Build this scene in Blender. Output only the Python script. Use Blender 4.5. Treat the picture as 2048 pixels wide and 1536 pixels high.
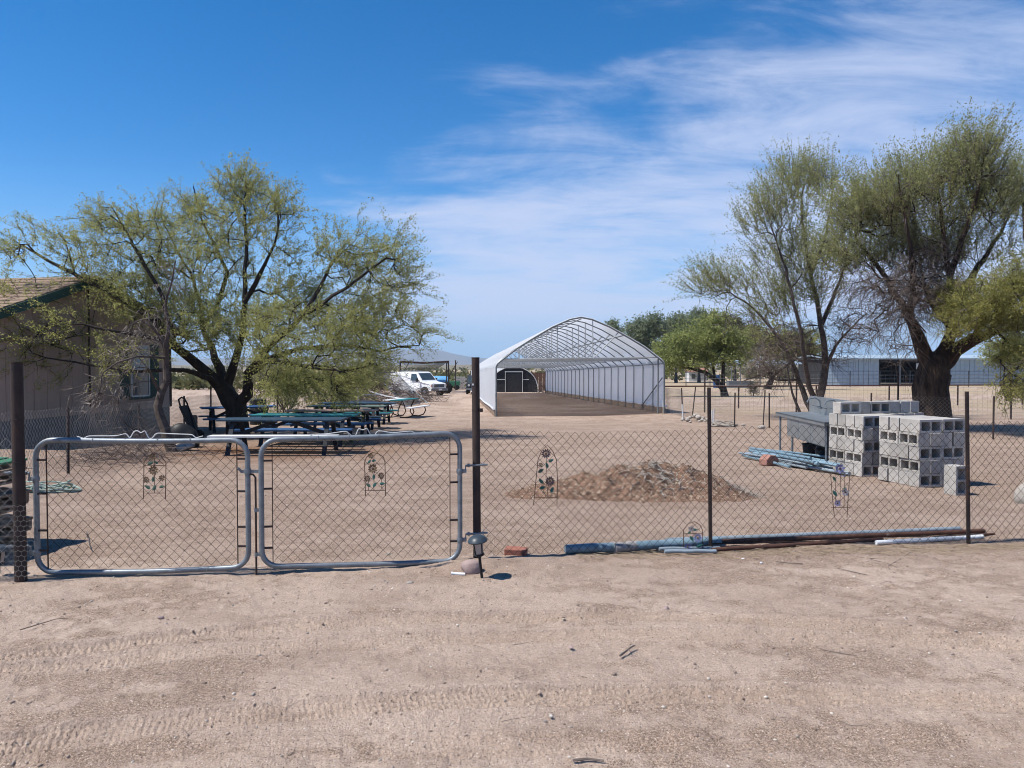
import bpy, math, random
import numpy as np
from mathutils import Vector, Matrix
for _o in list(bpy.data.objects): bpy.data.objects.remove(_o)
scene = bpy.context.scene
COL = scene.collection
R = math.radians
rnd = random.Random(7)
# ------------------------------------------------------------------ camera
CAM_H, FPX, PITCH = 1.70, 1480.0, math.atan(41 / 1480)
cd = bpy.data.cameras.new('camera'); cam = bpy.data.objects.new('camera', cd); COL.objects.link(cam)
cam.location = (0, 0, CAM_H); cam.rotation_euler = (math.pi / 2 - PITCH, 0, 0)
cd.sensor_width = 36; cd.lens = 36 * FPX / 2048; cd.clip_start = 0.05; cd.clip_end = 60000
scene.camera = cam
# ------------------------------------------------------------------ light
SUN_EL, SUN_HEAD = 57.0, 15.0            # elevation; heading of the light, from +x towards +y
sun_to = Vector((-math.cos(R(SUN_EL)) * math.cos(R(SUN_HEAD)), -math.cos(R(SUN_EL)) * math.sin(R(SUN_HEAD)), math.sin(R(SUN_EL))))
sl = bpy.data.lights.new('sun', 'SUN'); sl.energy = 5.0; sl.angle = R(0.53); sl.color = (1.0, 0.955, 0.88)
so = bpy.data.objects.new('sun', sl); COL.objects.link(so)
so.rotation_euler = (-sun_to).to_track_quat('-Z', 'Y').to_euler(); so.location = (-20, -8, 40)
world = bpy.data.worlds.new('World'); scene.world = world; world.use_nodes = True
def build_world():
    nt = world.node_tree; N = nt.nodes; L = nt.links; N.clear()
    out = N.new('ShaderNodeOutputWorld'); bg = N.new('ShaderNodeBackground'); bg.inputs['Strength'].default_value = 0.10
    sky = N.new('ShaderNodeTexSky'); sky.sky_type = 'NISHITA'; sky.sun_disc = False
    sky.sun_elevation = R(SUN_EL); sky.sun_rotation = math.atan2(sun_to.x, sun_to.y) % (2 * math.pi)
    sky.altitude = 500; sky.air_density = 0.75; sky.dust_density = 0.0; sky.ozone_density = 1.6
    hs = N.new('ShaderNodeHueSaturation'); hs.inputs['Saturation'].default_value = 1.42; hs.inputs['Value'].default_value = 1.2
    L.new(sky.outputs[0], hs.inputs['Color'])
    tc = N.new('ShaderNodeTexCoord'); sep = N.new('ShaderNodeSeparateXYZ'); L.new(tc.outputs['Generated'], sep.inputs[0])
    def math_(op, a, b=None, c=None, clamp=False):
        m = N.new('ShaderNodeMath'); m.operation = op; m.use_clamp = clamp
        for i, v in enumerate((a, b, c)):
            if v is None: continue
            if isinstance(v, (int, float)): m.inputs[i].default_value = v
            else: L.new(v, m.inputs[i])
        return m.outputs[0]
    z = math_('MAXIMUM', sep.outputs['Z'], 0.0); zz = math_('ADD', z, 0.16)
    px = math_('DIVIDE', sep.outputs['X'], zz); py = math_('DIVIDE', sep.outputs['Y'], zz)
    cmb = N.new('ShaderNodeCombineXYZ'); L.new(px, cmb.inputs[0]); L.new(py, cmb.inputs[1])
    def noise(scale, rot, sx, sy, det, dist, off=(0, 0, 0), rough=0.55):
        mp = N.new('ShaderNodeMapping'); mp.inputs['Rotation'].default_value = (0, 0, R(rot)); mp.inputs['Scale'].default_value = (sx, sy, 1); mp.inputs['Location'].default_value = off
        L.new(cmb.outputs[0], mp.inputs[0])
        n = N.new('ShaderNodeTexNoise'); n.inputs['Scale'].default_value = scale; n.inputs['Detail'].default_value = det
        n.inputs['Roughness'].default_value = rough; n.inputs['Distortion'].default_value = dist
        L.new(mp.outputs[0], n.inputs['Vector']); return n.outputs['Fac']
    big = noise(0.55, 35, 1.0, 1.0, 3, 0.4, (3.1, 1.7, 0))
    wisp = noise(1.0, 128, 0.8, 1.5, 7, 0.6, (0.7, 4.4, 0), 0.6)
    fine = noise(3.4, 120, 0.6, 1.6, 6, 0.8, (2.2, 0.4, 0), 0.65)
    # cloud bank thickens towards one side of the sky (+x) and thins out towards the other
    side = N.new('ShaderNodeMapRange'); side.inputs['From Min'].default_value = -0.50; side.inputs['From Max'].default_value = 0.02
    side.inputs['To Min'].default_value = -0.34; side.inputs['To Max'].default_value = 0.10; side.interpolation_type = 'SMOOTHSTEP'; L.new(sep.outputs['X'], side.inputs['Value'])
    low = N.new('ShaderNodeMapRange'); low.inputs['From Min'].default_value = 0.10; low.inputs['From Max'].default_value = 0.90
    low.inputs['To Min'].default_value = 0.18; low.inputs['To Max'].default_value = -0.77; L.new(sep.outputs['Z'], low.inputs['Value'])
    d = math_('ADD', math_('MULTIPLY', big, 0.75), math_('MULTIPLY', wisp, 0.95))
    d = math_('ADD', d, math_('MULTIPLY', fine, 0.46)); d = math_('ADD', d, side.outputs[0]); d = math_('ADD', d, low.outputs[0])
    rp = N.new('ShaderNodeMapRange'); rp.inputs['From Min'].default_value = 0.94; rp.inputs['From Max'].default_value = 1.42; rp.interpolation_type = 'SMOOTHSTEP'
    L.new(d, rp.inputs['Value'])
    hor = N.new('ShaderNodeMapRange'); hor.inputs['From Min'].default_value = 0.01; hor.inputs['From Max'].default_value = 0.07; L.new(sep.outputs['Z'], hor.inputs['Value'])
    fac = math_('MULTIPLY', rp.outputs[0], hor.outputs[0]); fac = math_('MULTIPLY', fac, 0.86)
    mx = N.new('ShaderNodeMix'); mx.data_type = 'RGBA'; L.new(fac, mx.inputs['Factor'])
    mx.inputs['B'].default_value = (4.5, 5.1, 6.8, 1)
    pale = N.new('ShaderNodeMapRange'); pale.inputs['From Min'].default_value = -0.05; pale.inputs['From Max'].default_value = 0.26; pale.inputs['To Min'].default_value = 1.0; pale.inputs['To Max'].default_value = 0.0; pale.interpolation_type = 'SMOOTHSTEP'
    L.new(sep.outputs['Z'], pale.inputs['Value'])
    hz = N.new('ShaderNodeMix'); hz.data_type = 'RGBA'; L.new(pale.outputs[0], hz.inputs['Factor']); L.new(hs.outputs[0], hz.inputs['A']); hz.inputs['B'].default_value = (2.0, 3.75, 6.2, 1)   # pale air near the horizon, all round
    L.new(hz.outputs['Result'], mx.inputs['A'])
    L.new(mx.outputs['Result'], bg.inputs['Color']); L.new(bg.outputs[0], out.inputs[0])
build_world()
vs = scene.view_settings; vs.view_transform = 'Standard'; vs.look = 'None'; vs.gamma = 1.0; vs.exposure = 0.50; vs.use_curve_mapping = False
scene.cycles.pixel_filter_type = 'BLACKMAN_HARRIS'; scene.cycles.filter_width = 1.0
scene.render.resolution_x, scene.render.resolution_y = 1024, 768
# ------------------------------------------------------------------ helpers: numbers
def _hash(ix, iy, seed):
    h = (ix.astype(np.int64) * 374761393 + iy.astype(np.int64) * 668265263 + seed * 1442695041) & 0xffffffff
    h = ((h ^ (h >> 13)) * 1274126177) & 0xffffffff
    return ((h ^ (h >> 16)) & 0xffffff) / float(0xffffff)
def vnoise(x, y, s, seed=0):
    x = np.asarray(x, float) / s; y = np.asarray(y, float) / s
    ix = np.floor(x); iy = np.floor(y); fx = x - ix; fy = y - iy
    fx = fx * fx * (3 - 2 * fx); fy = fy * fy * (3 - 2 * fy)
    a = _hash(ix, iy, seed); b = _hash(ix + 1, iy, seed); c = _hash(ix, iy + 1, seed); d = _hash(ix + 1, iy + 1, seed)
    return (a + (b - a) * fx) * (1 - fy) + (c + (d - c) * fx) * fy - 0.5
def sstep(a, b, v): t = np.clip((v - a) / (b - a), 0, 1); return t * t * (3 - 2 * t)
_KY = np.array([-400, 0, 9, 16, 31, 66, 120, 300, 1000, 9000.])
_KZ = np.array([0, 0, -.02, -.25, -.55, -1.13, -1.75, -3.0, -5., -14.])
def gz(x, y):
    """height of the land, without the fine relief"""
    x = np.asarray(x, float); y = np.asarray(y, float)
    z = sum(np.interp(y + o, _KY, _KZ) for o in (-2.2, -1.1, 0, 1.1, 2.2)) / 5
    z = z + 0.10 * sstep(3, 7, x) * sstep(24, 32, y) * (1 - sstep(60, 110, y))
    z = z + 0.05 * np.exp(-(((x + .42) / .33) ** 2 + ((y - 6.2) / .16) ** 2)) + 0.03 * np.exp(-(((x - .1) / .5) ** 2 + ((y - 6.25) / .25) ** 2))
    return z
_cp, _sp = math.cos(PITCH), math.sin(PITCH)
def ray(px, py):
    u = (px - 1024) / FPX; v = (768 - py) / FPX
    return Vector((u, _cp + v * _sp, -_sp + v * _cp))
def at(px, py, d):
    r = ray(px, py); t = d / r.y
    return Vector((r.x * t, d, CAM_H + r.z * t))
def G(px, py):
    lo, hi = 2.0, 400.0
    for _ in range(50):
        m = (lo + hi) / 2; p = at(px, py, m)
        if p.z > float(gz(p.x, m)): lo = m
        else: hi = m
    return at(px, py, hi)
def gnd(x, y): return Vector((x, y, float(gz(x, y))))
# ------------------------------------------------------------------ helpers: objects
ORG = {}
def prop(o, label=None, cat=None, group=None, kind=None):
    if label: o['label'] = label
    if cat: o['category'] = cat
    if group: o['group'] = group
    if kind: o['kind'] = kind
    return o
def thing(name, label, cat, loc, group=None):
    o = bpy.data.objects.new(name, None); COL.objects.link(o); o.location = loc; o.empty_display_size = 0.1
    ORG[o.name] = Vector(loc); return prop(o, label, cat, group)
class MB:
    def __init__(s): s.v = []; s.f = []; s.m = []; s.cur = 0
    def add(s, vs, fs):
        b = len(s.v); s.v.extend([tuple(p) for p in vs]); s.f.extend([tuple(i + b for i in f) for f in fs]); s.m.extend([s.cur] * len(fs)); return s
    def box(s, c, size, rot=None, taper=1.0):
        c = Vector(c); h = Vector(size) / 2; vs = []
        for z in (-1, 1):
            k = taper if z > 0 else 1.0
            for x, y in ((-1, -1), (1, -1), (1, 1), (-1, 1)):
                p = Vector((x * h.x * k, y * h.y * k, z * h.z))
                vs.append(c + (rot @ p if rot else p))
        return s.add(vs, [(3, 2, 1, 0), (4, 5, 6, 7), (0, 1, 5, 4), (1, 2, 6, 5), (2, 3, 7, 6), (3, 0, 4, 7)])
    def bar(s, a, b, w, h, up=(0, 0, 1)):
        a = Vector(a); b = Vector(b); d = b - a; L = d.length; y = d / L; x = y.cross(Vector(up))
        if x.length < 1e-4: x = y.cross(Vector((1, 0, 0)))
        x.normalize(); z = x.cross(y)
        return s.box((a + b) / 2, (w, L, h), Matrix((x, y, z)).transposed())
    def tube(s, pts, r, n=8, cap=True, closed=False):
        pts = [Vector(p) for p in pts]; k = len(pts); rs = r if isinstance(r, (list, tuple)) else [r] * k
        vs = []; ref = None
        for i, p in enumerate(pts):
            if closed: t = pts[(i + 1) % k] - pts[i - 1]
            else: t = pts[min(i + 1, k - 1)] - pts[max(i - 1, 0)]
            if t.length < 1e-9: t = Vector((0, 0, 1))
            t.normalize()
            if ref is None: ref = t.cross(Vector((0, 0, 1))) if abs(t.z) < .9 else t.cross(Vector((1, 0, 0)))
            ref = ref - t * ref.dot(t)
            if ref.length < 1e-6: ref = t.orthogonal()
            ref.normalize(); bi = t.cross(ref)
            for j in range(n):
                a = 2 * math.pi * j / n; vs.append(p + (ref * math.cos(a) + bi * math.sin(a)) * rs[i])
        fs = []
        for i in range(k if closed else k - 1):
            for j in range(n):
                a = i * n + j; b = i * n + (j + 1) % n; i2 = (i + 1) % k
                fs.append((a, b, i2 * n + (j + 1) % n, i2 * n + j))
        if cap and not closed: fs.append(tuple(range(n))[::-1]); fs.append(tuple(range((k - 1) * n, k * n)))
        return s.add(vs, fs)
    def lathe(s, c, prof, n=16, axis=None):
        c = Vector(c); q = Vector((0, 0, 1)).rotation_difference(Vector(axis)) if axis is not None else None
        vs = []
        for r, z in prof:
            for j in range(n):
                a = 2 * math.pi * j / n; p = Vector((r * math.cos(a), r * math.sin(a), z)); vs.append(c + (q @ p if q else p))
        fs = []
        for i in range(len(prof) - 1):
            for j in range(n): fs.append((i * n + j, i * n + (j + 1) % n, (i + 1) * n + (j + 1) % n, (i + 1) * n + j))
        fs.append(tuple(range(n))[::-1]); fs.append(tuple(range((len(prof) - 1) * n, len(prof) * n)))
        return s.add(vs, fs)
    def rock(s, c, size, seed=0, sub=1, rough=.22, rot=0):
        rr = random.Random(seed); c = Vector(c); vs, fs = ico(sub); cs, sn = math.cos(rot), math.sin(rot)
        ks = [Vector((rr.uniform(-1, 1), rr.uniform(-1, 1), rr.uniform(-1, 1))).normalized() for _ in range(6)]; am = [rr.uniform(-rough, rough) for _ in range(6)]
        out = []
        for v in vs:
            k = 1 + sum(a * max(0, v.dot(q)) ** 2 * 1.6 for a, q in zip(am, ks))
            p = Vector((v.x * size[0], v.y * size[1], v.z * size[2])) * k
            out.append(c + Vector((p.x * cs - p.y * sn, p.x * sn + p.y * cs, p.z)))
        return s.add(out, fs)
    def prism(s, poly, a, b):
        """poly: list of 3D points (planar); extruded along vector from offset a to b"""
        n = len(poly); a = Vector(a); b = Vector(b); vs = [Vector(p) + a for p in poly] + [Vector(p) + b for p in poly]
        fs = [tuple(range(n))[::-1], tuple(range(n, 2 * n))] + [(i, (i + 1) % n, n + (i + 1) % n, n + i) for i in range(n)]
        return s.add(vs, fs)
    def quad(s, a, b, c, d): return s.add([a, b, c, d], [(0, 1, 2, 3)])
    def build(s, name, mat, parent=None, smooth=False, org=None, kind=None, label=None, bevel=0):
        o_ = ORG[parent.name] if parent is not None else (Vector(org) if org is not None else Vector((0, 0, 0)))
        me = bpy.data.meshes.new(name); me.from_pydata([(p[0] - o_.x, p[1] - o_.y, p[2] - o_.z) for p in s.v], [], s.f)
        mats = mat if isinstance(mat, (list, tuple)) else [mat]
        for m in mats: me.materials.append(m)
        if len(mats) > 1: me.polygons.foreach_set('material_index', s.m)
        if smooth: me.shade_smooth()
        me.update()
        o = bpy.data.objects.new(name, me); COL.objects.link(o)
        if parent is not None: o.parent = parent
        else: o.location = o_
        ORG[o.name] = o_
        if smooth:
            try: me.set_sharp_from_angle(angle=R(40))
            except Exception: pass
        if bevel:
            b = o.modifiers.new('bevel', 'BEVEL'); b.width = bevel; b.segments = 2; b.limit_method = 'ANGLE'
        if kind: o['kind'] = kind
        if label: o['label'] = label
        return o
_ICO = {}
def ico(sub):
    if sub in _ICO: return _ICO[sub]
    t = (1 + 5 ** .5) / 2
    vs = [Vector(p).normalized() for p in ((-1, t, 0), (1, t, 0), (-1, -t, 0), (1, -t, 0), (0, -1, t), (0, 1, t), (0, -1, -t), (0, 1, -t), (t, 0, -1), (t, 0, 1), (-t, 0, -1), (-t, 0, 1))]
    fs = [(0, 11, 5), (0, 5, 1), (0, 1, 7), (0, 7, 10), (0, 10, 11), (1, 5, 9), (5, 11, 4), (11, 10, 2), (10, 7, 6), (7, 1, 8), (3, 9, 4), (3, 4, 2), (3, 2, 6), (3, 6, 8), (3, 8, 9), (4, 9, 5), (2, 4, 11), (6, 2, 10), (8, 6, 7), (9, 8, 1)]
    for _ in range(sub):
        mid = {}; nf = []
        def m(a, b):
            k = (min(a, b), max(a, b))
            if k not in mid: mid[k] = len(vs); vs.append((vs[a] + vs[b]).normalized())
            return mid[k]
        for a, b, c in fs: x, y, z = m(a, b), m(b, c), m(c, a); nf += [(a, x, z), (b, y, x), (c, z, y), (x, y, z)]
        fs = nf
    _ICO[sub] = (vs, fs); return _ICO[sub]
def np_mesh(name, verts, faces, nside, mats, parent=None, org=None, smooth=False, attrs=None, kind=None, matidx=None):
    """fast mesh from numpy arrays; all faces have nside corners"""
    o_ = ORG[parent.name] if parent is not None else (Vector(org) if org is not None else Vector((0, 0, 0)))
    v = (np.asarray(verts, float) - np.array(o_)).astype(np.float32); f = np.asarray(faces, np.int32)
    me = bpy.data.meshes.new(name); nf = len(f)
    me.vertices.add(len(v)); me.vertices.foreach_set('co', v.ravel())
    me.loops.add(nf * nside); me.loops.foreach_set('vertex_index', f.ravel())
    me.polygons.add(nf); me.polygons.foreach_set('loop_start', np.arange(0, nf * nside, nside, dtype=np.int32))
    try: me.polygons.foreach_set('loop_total', np.full(nf, nside, np.int32))
    except Exception: pass
    for m in (mats if isinstance(mats, (list, tuple)) else [mats]): me.materials.append(m)
    if matidx is not None: me.polygons.foreach_set('material_index', np.asarray(matidx, np.int32))
    if smooth: me.polygons.foreach_set('use_smooth', np.ones(nf, bool))
    for k, (dom, arr) in (attrs or {}).items():
        a = me.attributes.new(k, 'FLOAT', dom); a.data.foreach_set('value', np.asarray(arr, np.float32))
    me.update(calc_edges=True); me.validate()
    o = bpy.data.objects.new(name, me); COL.objects.link(o)
    if parent is not None: o.parent = parent
    else: o.location = o_
    ORG[o.name] = o_
    if kind: o['kind'] = kind
    return o
def copy_tree(o, loc, rotz=None, parent=None):
    c = o.copy(); COL.objects.link(c)
    if parent is not None: c.parent = parent
    else: c.location = loc; ORG[c.name] = Vector(loc)
    if rotz is not None and parent is None: c.rotation_euler.z = rotz
    for ch in list(o.children): copy_tree(ch, None, None, c)
    return c
# ------------------------------------------------------------------ materials
def mat(name, c1, c2=None, scale=6.0, rough=.75, metal=0.0, bump=0.0, bscale=60.0, rand=0.0, spec=.3, c3=None, c3at=.62, stretch=(1, 1, 1), c3scale=3.0, coord='Object', bdist=.01):
    m = bpy.data.materials.new(name); m.use_nodes = True; nt = m.node_tree; N = nt.nodes; L = nt.links
    b = N['Principled BSDF']; b.inputs['Roughness'].default_value = rough; b.inputs['Metallic'].default_value = metal
    b.inputs['Specular IOR Level'].default_value = spec
    tc = N.new('ShaderNodeTexCoord'); mp = N.new('ShaderNodeMapping'); mp.inputs['Scale'].default_value = stretch
    L.new(tc.outputs[coord], mp.inputs[0]); vec = mp.outputs[0]
    c2 = c2 or tuple(k * .72 for k in c1)
    n = N.new('ShaderNodeTexNoise'); n.inputs['Scale'].default_value = scale; n.inputs['Detail'].default_value = 8; n.inputs['Roughness'].default_value = .62
    L.new(vec, n.inputs['Vector'])
    rp = N.new('ShaderNodeValToRGB'); rp.color_ramp.elements[0].position = .36; rp.color_ramp.elements[1].position = .66
    rp.color_ramp.elements[0].color = (*c2, 1); rp.color_ramp.elements[1].color = (*c1, 1); L.new(n.outputs['Fac'], rp.inputs[0]); col = rp.outputs[0]
    if c3:
        n3 = N.new('ShaderNodeTexNoise'); n3.inputs['Scale'].default_value = c3scale; n3.inputs['Detail'].default_value = 9; n3.inputs['Roughness'].default_value = .7; L.new(vec, n3.inputs['Vector'])
        mr = N.new('ShaderNodeMapRange'); mr.inputs['From Min'].default_value = c3at - .04; mr.inputs['From Max'].default_value = c3at + .05; L.new(n3.outputs['Fac'], mr.inputs['Value'])
        mx = N.new('ShaderNodeMix'); mx.data_type = 'RGBA'; L.new(mr.outputs[0], mx.inputs['Factor']); L.new(col, mx.inputs['A']); mx.inputs['B'].default_value = (*c3, 1); col = mx.outputs['Result']
    if rand:
        oi = N.new('ShaderNodeObjectInfo'); mr = N.new('ShaderNodeMapRange'); mr.inputs['To Min'].default_value = 1 - rand; mr.inputs['To Max'].default_value = 1 + rand; L.new(oi.outputs['Random'], mr.inputs['Value'])
        hv = N.new('ShaderNodeHueSaturation'); L.new(mr.outputs[0], hv.inputs['Value']); L.new(col, hv.inputs['Color']); col = hv.outputs[0]
    L.new(col, b.inputs['Base Color'])
    if bump:
        bn = N.new('ShaderNodeTexNoise'); bn.inputs['Scale'].default_value = bscale; bn.inputs['Detail'].default_value = 6; L.new(vec, bn.inputs['Vector'])
        bp = N.new('ShaderNodeBump'); bp.inputs['Strength'].default_value = bump; bp.inputs['Distance'].default_value = bdist; L.new(bn.outputs['Fac'], bp.inputs['Height']); L.new(bp.outputs[0], b.inputs['Normal'])
    return m
MT = {}
MT['galv'] = mat('galvanised_steel', (.225, .25, .275), (.15, .17, .19), 14, .5, .45, .1, 120, c3=(.22, .17, .13), c3at=.68, c3scale=9)
MT['galv_far'] = mat('galvanised_tube', (.20, .22, .235), (.14, .155, .165), 10, .55, .3)
MT['rust'] = mat('rusty_steel', (.060, .034, .026), (.030, .020, .018), 18, .8, .1, .3, 90, c3=(.10, .05, .03), c3at=.6, c3scale=6)
MT['rust_post'] = mat('rusted_post_steel', (.062, .042, .036), (.030, .023, .022), 11, .7, .2, .25, 120, c3=(.085, .045, .03), c3at=.6, c3scale=5, stretch=(1, 1, .4))
MT['rust_pipe'] = mat('rusted_pipe_steel', (.115, .055, .038), (.055, .028, .022), 14, .8, .1, .3, 90, c3=(.42, .38, .35), c3at=.66, c3scale=5)
MT['wire'] = mat('weathered_fence_wire', (.058, .040, .033), (.032, .024, .021), 4, .7, .3)
MT['wire_grey'] = mat('grey_fence_wire', (.34, .33, .32), (.22, .21, .20), 4, .6, .3)
MT['wire_white'] = mat('white_coated_wire', (.62, .62, .60), (.45, .44, .42), 20, .6)
MT['black'] = mat('black_plastic', (.018, .019, .022), (.010, .010, .012), 8, .55, 0, .1, 40)
MT['block'] = mat('concrete_block_grey', (.42, .398, .368), (.31, .292, .27), 7, .95, 0, .6, 160, rand=.20, c3=(.27, .225, .19), c3at=.60, c3scale=6)
MT['steel'] = mat('stainless_steel', (.34, .36, .37), (.25, .27, .28), 5, .42, .7, .05, 30)
MT['pvc_blue'] = mat('blue_grey_pvc', (.19, .275, .33), (.13, .20, .25), 9, .55, 0, .1, 40, rand=.18, c3=(.32, .40, .45), c3at=.72, c3scale=5)
MT['pvc_grey'] = mat('grey_conduit', (.25, .295, .33), (.17, .205, .235), 8, .5, 0, .1, 40, rand=.1)
MT['pvc_white'] = mat('white_pvc', (.66, .67, .68), (.52, .53, .55), 9, .5, 0, .05, 40)
MT['brick'] = mat('red_brick', (.34, .135, .095), (.24, .10, .075), 14, .9, 0, .5, 120, c3=(.40, .26, .2), c3at=.62)
MT['redstone'] = mat('red_concrete', (.33, .17, .13), (.25, .13, .105), 10, .95, 0, .5, 100, c3=(.40, .30, .25), c3at=.6)
MT['rock'] = mat('pinkish_rock', (.36, .27, .25), (.26, .19, .18), 9, .9, 0, .5, 60, c3=(.44, .36, .33), c3at=.6)
MT['stone'] = mat('pale_stone', (.42, .38, .34), (.28, .25, .22), 10, .9, 0, .4, 60, rand=.25)
MT['conc'] = mat('old_concrete', (.46, .43, .39), (.34, .31, .28), 6, .95, 0, .4, 80)
MT['wood_old'] = mat('weathered_wood', (.27, .20, .15), (.16, .115, .085), 7, .85, 0, .4, 60, rand=.16, stretch=(1, .12, 1))
MT['wood_green'] = mat('green_painted_wood', (.05, .19, .10), (.03, .12, .065), 8, .7, 0, .3, 60, c3=(.22, .30, .20), c3at=.64, rand=.2)
MT['p_blue'] = mat('blue_painted_board', (.035, .10, .24), (.022, .065, .16), 9, .6, 0, .2, 50, c3=(.10, .17, .28), c3at=.62, rand=.2)
MT['p_navy'] = mat('dark_blue_painted_board', (.026, .055, .088), (.016, .035, .058), 9, .6, 0, .2, 50, c3=(.13, .17, .2), c3at=.62)
MT['p_turq'] = mat('turquoise_painted_board', (.025, .19, .20), (.018, .12, .13), 9, .55, 0, .2, 50, c3=(.12, .36, .36), c3at=.62)
MT['p_white'] = mat('white_painted_board', (.66, .67, .68), (.5, .5, .5), 9, .6, 0, .2, 50, c3=(.36, .32, .28), c3at=.68)
MT['p_pink'] = mat('faded_pink_board', (.36, .26, .22), (.26, .18, .15), 9, .7, 0, .2, 50)
MT['p_green'] = mat('grey_green_board', (.15, .20, .17), (.09, .12, .10), 9, .7, 0, .2, 50)
MT['p_dark'] = mat('dark_painted_timber', (.028, .034, .045), (.018, .02, .026), 9, .7, 0, .2, 50)
MT['siding'] = mat('beige_wood_siding', (.40, .315, .265), (.34, .265, .225), 5, .85, 0, .25, 50, stretch=(1, 1, .1))
MT['trim'] = mat('dark_green_trim', (.035, .085, .075), (.025, .06, .052), 9, .7)
MT['shingle'] = mat('brown_shingle_roof', (.28, .20, .15), (.19, .135, .10), 14, .95, 0, .5, 60)
MT['skirt'] = mat('grey_skirting', (.20, .195, .19), (.14, .137, .135), 8, .9, 0, .3, 40)
MT['curtain'] = mat('pale_blue_curtain', (.50, .60, .64), (.40, .50, .54), 5, .9)
MT['glass'] = mat('window_glass', (.05, .07, .08), (.035, .05, .06), 3, .08, 0, spec=.6)
MT['van'] = mat('white_van_paint', (.74, .75, .76), (.66, .66, .66), 3, .35, 0, spec=.5)
MT['van_grey'] = mat('grey_bumper', (.16, .17, .18), (.11, .115, .12), 6, .5, .3)
MT['rubber'] = mat('tyre_rubber', (.022, .021, .02), (.014, .014, .014), 10, .9, 0, .2, 60)
MT['amber'] = mat('amber_lens', (.35, .12, .04), (.25, .08, .03), 6, .3)
MT['lens'] = mat('clear_lens', (.55, .58, .6), (.4, .42, .44), 8, .15, .2)
MT['barn'] = mat('blue_grey_metal_siding', (.34, .43, .50), (.29, .37, .44), 1.5, .6, .1)
MT['barn_dark'] = mat('dark_barn_interior', (.03, .03, .035), (.02, .02, .022), 3, .9)
MT['hose'] = mat('pale_green_hose', (.26, .32, .27), (.15, .20, .17), 8, .6, 0, .1, 50, rand=.2, c3=(.42, .44, .38), c3at=.6)
MT['hose_grey'] = mat('weathered_grey_hose', (.40, .36, .31), (.24, .21, .18), 8, .7, rand=.1)
MT['board_black'] = mat('black_end_wall_fabric', (.035, .037, .042), (.024, .025, .03), 3, .8, 0, .2, 20)
MT['white_frame'] = mat('white_frame_paint', (.62, .63, .62), (.48, .48, .47), 7, .6)
MT['solar_glass'] = mat('cloudy_lamp_glass', (.42, .37, .34), (.30, .27, .25), 12, .25, 0)
MT['solar_cap'] = mat('blue_black_lamp_cap', (.045, .06, .075), (.03, .04, .05), 12, .4)
MT['fence_wood'] = mat('brown_board_fence', (.16, .085, .06), (.10, .055, .04), 6, .9, rand=.2)
def leaf_mat(name, ca, cb, transl=.35):
    m = bpy.data.materials.new(name); m.use_nodes = True; nt = m.node_tree; N = nt.nodes; L = nt.links; N.clear()
    out = N.new('ShaderNodeOutputMaterial'); df = N.new('ShaderNodeBsdfPrincipled'); df.inputs['Roughness'].default_value = .6; df.inputs['Specular IOR Level'].default_value = .25
    tr = N.new('ShaderNodeBsdfTranslucent'); mx = N.new('ShaderNodeMixShader'); mx.inputs[0].default_value = transl
    at_ = N.new('ShaderNodeAttribute'); at_.attribute_name = 'tint'
    rp = N.new('ShaderNodeValToRGB'); rp.color_ramp.elements[0].color = (*ca, 1); rp.color_ramp.elements[1].color = (*cb, 1); L.new(at_.outputs['Fac'], rp.inputs[0])
    L.new(rp.outputs[0], df.inputs['Base Color']); L.new(rp.outputs[0], tr.inputs['Color']); L.new(df.outputs[0], mx.inputs[1]); L.new(tr.outputs[0], mx.inputs[2]); L.new(mx.outputs[0], out.inputs[0])
    return m
MT['leaf'] = leaf_mat('mesquite_leaf', (.23, .24, .075), (.43, .42, .155), .55)
MT['leaf_r'] = leaf_mat('green_mesquite_leaf', (.21, .235, .09), (.40, .41, .175), .55)
MT['leaf_y'] = leaf_mat('yellow_green_leaf', (.21, .215, .06), (.36, .34, .11), .5)
MT['leaf_g'] = leaf_mat('bright_green_leaf', (.20, .24, .08), (.37, .39, .145), .55)
MT['leaf_d'] = leaf_mat('dull_dark_green_leaf', (.15, .185, .11), (.27, .305, .195), .55)
MT['leaf_s'] = leaf_mat('scrub_leaf', (.085, .088, .035), (.15, .145, .06))
MT['bark'] = mat('dark_mesquite_bark', (.050, .040, .034), (.024, .020, .018), 9, .95, 0, .9, 26, stretch=(1, 1, .35), bdist=.03)
MT['bark_r'] = mat('furrowed_brown_bark', (.062, .042, .031), (.020, .015, .013), 8, .95, 0, 1.0, 14, stretch=(1, 1, .22), bdist=.08)
MT['bark_g'] = mat('grey_brown_bark', (.115, .092, .080), (.060, .048, .042), 9, .95, 0, .7, 30)
MT['twig'] = mat('dry_grey_twig', (.19, .15, .13), (.10, .078, .068), 6, .9)
MT['twig_sunlit'] = mat('sunlit_dead_twig', (.33, .285, .25), (.20, .165, .145), 6, .9)  # dead twig colour lightened to paint sunlight on the bare strands
MT['brush_brown'] = mat('dead_brown_branch', (.105, .068, .052), (.055, .036, .03), 6, .95)
MT['truss'] = mat('bright_galvanised_truss', (.44, .46, .47), (.33, .35, .36), 10, .5, .3)
MT['straw'] = mat('dry_straw', (.36, .28, .19), (.22, .165, .11), 9, .9)
# ------------------------------------------------------------------ greenhouse frame of reference (needed for its soil)
GH_O = Vector((-.67, 31.3)); GH_A = R(4.6); GH_W = 7.25; GH_L = 41.0
GH_X = Vector((math.cos(GH_A), math.sin(GH_A))); GH_Y = Vector((-math.sin(GH_A), math.cos(GH_A)))
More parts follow.
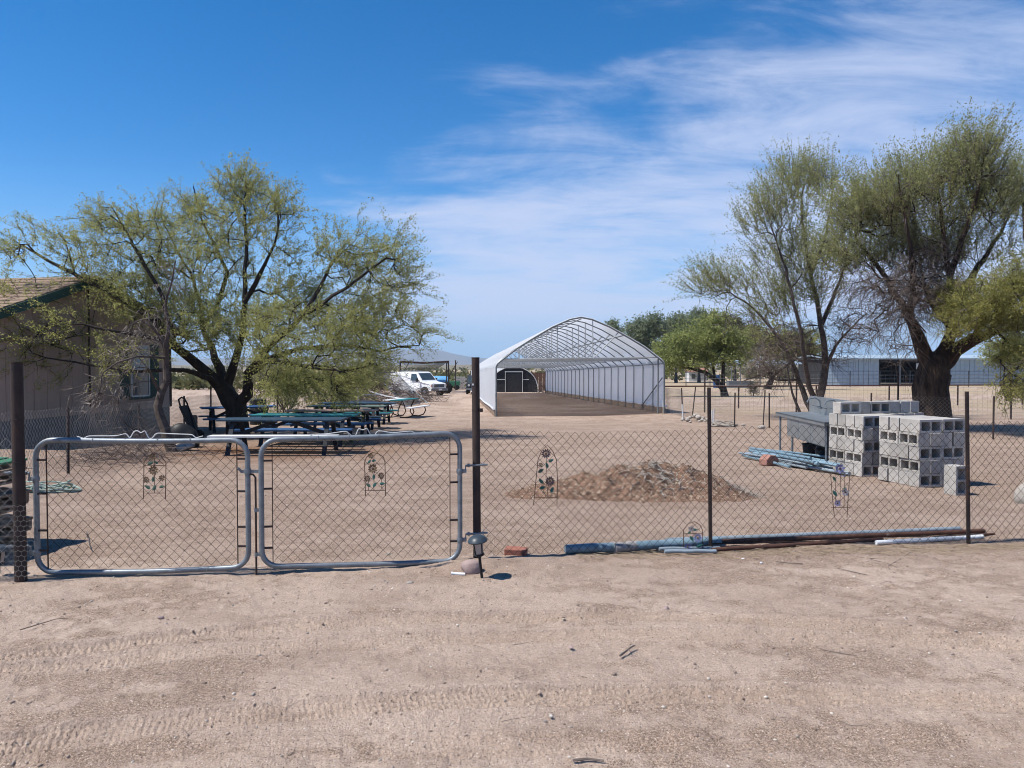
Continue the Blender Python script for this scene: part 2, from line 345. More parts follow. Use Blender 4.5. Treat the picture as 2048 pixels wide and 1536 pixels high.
# ------------------------------------------------------------------ ground: one sheet to the horizon
def tyre(x, y, yc, half, depth, phase, lug):
    """groove of a tyre track whose centre line is y = yc(x): lowered bed, raised ribs and lugs, soft berm"""
    c = yc(x); v = (y - c)
    inside = sstep(half, half * .8, np.abs(v))
    berm = np.exp(-((np.abs(v) - half * 1.2) / (half * .25)) ** 2) * .35
    s = x + np.abs(v) * .45
    lugs = (np.sin(2 * np.pi * (s / lug) + phase) > .1) * (np.abs(v) > half * .62)
    ribs = np.clip(1.6 * np.cos(2 * np.pi * v / (half * .5)) + .2, -1, 1) * .5 + .5
    ticks = (np.sin(2 * np.pi * (x + .3 * v) / (lug * .8)) > -.3)
    fade = np.clip(2.2 * (vnoise(x, y * 0, 1.3, 51) + .4 * vnoise(x, y, .3, 52)) + .95, .75, 1.15)
    return fade * (-depth * inside + inside * depth * (.30 * lugs + (.8 * ribs - .25 * (1 - ticks)) * (np.abs(v) <= half * .7)) + depth * berm)
def fine_relief(x, y):
    near = 1 - sstep(9, 22, y)
    z = .022 * vnoise(x, y, 1.7, 1) + .014 * vnoise(x, y, .62, 2) * (.35 + near)
    z += near * (.014 * vnoise(x, y, .21, 3) + .011 * vnoise(x, y, .085, 4) + .008 * vnoise(x, y, .038, 5) + .004 * vnoise(x, y, .017, 6))
    road = (1 - sstep(5.0, 5.7, y)) * sstep(2.2, 2.6, y)
    z += road * .010 * vnoise(x * .22, y, .11, 9) + road * .016 * vnoise(x * .12, y, .30, 10)
    z += (1 - sstep(5.6, 6.2, y)) * sstep(2.4, 2.6, y) * (
        tyre(x, y, lambda t: 4.95 - .062 * (t - .35) ** 2, .115, .034, 0., .036)
        + tyre(x, y, lambda t: 4.62 - .045 * (t - .7) ** 2, .10, .022, 1.1, .034)
        + tyre(x, y, lambda t: 3.80 - .050 * (t - .9) ** 2, .115, .028, .6, .038)
        + .6 * tyre(x, y, lambda t: 3.28 + .030 * t, .10, .018, 2.0, .036))
    return z
def ground_sheet():
    u1 = np.linspace(-.86, .86, 720); a = .86 * np.geomspace(1.004, 130, 64)
    U = np.concatenate([-a[::-1], u1, a])
    ys = [2.45]
    while ys[-1] < 8: ys.append(ys[-1] * 1.0034)
    while ys[-1] < 42: ys.append(ys[-1] * 1.014)
    while ys[-1] < 9000: ys.append(ys[-1] * 1.085)
    back = 2.45 - np.geomspace(.05, 600, 26)[::-1]
    Y = np.concatenate([back, ys]); s = np.maximum(Y, 2.45)
    X = U[None, :] * s[:, None]; YY = np.repeat(Y[:, None], len(U), 1)
    Z = gz(X, YY) + fine_relief(X, YY)
    nr, nc = X.shape; V = np.stack([X, YY, Z], -1).reshape(-1, 3)
    i = np.arange(nr * nc).reshape(nr, nc); F = np.stack([i[:-1, :-1], i[:-1, 1:], i[1:, 1:], i[1:, :-1]], -1).reshape(-1, 4)
    x, y = V[:, 0], V[:, 1]
    # soil that differs in kind: tilled earth in the tunnel, leaf litter under the tree, straw in the fields
    lx = (x - GH_O.x) * GH_X.x + (y - GH_O.y) * GH_X.y; ly = (x - GH_O.x) * GH_Y.x + (y - GH_O.y) * GH_Y.y
    soil = sstep(-.15, .2, lx) * sstep(GH_W + .2, GH_W - .1, lx) * sstep(-.3, .2, ly + .5 * vnoise(x, y, .8, 20)) * sstep(GH_L + 3, GH_L, ly)
    soil *= .78 + .7 * vnoise(x, y, 1.3, 21)
    soil = np.maximum(soil, .55 * np.exp(-(((x - 1.8) / 2.0) ** 2 + ((y - 9.9) / .75) ** 2)))
    soil = np.maximum(soil, .75 * sstep(88, 96, y) * sstep(190, 170, y) * sstep(-32, -28, x) * sstep(4, 0, x))
    soil = np.maximum(soil, .42 * np.exp(-(((x - .0) / .8) ** 2 + ((y - 6.12) / .33) ** 2)) * (1 + 1.5 * vnoise(x, y, .25, 27)))
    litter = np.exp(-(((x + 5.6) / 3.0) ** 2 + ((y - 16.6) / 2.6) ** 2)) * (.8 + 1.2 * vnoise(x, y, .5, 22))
    straw = sstep(27, 36, y) * sstep(7.0, 9.0, x - .02 * y) * np.clip(.45 + 1.4 * vnoise(x, y, 9, 23) + .9 * vnoise(x * .25, y, 2.2, 24), 0, 1)
    straw = np.maximum(straw, sstep(95, 140, y) * .8)
    loose = np.clip(.48 + 1.2 * vnoise(x * .45, y, .42, 25) + .9 * vnoise(x * .5, y, .16, 26) + .7 * vnoise(x, y, .06, 28), 0, 1)
    yard = sstep(6.15, 6.7, y + .15 * vnoise(x, y, .3, 29)) * sstep(40, 24, y)
    loose = np.clip(loose + .22 * yard, 0, 1)
    for c in (4.95 - .062 * (x - .35) ** 2, 4.62 - .045 * (x - .7) ** 2, 3.80 - .050 * (x - .9) ** 2): loose = loose * (1 - .75 * np.exp(-((y - c) / .13) ** 4))
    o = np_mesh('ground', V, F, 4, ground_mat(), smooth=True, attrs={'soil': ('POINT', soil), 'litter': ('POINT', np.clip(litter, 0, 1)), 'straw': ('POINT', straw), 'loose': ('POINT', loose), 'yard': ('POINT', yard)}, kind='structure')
    return o
def ground_mat():
    m = bpy.data.materials.new('desert_dirt'); m.use_nodes = True; nt = m.node_tree; N = nt.nodes; L = nt.links
    b = N['Principled BSDF']; b.inputs['Roughness'].default_value = .95; b.inputs['Specular IOR Level'].default_value = .15
    tc = N.new('ShaderNodeTexCoord'); vec = tc.outputs['Object']
    def noise(sc, det=6, rough=.6, dist=0., st=None):
        v = vec
        if st: mp = N.new('ShaderNodeMapping'); mp.inputs['Scale'].default_value = st; L.new(vec, mp.inputs[0]); v = mp.outputs[0]
        n = N.new('ShaderNodeTexNoise'); n.inputs['Scale'].default_value = sc; n.inputs['Detail'].default_value = det; n.inputs['Roughness'].default_value = rough; n.inputs['Distortion'].default_value = dist; L.new(v, n.inputs['Vector']); return n.outputs['Fac']
    def ramp(f, a, b_, lo=.35, hi=.65):
        r = N.new('ShaderNodeValToRGB'); r.color_ramp.elements[0].position = lo; r.color_ramp.elements[1].position = hi; r.color_ramp.elements[0].color = (*a, 1); r.color_ramp.elements[1].color = (*b_, 1); L.new(f, r.inputs[0]); return r.outputs[0]
    def mix(f, a, b_, mode='MIX'):
        x = N.new('ShaderNodeMix'); x.data_type = 'RGBA'; x.blend_type = mode
        for k, v in (('Factor', f), ('A', a), ('B', b_)):
            if isinstance(v, tuple): x.inputs[k].default_value = (*v, 1)
            elif isinstance(v, float): x.inputs[k].default_value = v
            else: L.new(v, x.inputs[k])
        return x.outputs['Result']
    def attr(n): a = N.new('ShaderNodeAttribute'); a.attribute_name = n; return a.outputs['Fac']
    def rng(f, a, b_, c=0., d=1.): r = N.new('ShaderNodeMapRange'); r.inputs['From Min'].default_value = a; r.inputs['From Max'].default_value = b_; r.inputs['To Min'].default_value = c; r.inputs['To Max'].default_value = d; L.new(f, r.inputs['Value']); return r.outputs[0]
    base = ramp(noise(.55, 4, .65, .3, (.8, 1, 1)), (.372, .282, .224), (.455, .354, .286), .36, .64)
    loose = rng(attr('loose'), .45, .85)
    gr = ramp(noise(160, 1, .7), (.205, .148, .112), (.385, .288, .225), .38, .60)  # coarse gravel colour, darkened to paint in the tiny shadows between stones
    col = mix(rng(loose, 0., 1., .10, .95), base, gr)
    patch = rng(noise(2.3, 4, .7, .2, (.6, 1, 1)), .52, .62); col = mix(rng(patch, 0, 1, 0, .40), col, (.245, .175, .132))
    col = mix(attr('yard'), col, mix(.55, col, ramp(noise(5, 4, .75), (.210, .148, .113), (.368, .272, .213), .35, .65)))
    # gravel flecks, pale and dark; dark ones also paint the stones' tiny shadows
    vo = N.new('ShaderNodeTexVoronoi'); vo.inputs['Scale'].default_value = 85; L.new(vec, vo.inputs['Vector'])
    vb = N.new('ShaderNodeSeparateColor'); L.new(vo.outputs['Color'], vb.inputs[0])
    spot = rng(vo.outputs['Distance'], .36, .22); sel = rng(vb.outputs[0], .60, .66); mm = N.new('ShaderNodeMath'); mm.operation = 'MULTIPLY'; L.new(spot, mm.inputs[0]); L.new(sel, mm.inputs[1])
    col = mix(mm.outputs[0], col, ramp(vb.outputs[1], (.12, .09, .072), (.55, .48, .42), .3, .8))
    fine = ramp(noise(75, 3, .85), (.50, .47, .45), (1.28, 1.28, 1.28), .34, .60); col = mix(rng(loose, 0., 1., .55, 1.0), col, fine, 'MULTIPLY')  # grain contrast also paints small gravel shadows, strongest on loose ground
    col = mix(attr('soil'), col, ramp(noise(7, 3, .7), (.150, .098, .070), (.245, .165, .118)))
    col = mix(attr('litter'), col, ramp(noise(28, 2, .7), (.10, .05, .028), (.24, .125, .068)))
    col = mix(attr('straw'), col, ramp(noise(3, 3, .7, 0, (.35, 1, 1)), (.27, .21, .14), (.40, .315, .205)))
    L.new(col, b.inputs['Base Color'])
    bp = N.new('ShaderNodeBump'); bp.inputs['Strength'].default_value = .8; bp.inputs['Distance'].default_value = .020
    h1 = noise(110, 2, .8); h2 = noise(30, 3, .75)
    ad = N.new('ShaderNodeMath'); ad.operation = 'ADD'; L.new(h1, ad.inputs[0]); L.new(h2, ad.inputs[1]); L.new(ad.outputs[0], bp.inputs['Height']); L.new(bp.outputs[0], b.inputs['Normal'])
    return m
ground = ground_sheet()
def zfull(x, y): return float(gz(x, y) + fine_relief(np.array([x]), np.array([y]))[0])
# ------------------------------------------------------------------ far mountains
def mountains():
    n = 420; th = np.linspace(R(-75), R(75), n); ks = []
    x = th * 10
    h = .45 + .55 * np.abs(vnoise(x, x * 0, 2.2, 31) * 2) + .30 * vnoise(x, x * 0, .7, 32) + .13 * vnoise(x, x * 0, .22, 33)
    h = np.clip(h, .12, 1.5)
    # the one peak in view, left of the tunnel
    deg = np.degrees(th); h = h * .55 + .62 * np.exp(-((deg + 6.2) / 2.6) ** 2) + .35 * np.exp(-((deg + 10.5) / 3.2) ** 2)
    D = 8000.; H = 185.; V = []; rows = 9
    for r in range(rows):
        t = r / (rows - 1); rad = D - (1 - t) * 1600
        ridge = vnoise(x * 3, np.full(n, r * 1.7), 1.0, 34 + r) * .35 * (t * (1 - t) * 4)
        V.append(np.stack([np.sin(th) * rad, np.cos(th) * rad, -14 + H * h * np.clip(t ** 1.35 + ridge, 0, 1.2)], -1))
    rad = D + 1500; V.append(np.stack([np.sin(th) * rad, np.cos(th) * rad, np.full(n, -14.)], -1))
    V = np.stack(V); i = np.arange((rows + 1) * n).reshape(rows + 1, n); F = np.stack([i[:-1, :-1], i[:-1, 1:], i[1:, 1:], i[1:, :-1]], -1).reshape(-1, 4)
    np_mesh('mountains', V.reshape(-1, 3), F, 4, mat('mountain_rock', (.16, .13, .11), (.11, .095, .08), .004, .95), smooth=True, kind='structure')
mountains()
def low_ridge():
    n = 300; th = np.linspace(R(-60), R(60), n); x = th * 20
    V = []
    for rad, k in ((600., 0.), (900., .5), (1300., 1.), (2600., .9)):
        h = (5.2 + 3.5 * vnoise(x, x * 0, 1.6, 41) + 1.5 * vnoise(x, x * 0, .35, 42)) * k
        V.append(np.stack([np.sin(th) * rad, np.cos(th) * rad, gz(0 * th, np.full(n, rad)) - .4 + h], -1))
    V = np.stack(V); i = np.arange(4 * n).reshape(4, n); F = np.stack([i[:-1, :-1], i[:-1, 1:], i[1:, 1:], i[1:, :-1]], -1).reshape(-1, 4)
    np_mesh('desert_rise', V.reshape(-1, 3), F, 4, mat('far_desert', (.22, .17, .125), (.13, .125, .075), .03, .95, stretch=(.4, 1, 1)), smooth=True, kind='structure')
low_ridge()
# ------------------------------------------------------------------ gravel, dry twigs
def scatter_stones(name, n, area, size, mats, seed, kind='stuff', lift=.3):
    rg = np.random.default_rng(seed); vs, fs = ico(0); bv = np.array(vs); bf = np.array(fs)
    x = rg.uniform(area[0], area[1], n); y = np.exp(rg.uniform(np.log(area[2]), np.log(area[3]), n))
    keep = (vnoise(x, y, .9, seed) + .6 * vnoise(x, y, .25, seed + 1) + rg.uniform(-.35, .35, n)) > -.05; x, y = x[keep], y[keep]; n = len(x)
    s = size[0] * (size[1] / size[0]) ** (rg.random(n) ** 2.6)
    S = s[:, None] * rg.uniform(.6, 1.25, (n, 3)) * np.array([1, 1, .62]); an = rg.uniform(0, 6.28, n)
    P = bv[None] * S[:, None, :] * rg.uniform(.75, 1.2, (n, 12, 1))
    c, sn = np.cos(an)[:, None], np.sin(an)[:, None]; X = P[..., 0] * c - P[..., 1] * sn; Yv = P[..., 0] * sn + P[..., 1] * c
    z = gz(x, y) + fine_relief(x, y) + s * lift * .6
    V = np.stack([X + x[:, None], Yv + y[:, None], P[..., 2] + z[:, None]], -1).reshape(-1, 3)
    F = (bf[None] + (np.arange(n) * 12)[:, None, None]).reshape(-1, 3)
    return np_mesh(name, V, F, 3, mats, kind=kind, attrs={'tint': ('FACE', np.repeat(rg.random(n), 20))})
def stone_tint_mat():
    m = bpy.data.materials.new('loose_gravel'); m.use_nodes = True; N = m.node_tree.nodes; L = m.node_tree.links; b = N['Principled BSDF']; b.inputs['Roughness'].default_value = .9
    a = N.new('ShaderNodeAttribute'); a.attribute_name = 'tint'; r = N.new('ShaderNodeValToRGB'); e = r.color_ramp.elements
    e[0].color = (.17, .125, .098, 1); e[1].color = (.60, .53, .46, 1); e[1].position = 1.0
    for p, c in ((.35, (.30, .225, .18, 1)), (.62, (.36, .275, .225, 1)), (.82, (.25, .22, .20, 1))): q = e.new(p); q.color = c
    L.new(a.outputs['Fac'], r.inputs[0]); L.new(r.outputs[0], b.inputs['Base Color']); return m
MT['gravel'] = stone_tint_mat()
g1 = scatter_stones('gravel', 16000, (-5, 5.5, 2.9, 11), (.0030, .013), MT['gravel'], 3)
prop(g1, 'small loose stones strewn over the dirt road and yard', 'gravel')
def twig_stuff(name, n, seed, place, lmin, lmax, r, m, lift=.004):
    rg = random.Random(seed); V = []; F = []; b = 0
    for k in range(n):
        x, y = place(rg); a = rg.gauss(0, .9); L = rg.uniform(lmin, lmax); z = zfull(x, y) + lift + rg.random() * .012
        p = []; q = a; X, Y = x, y; Z = z
        for i in range(4):
            p.append((X, Y, Z)); q += rg.gauss(0, .22); X += math.cos(q) * L / 3; Y += math.sin(q) * L / 3 * .8; Z += rg.gauss(0, L * .03)
        for i, (X, Y, Z) in enumerate(p):
            rr = r * (1 - .2 * i); dx, dy = -math.sin(a), math.cos(a)
            V += [(X + dx * rr, Y + dy * rr, Z), (X - dx * rr, Y - dy * rr, Z), (X, Y, Z + rr * 1.5)]
        for i in range(3):
            for j in range(3): c = b + i * 3; F.append((c + j, c + (j + 1) % 3, c + 3 + (j + 1) % 3, c + 3 + j))
        b += 12
    return np_mesh(name, V, F, 4, m, kind='stuff')
def place_fence(rg):
    x = rg.uniform(.55, 5.0); return x, 6.62 + .05 * x - abs(rg.gauss(0, .17)) + .1
tw = twig_stuff('dry_grass', 900, 5, place_fence, .04, .20, .0024, MT['straw']); prop(tw, 'dry straw and stems drifted along the foot of the front fence', 'dry grass')
tw2 = twig_stuff('twigs', 90, 6, lambda rg: (rg.uniform(-4, 4.5), rg.uniform(3.4, 8.5)), .03, .16, .0018, MT['twig']); prop(tw2, 'scattered small dry twigs lying on the dirt', 'twigs')
# ------------------------------------------------------------------ chain link
def chainlink(name, surf, length, height, parent, m, w=.040, hz=.0425, r=.0024, sag=.0, seed=0, irregular=.011):
    """woven wire zigzags; surf(s, z) -> point on the fence; s along, z up"""
    nw = max(2, int(round(length / w))); nk = max(2, int(round(height / hz)))
    i = np.arange(nw)[:, None]; k = np.arange(nk + 1)[None, :]
    par = (i + k) % 2; s = (i + np.where(par == 0, 0, 1)) * w; s = np.where(par == 0, i * w, (i + 1) * w).astype(float)
    z = np.repeat((k * hz).astype(float), nw, 0)
    s = s + irregular * 2 * vnoise(s, z, .35, 60 + seed) + irregular * vnoise(s, z, .12, 61 + seed)
    z = z + irregular * 2 * vnoise(s, z, .4, 62 + seed) - sag * (.6 + vnoise(s, z * 0, 1.1, 63 + seed)) * (z / height)
    s = np.clip(s, 0, length)
    P = np.array([[surf(float(a), float(b)) for a, b in zip(ra, rb)] for ra, rb in zip(s, z)])    # nw, nk+1, 3
    n0 = Vector(surf(length, 0)) - Vector(surf(0, 0)); nrm = n0.cross(Vector((0, 0, 1))).normalized(); tn = np.array(nrm)
    # over-under weave
    P = P + tn[None, None, :] * (np.where(par == 0, 1, -1) * r * .7)[..., None]
    V = []; ax = np.array(n0.normalized())
    for a in (0, 2.094, 4.189): V.append(P + r * (math.cos(a) * tn + math.sin(a) * ax)[None, None, :])
    V = np.stack(V, 2); idx = np.arange(V.shape[0] * V.shape[1] * 3).reshape(V.shape[0], V.shape[1], 3); F = []
    for j in range(3): F.append(np.stack([idx[:, :-1, j], idx[:, :-1, (j + 1) % 3], idx[:, 1:, (j + 1) % 3], idx[:, 1:, j]], -1).reshape(-1, 4))
    o = np_mesh(name, V.reshape(-1, 3), np.concatenate(F), 4, m, parent=parent, kind='stuff'); return o
def rounded_rect(a, b, z0a, z0b, z1a, z1b, rad, n=7):
    """closed pipe frame between two vertical lines a (x,y) and b (x,y)"""
    A = Vector((a[0], a[1], 0)); B = Vector((b[0], b[1], 0)); ex = (B - A).normalized(); W = (B - A).length
    cs = [((rad, z0a + rad), math.pi, 1.5 * math.pi), ((W - rad, z0b + rad), 1.5 * math.pi, 2 * math.pi), ((W - rad, z1b - rad), 0, .5 * math.pi), ((rad, z1a - rad), .5 * math.pi, math.pi)]
    out = []
    for (cx, cz), t0, t1 in cs:
        for i in range(n): t = t0 + (t1 - t0) * i / (n - 1); out.append((cx + rad * math.cos(t), cz + rad * math.sin(t)))
    res = []
    for i, p in enumerate(out):
        q = out[(i + 1) % len(out)]; k = max(1, int(math.hypot(q[0] - p[0], q[1] - p[1]) / .2))
        for j in range(k): s = p[0] + (q[0] - p[0]) * j / k; z = p[1] + (q[1] - p[1]) * j / k; res.append(A + ex * s + Vector((0, 0, z)))
    return res
def gate(label, a, b, z0, z1, hinge, seed):
    """a, b: ground (x, y) of the two uprights; z0, z1: (left, right) heights of the bottom and top rail axes"""
    A = Vector((a[0], a[1], 0)); B = Vector((b[0], b[1], 0)); ex = (B - A).normalized(); W = (B - A).length; ny = Vector((-ex.y, ex.x, 0))
    t = thing('chain_link_gate', label, 'gate', ((a[0] + b[0]) / 2, (a[1] + b[1]) / 2, 0), 'double gate leaves')
    fr = rounded_rect(a, b, z0[0], z0[1], z1[0], z1[1], .135)
    fr = [p + ny * .006 * math.sin(p.x * 5 + seed) + Vector((0, 0, .006 * math.sin(p.x * 3.1 + seed))) for p in fr]
    MB().tube(fr, .0215, 12, closed=True).build('pipe_frame', MT['galv'], t, True)
    lo = lambda s: z0[0] + (z0[1] - z0[0]) * s / W; hi = lambda s: z1[0] + (z1[1] - z1[0]) * s / W
    ins = .085
    def surf(s, z):
        S = ins + s; k = z / 1.0; zz = lo(S) + .035 + (hi(S) - lo(S) - .06) * k
        return A + ex * S + Vector((0, 0, zz)) + ny * (.018 * math.sin(S * 4 + z * 3) + .012 * math.sin(S * 9.3 + z * 7))
    hh = (hi(W / 2) - lo(W / 2) - .06)
    chainlink('chain_link_mesh', lambda s, z: surf(s, z / hh), W - 2 * ins, hh, t, MT['wire'], seed=seed)
    for s in (ins, W - ins):
        MB().bar(A + ex * s + Vector((0, 0, lo(s) + .03)), A + ex * s + Vector((0, 0, hi(s) - .03)), .011, .006, (ex.x, ex.y, 0)).build('tension_bar', MT['rust'], t)
        for k in (.16, .34, .60, .84):
            z = lo(s) + (hi(s) - lo(s)) * (k + .02 * math.sin(seed + k * 9)); e = 0 if s < W / 2 else W
            MB().bar(A + ex * e + Vector((0, 0, z)), A + ex * s + Vector((0, 0, z)), .02, .014).build('clip', MT['rust_post'], t)
    for k in range(5):                      # wire ties along both rails
        for f in (lo, hi):
            s = .2 + (W - .4) * (k + .5 * (f is lo)) / 5; c = A + ex * s + Vector((0, 0, f(s)))
            ring = [c + ny * .0235 * math.cos(q) + Vector((0, 0, .0235 * math.sin(q))) + ex * .004 * math.sin(q) for q in [j * .7854 for j in range(8)]]
            MB().tube(ring, .0022, 4, closed=True).build('wire_tie', MT['wire_grey'], t)
    for zc in (.78, .19):                   # hinge clamps with bolts to the post
        e = 0 if hinge == 'a' else W; sg = -1 if hinge == 'a' else 1; c = A + ex * e + Vector((0, 0, zc))
        h = MB().lathe(c - Vector((0, 0, .018)), [(.027, 0), (.029, .008), (.029, .028), (.027, .036)], 12)
        h.bar(c, c + ex * sg * .055, .022, .03); h.build('hinge_clamp', MT['galv'], t, True)
        g = MB().tube([c + ex * sg * .05 + Vector((0, 0, .0)), c + ex * sg * .05 + Vector((0, 0, .045)), c + ex * sg * .24 + Vector((0, 0, .05))], .009, 8)
        g.lathe(c + ex * sg * .075 + Vector((0, 0, .048)) - ex * .0, [(.016, -.009), (.016, .009)], 6, axis=ex)
        g.lathe(c + ex * sg * .20 + Vector((0, 0, .05)), [(.014, -.007), (.014, .007)], 6, axis=ex); g.build('hinge_bolt', MT['galv'], t)
    return t, A, B, ex, ny
PL = G(42, 1163); PM = Vector((-.30, 6.36, 0)); 
ga0 = at(74, 1100, 5.88); ga1 = at(497, 1100, 5.95); gb0 = at(524, 1100, 5.96); gb1 = at(920, 1100, 6.30)
gateL, *_l = gate('left leaf of galvanised chain link double gate, hinged to the thick rusty post', (ga0.x, ga0.y), (ga1.x, ga1.y), (.02, .045), (1.085, 1.082), 'a', 1)
gateR, A_, B_, ex_, ny_ = gate('right leaf of chain link double gate, its bottom rail buried near the middle post', (gb0.x, gb0.y), (gb1.x, gb1.y), (.045, .012), (1.082, 1.105), 'b', 2)
# drop rod and latch on the right leaf
rb = A_ - ex_ * .045
MB().tube([rb + Vector((0, 0, -.04)), rb + Vector((0, 0, .78)), rb + Vector((-.02, 0, .805)), rb + Vector((-.075, -.01, .81))], .0085, 8).build('drop_rod', MT['rust_post'], gateR)
for z in (.14, .50):
    MB().lathe(rb + Vector((0, 0, z)), [(.014, 0), (.014, .03)], 8).bar(rb + Vector((0, 0, z + .015)), A_ + Vector((0, 0, z + .015)), .03, .02).build('rod_guide', MT['galv'], gateR)
lt = MB(); c = _l[1] + Vector((0, 0, .83)); lt.bar(c - _l[2] * .055, c + _l[2] * .12, .016, .024); lt.lathe(c - Vector((0, 0, .02)), [(.028, 0), (.028, .04)], 10); lt.bar(c - _l[2] * .05 + Vector((0, 0, 0)), c - _l[2] * .075 + Vector((0, -.01, .03)), .02, .02)
lt.build('fork_latch', MT['galv'], gateL)
# white bent wires lying along the top rails
def bent(label, pts, d):
    P = [at(x, y, d + (x - pts[0][0]) * (.34 / 400 if pts[0][0] > 400 else .0002)) for x, y in pts]
    Q = []
    for i in range(len(P)):                # round the corners
        if 0 < i < len(P) - 1:
            Q += [P[i].lerp(P[i - 1], .22), P[i].lerp(P[i - 1], .05).lerp(P[i + 1], .05), P[i].lerp(P[i + 1], .22)]
        else: Q.append(P[i])
    o = MB().tube(Q, .0048, 6).build('bent_wire', MT['wire_white'], None, True, org=P[0]); prop(o, label, 'wire', 'bent wires on the gate')
bent('white bent wire with a humped middle lying on the left gate leaf', [(154, 873), (168, 877), (176, 872), (232, 872), (252, 867), (260, 877), (268, 863), (274, 861), (282, 866), (290, 861), (298, 877), (304, 877), (313, 866), (350, 868), (384, 869), (392, 876), (406, 872)], 5.93)
bent('white bent wire with a humped middle lying on the right gate leaf', [(613, 876), (625, 869), (655, 868), (692, 862), (704, 872), (711, 872), (717, 857), (726, 860), (734, 856), (742, 871), (749, 871), (756, 861), (785, 866), (822, 862), (832, 867), (850, 864)], 6.07)
# ------------------------------------------------------------------ posts
def round_post(label, base, top, r, m, extra=None):
    t = thing('gate_post', label, 'post', base, 'steel gate posts')
    b = Vector(base) - Vector((0, 0, .15)); T = Vector(top)
    pts = [b.lerp(T, k / 6) for k in range(7)]
    MB().tube(pts, r, 18).build('tube', m, t, True)
    MB().tube([T - (T - b).normalized() * .004, T + (T - b).normalized() * .006], r * 1.03, 18).build('rim', MT['rust'], t)
    for z in (.62, .95, 1.28):             # fence tie wire turns
        c = b.lerp(T, (z + .15) / (T.z - b.z)); MB().tube([c + Vector((math.cos(q) * (r + .002), math.sin(q) * (r + .002), .006 * math.sin(q * 2))) for q in [j * .5236 for j in range(12)]], .0022, 4, closed=True).build('tie_wire', MT['wire'], t)
    return t
round_post('thick rusty steel post at the left end of the gates', (PL.x, PL.y, float(gz(PL.x, PL.y))), at(33, 726, PL.y), .044, MT['rust_post'])
pm = round_post('dark steel pole between the right gate leaf and the fence', (PM.x, PM.y, float(gz(PM.x, PM.y))), at(951, 716, PM.y), .034, MT['rust_post'])
MB().box((PM.x + .035, PM.y - .02, 1.30), (.03, .03, .03)).build('bracket', MT['rust_post'], pm)
MB().box((PM.x - .034, PM.y - .02, 1.52), (.02, .02, .015)).build('white_knob', MT['pvc_white'], pm)
# ------------------------------------------------------------------ front fence right of the gates
FE = [Vector((PM.x, PM.y)), Vector((1.84, 6.84)), Vector((4.36, 7.02)), Vector((6.6, 7.16))]
ft = thing('chain_link_fence', 'rusty chain link fence along the road, right of the gates', 'fence', (2.0, 6.8, 0))
def angle_post(base, top, w, m, parent):
    b = Vector(base) - Vector((0, 0, .2)); T = Vector(top); q = MB()
    ax = (T - b).normalized(); u = Vector((1, 0, 0)); u = (u - ax * u.dot(ax)).normalized(); v = ax.cross(u)
    L = (T - b).length; M_ = Matrix((u, v, ax)).transposed()
    q.box((b + T) / 2, (w, .006, L), M_); q.box((b + T) / 2 + v * (w * .42 + .003), (.007, w * .85, L), M_)
    for k in range(int(L / .06)): q.box(b + ax * (.03 + k * .06) - v * .006, (.014, .006, .014), M_)
    return q.build('post', m, parent)
for base, top in (((1.84, 6.80, 0), at(1418, 775, 6.80)), ((4.34, 6.98, 0), at(1934, 783, 6.98))): angle_post(base, top, .034, MT['rust_post'], ft)
tops = [(0, 1.11), (2.19, 1.10), (2.6, 1.13), (4.7, 1.16), (7, 1.15)]
acc = 0
for i in range(3):
    a, b = FE[i], FE[i + 1]; W = (b - a).length; off = acc
    def surf(s, z, a=a, b=b, W=W, off=off):
        p = a.lerp(b, s / W); h = float(np.interp(off + s, [q[0] for q in tops], [q[1] for q in tops])); g = float(gz(p.x, p.y))
        return Vector((p.x, p.y + .02 * math.sin((off + s) * 2.3 + z * 2), g + .012 + z * (h - .012) / 1.1))
    chainlink('chain_link_mesh', surf, W, 1.105, ft, MT['wire'], seed=5 + i, irregular=.008); acc += W
# fence left of the thick post, patched with hexagonal netting
fl = thing('chain_link_fence', 'short stretch of chain link and netting left of the thick rusty post', 'fence', (-4.6, 5.8, 0))
def surfl(s, z): return Vector((PL.x - .02 - s, PL.y - .01 - .05 * s, .012 + z))
chainlink('chain_link_mesh', surfl, 1.6, 1.1, fl, MT['wire_grey'], seed=11, irregular=.012)
def hexnet(surf, W, H, parent, c=.026, r=.0009, m=None):
    q = MB(); ny = int(H / (c * 1.5)); nx = int(W / (c * 1.732))
    V = []; E = []; idx = {}
    def pt(a, b):
        k = (round(a, 4), round(b, 4))
        if k not in idx: idx[k] = len(V); V.append(surf(a, b))
        return idx[k]
    for j in range(ny):
        for i in range(nx):
            x = (i + .5 * (j % 2)) * c * 1.732; y = j * c * 1.5
            h = [(x + c * math.cos(R(30 + 60 * k)), y + c * math.sin(R(30 + 60 * k))) for k in range(6)]
            for k in range(3): E.append((pt(*h[k]), pt(*h[k + 1])))
    for a, b in set(E): q.tube([V[a], V[b]], r, 3, False)
    q.build('hexagonal_netting', m or MT['wire_grey'], parent, kind='stuff')
hexnet(lambda s, z: Vector((PL.x + .14 - s, PL.y - .055 - .02 * math.sin(s * 7), .03 + z)), 1.0, .62, fl)
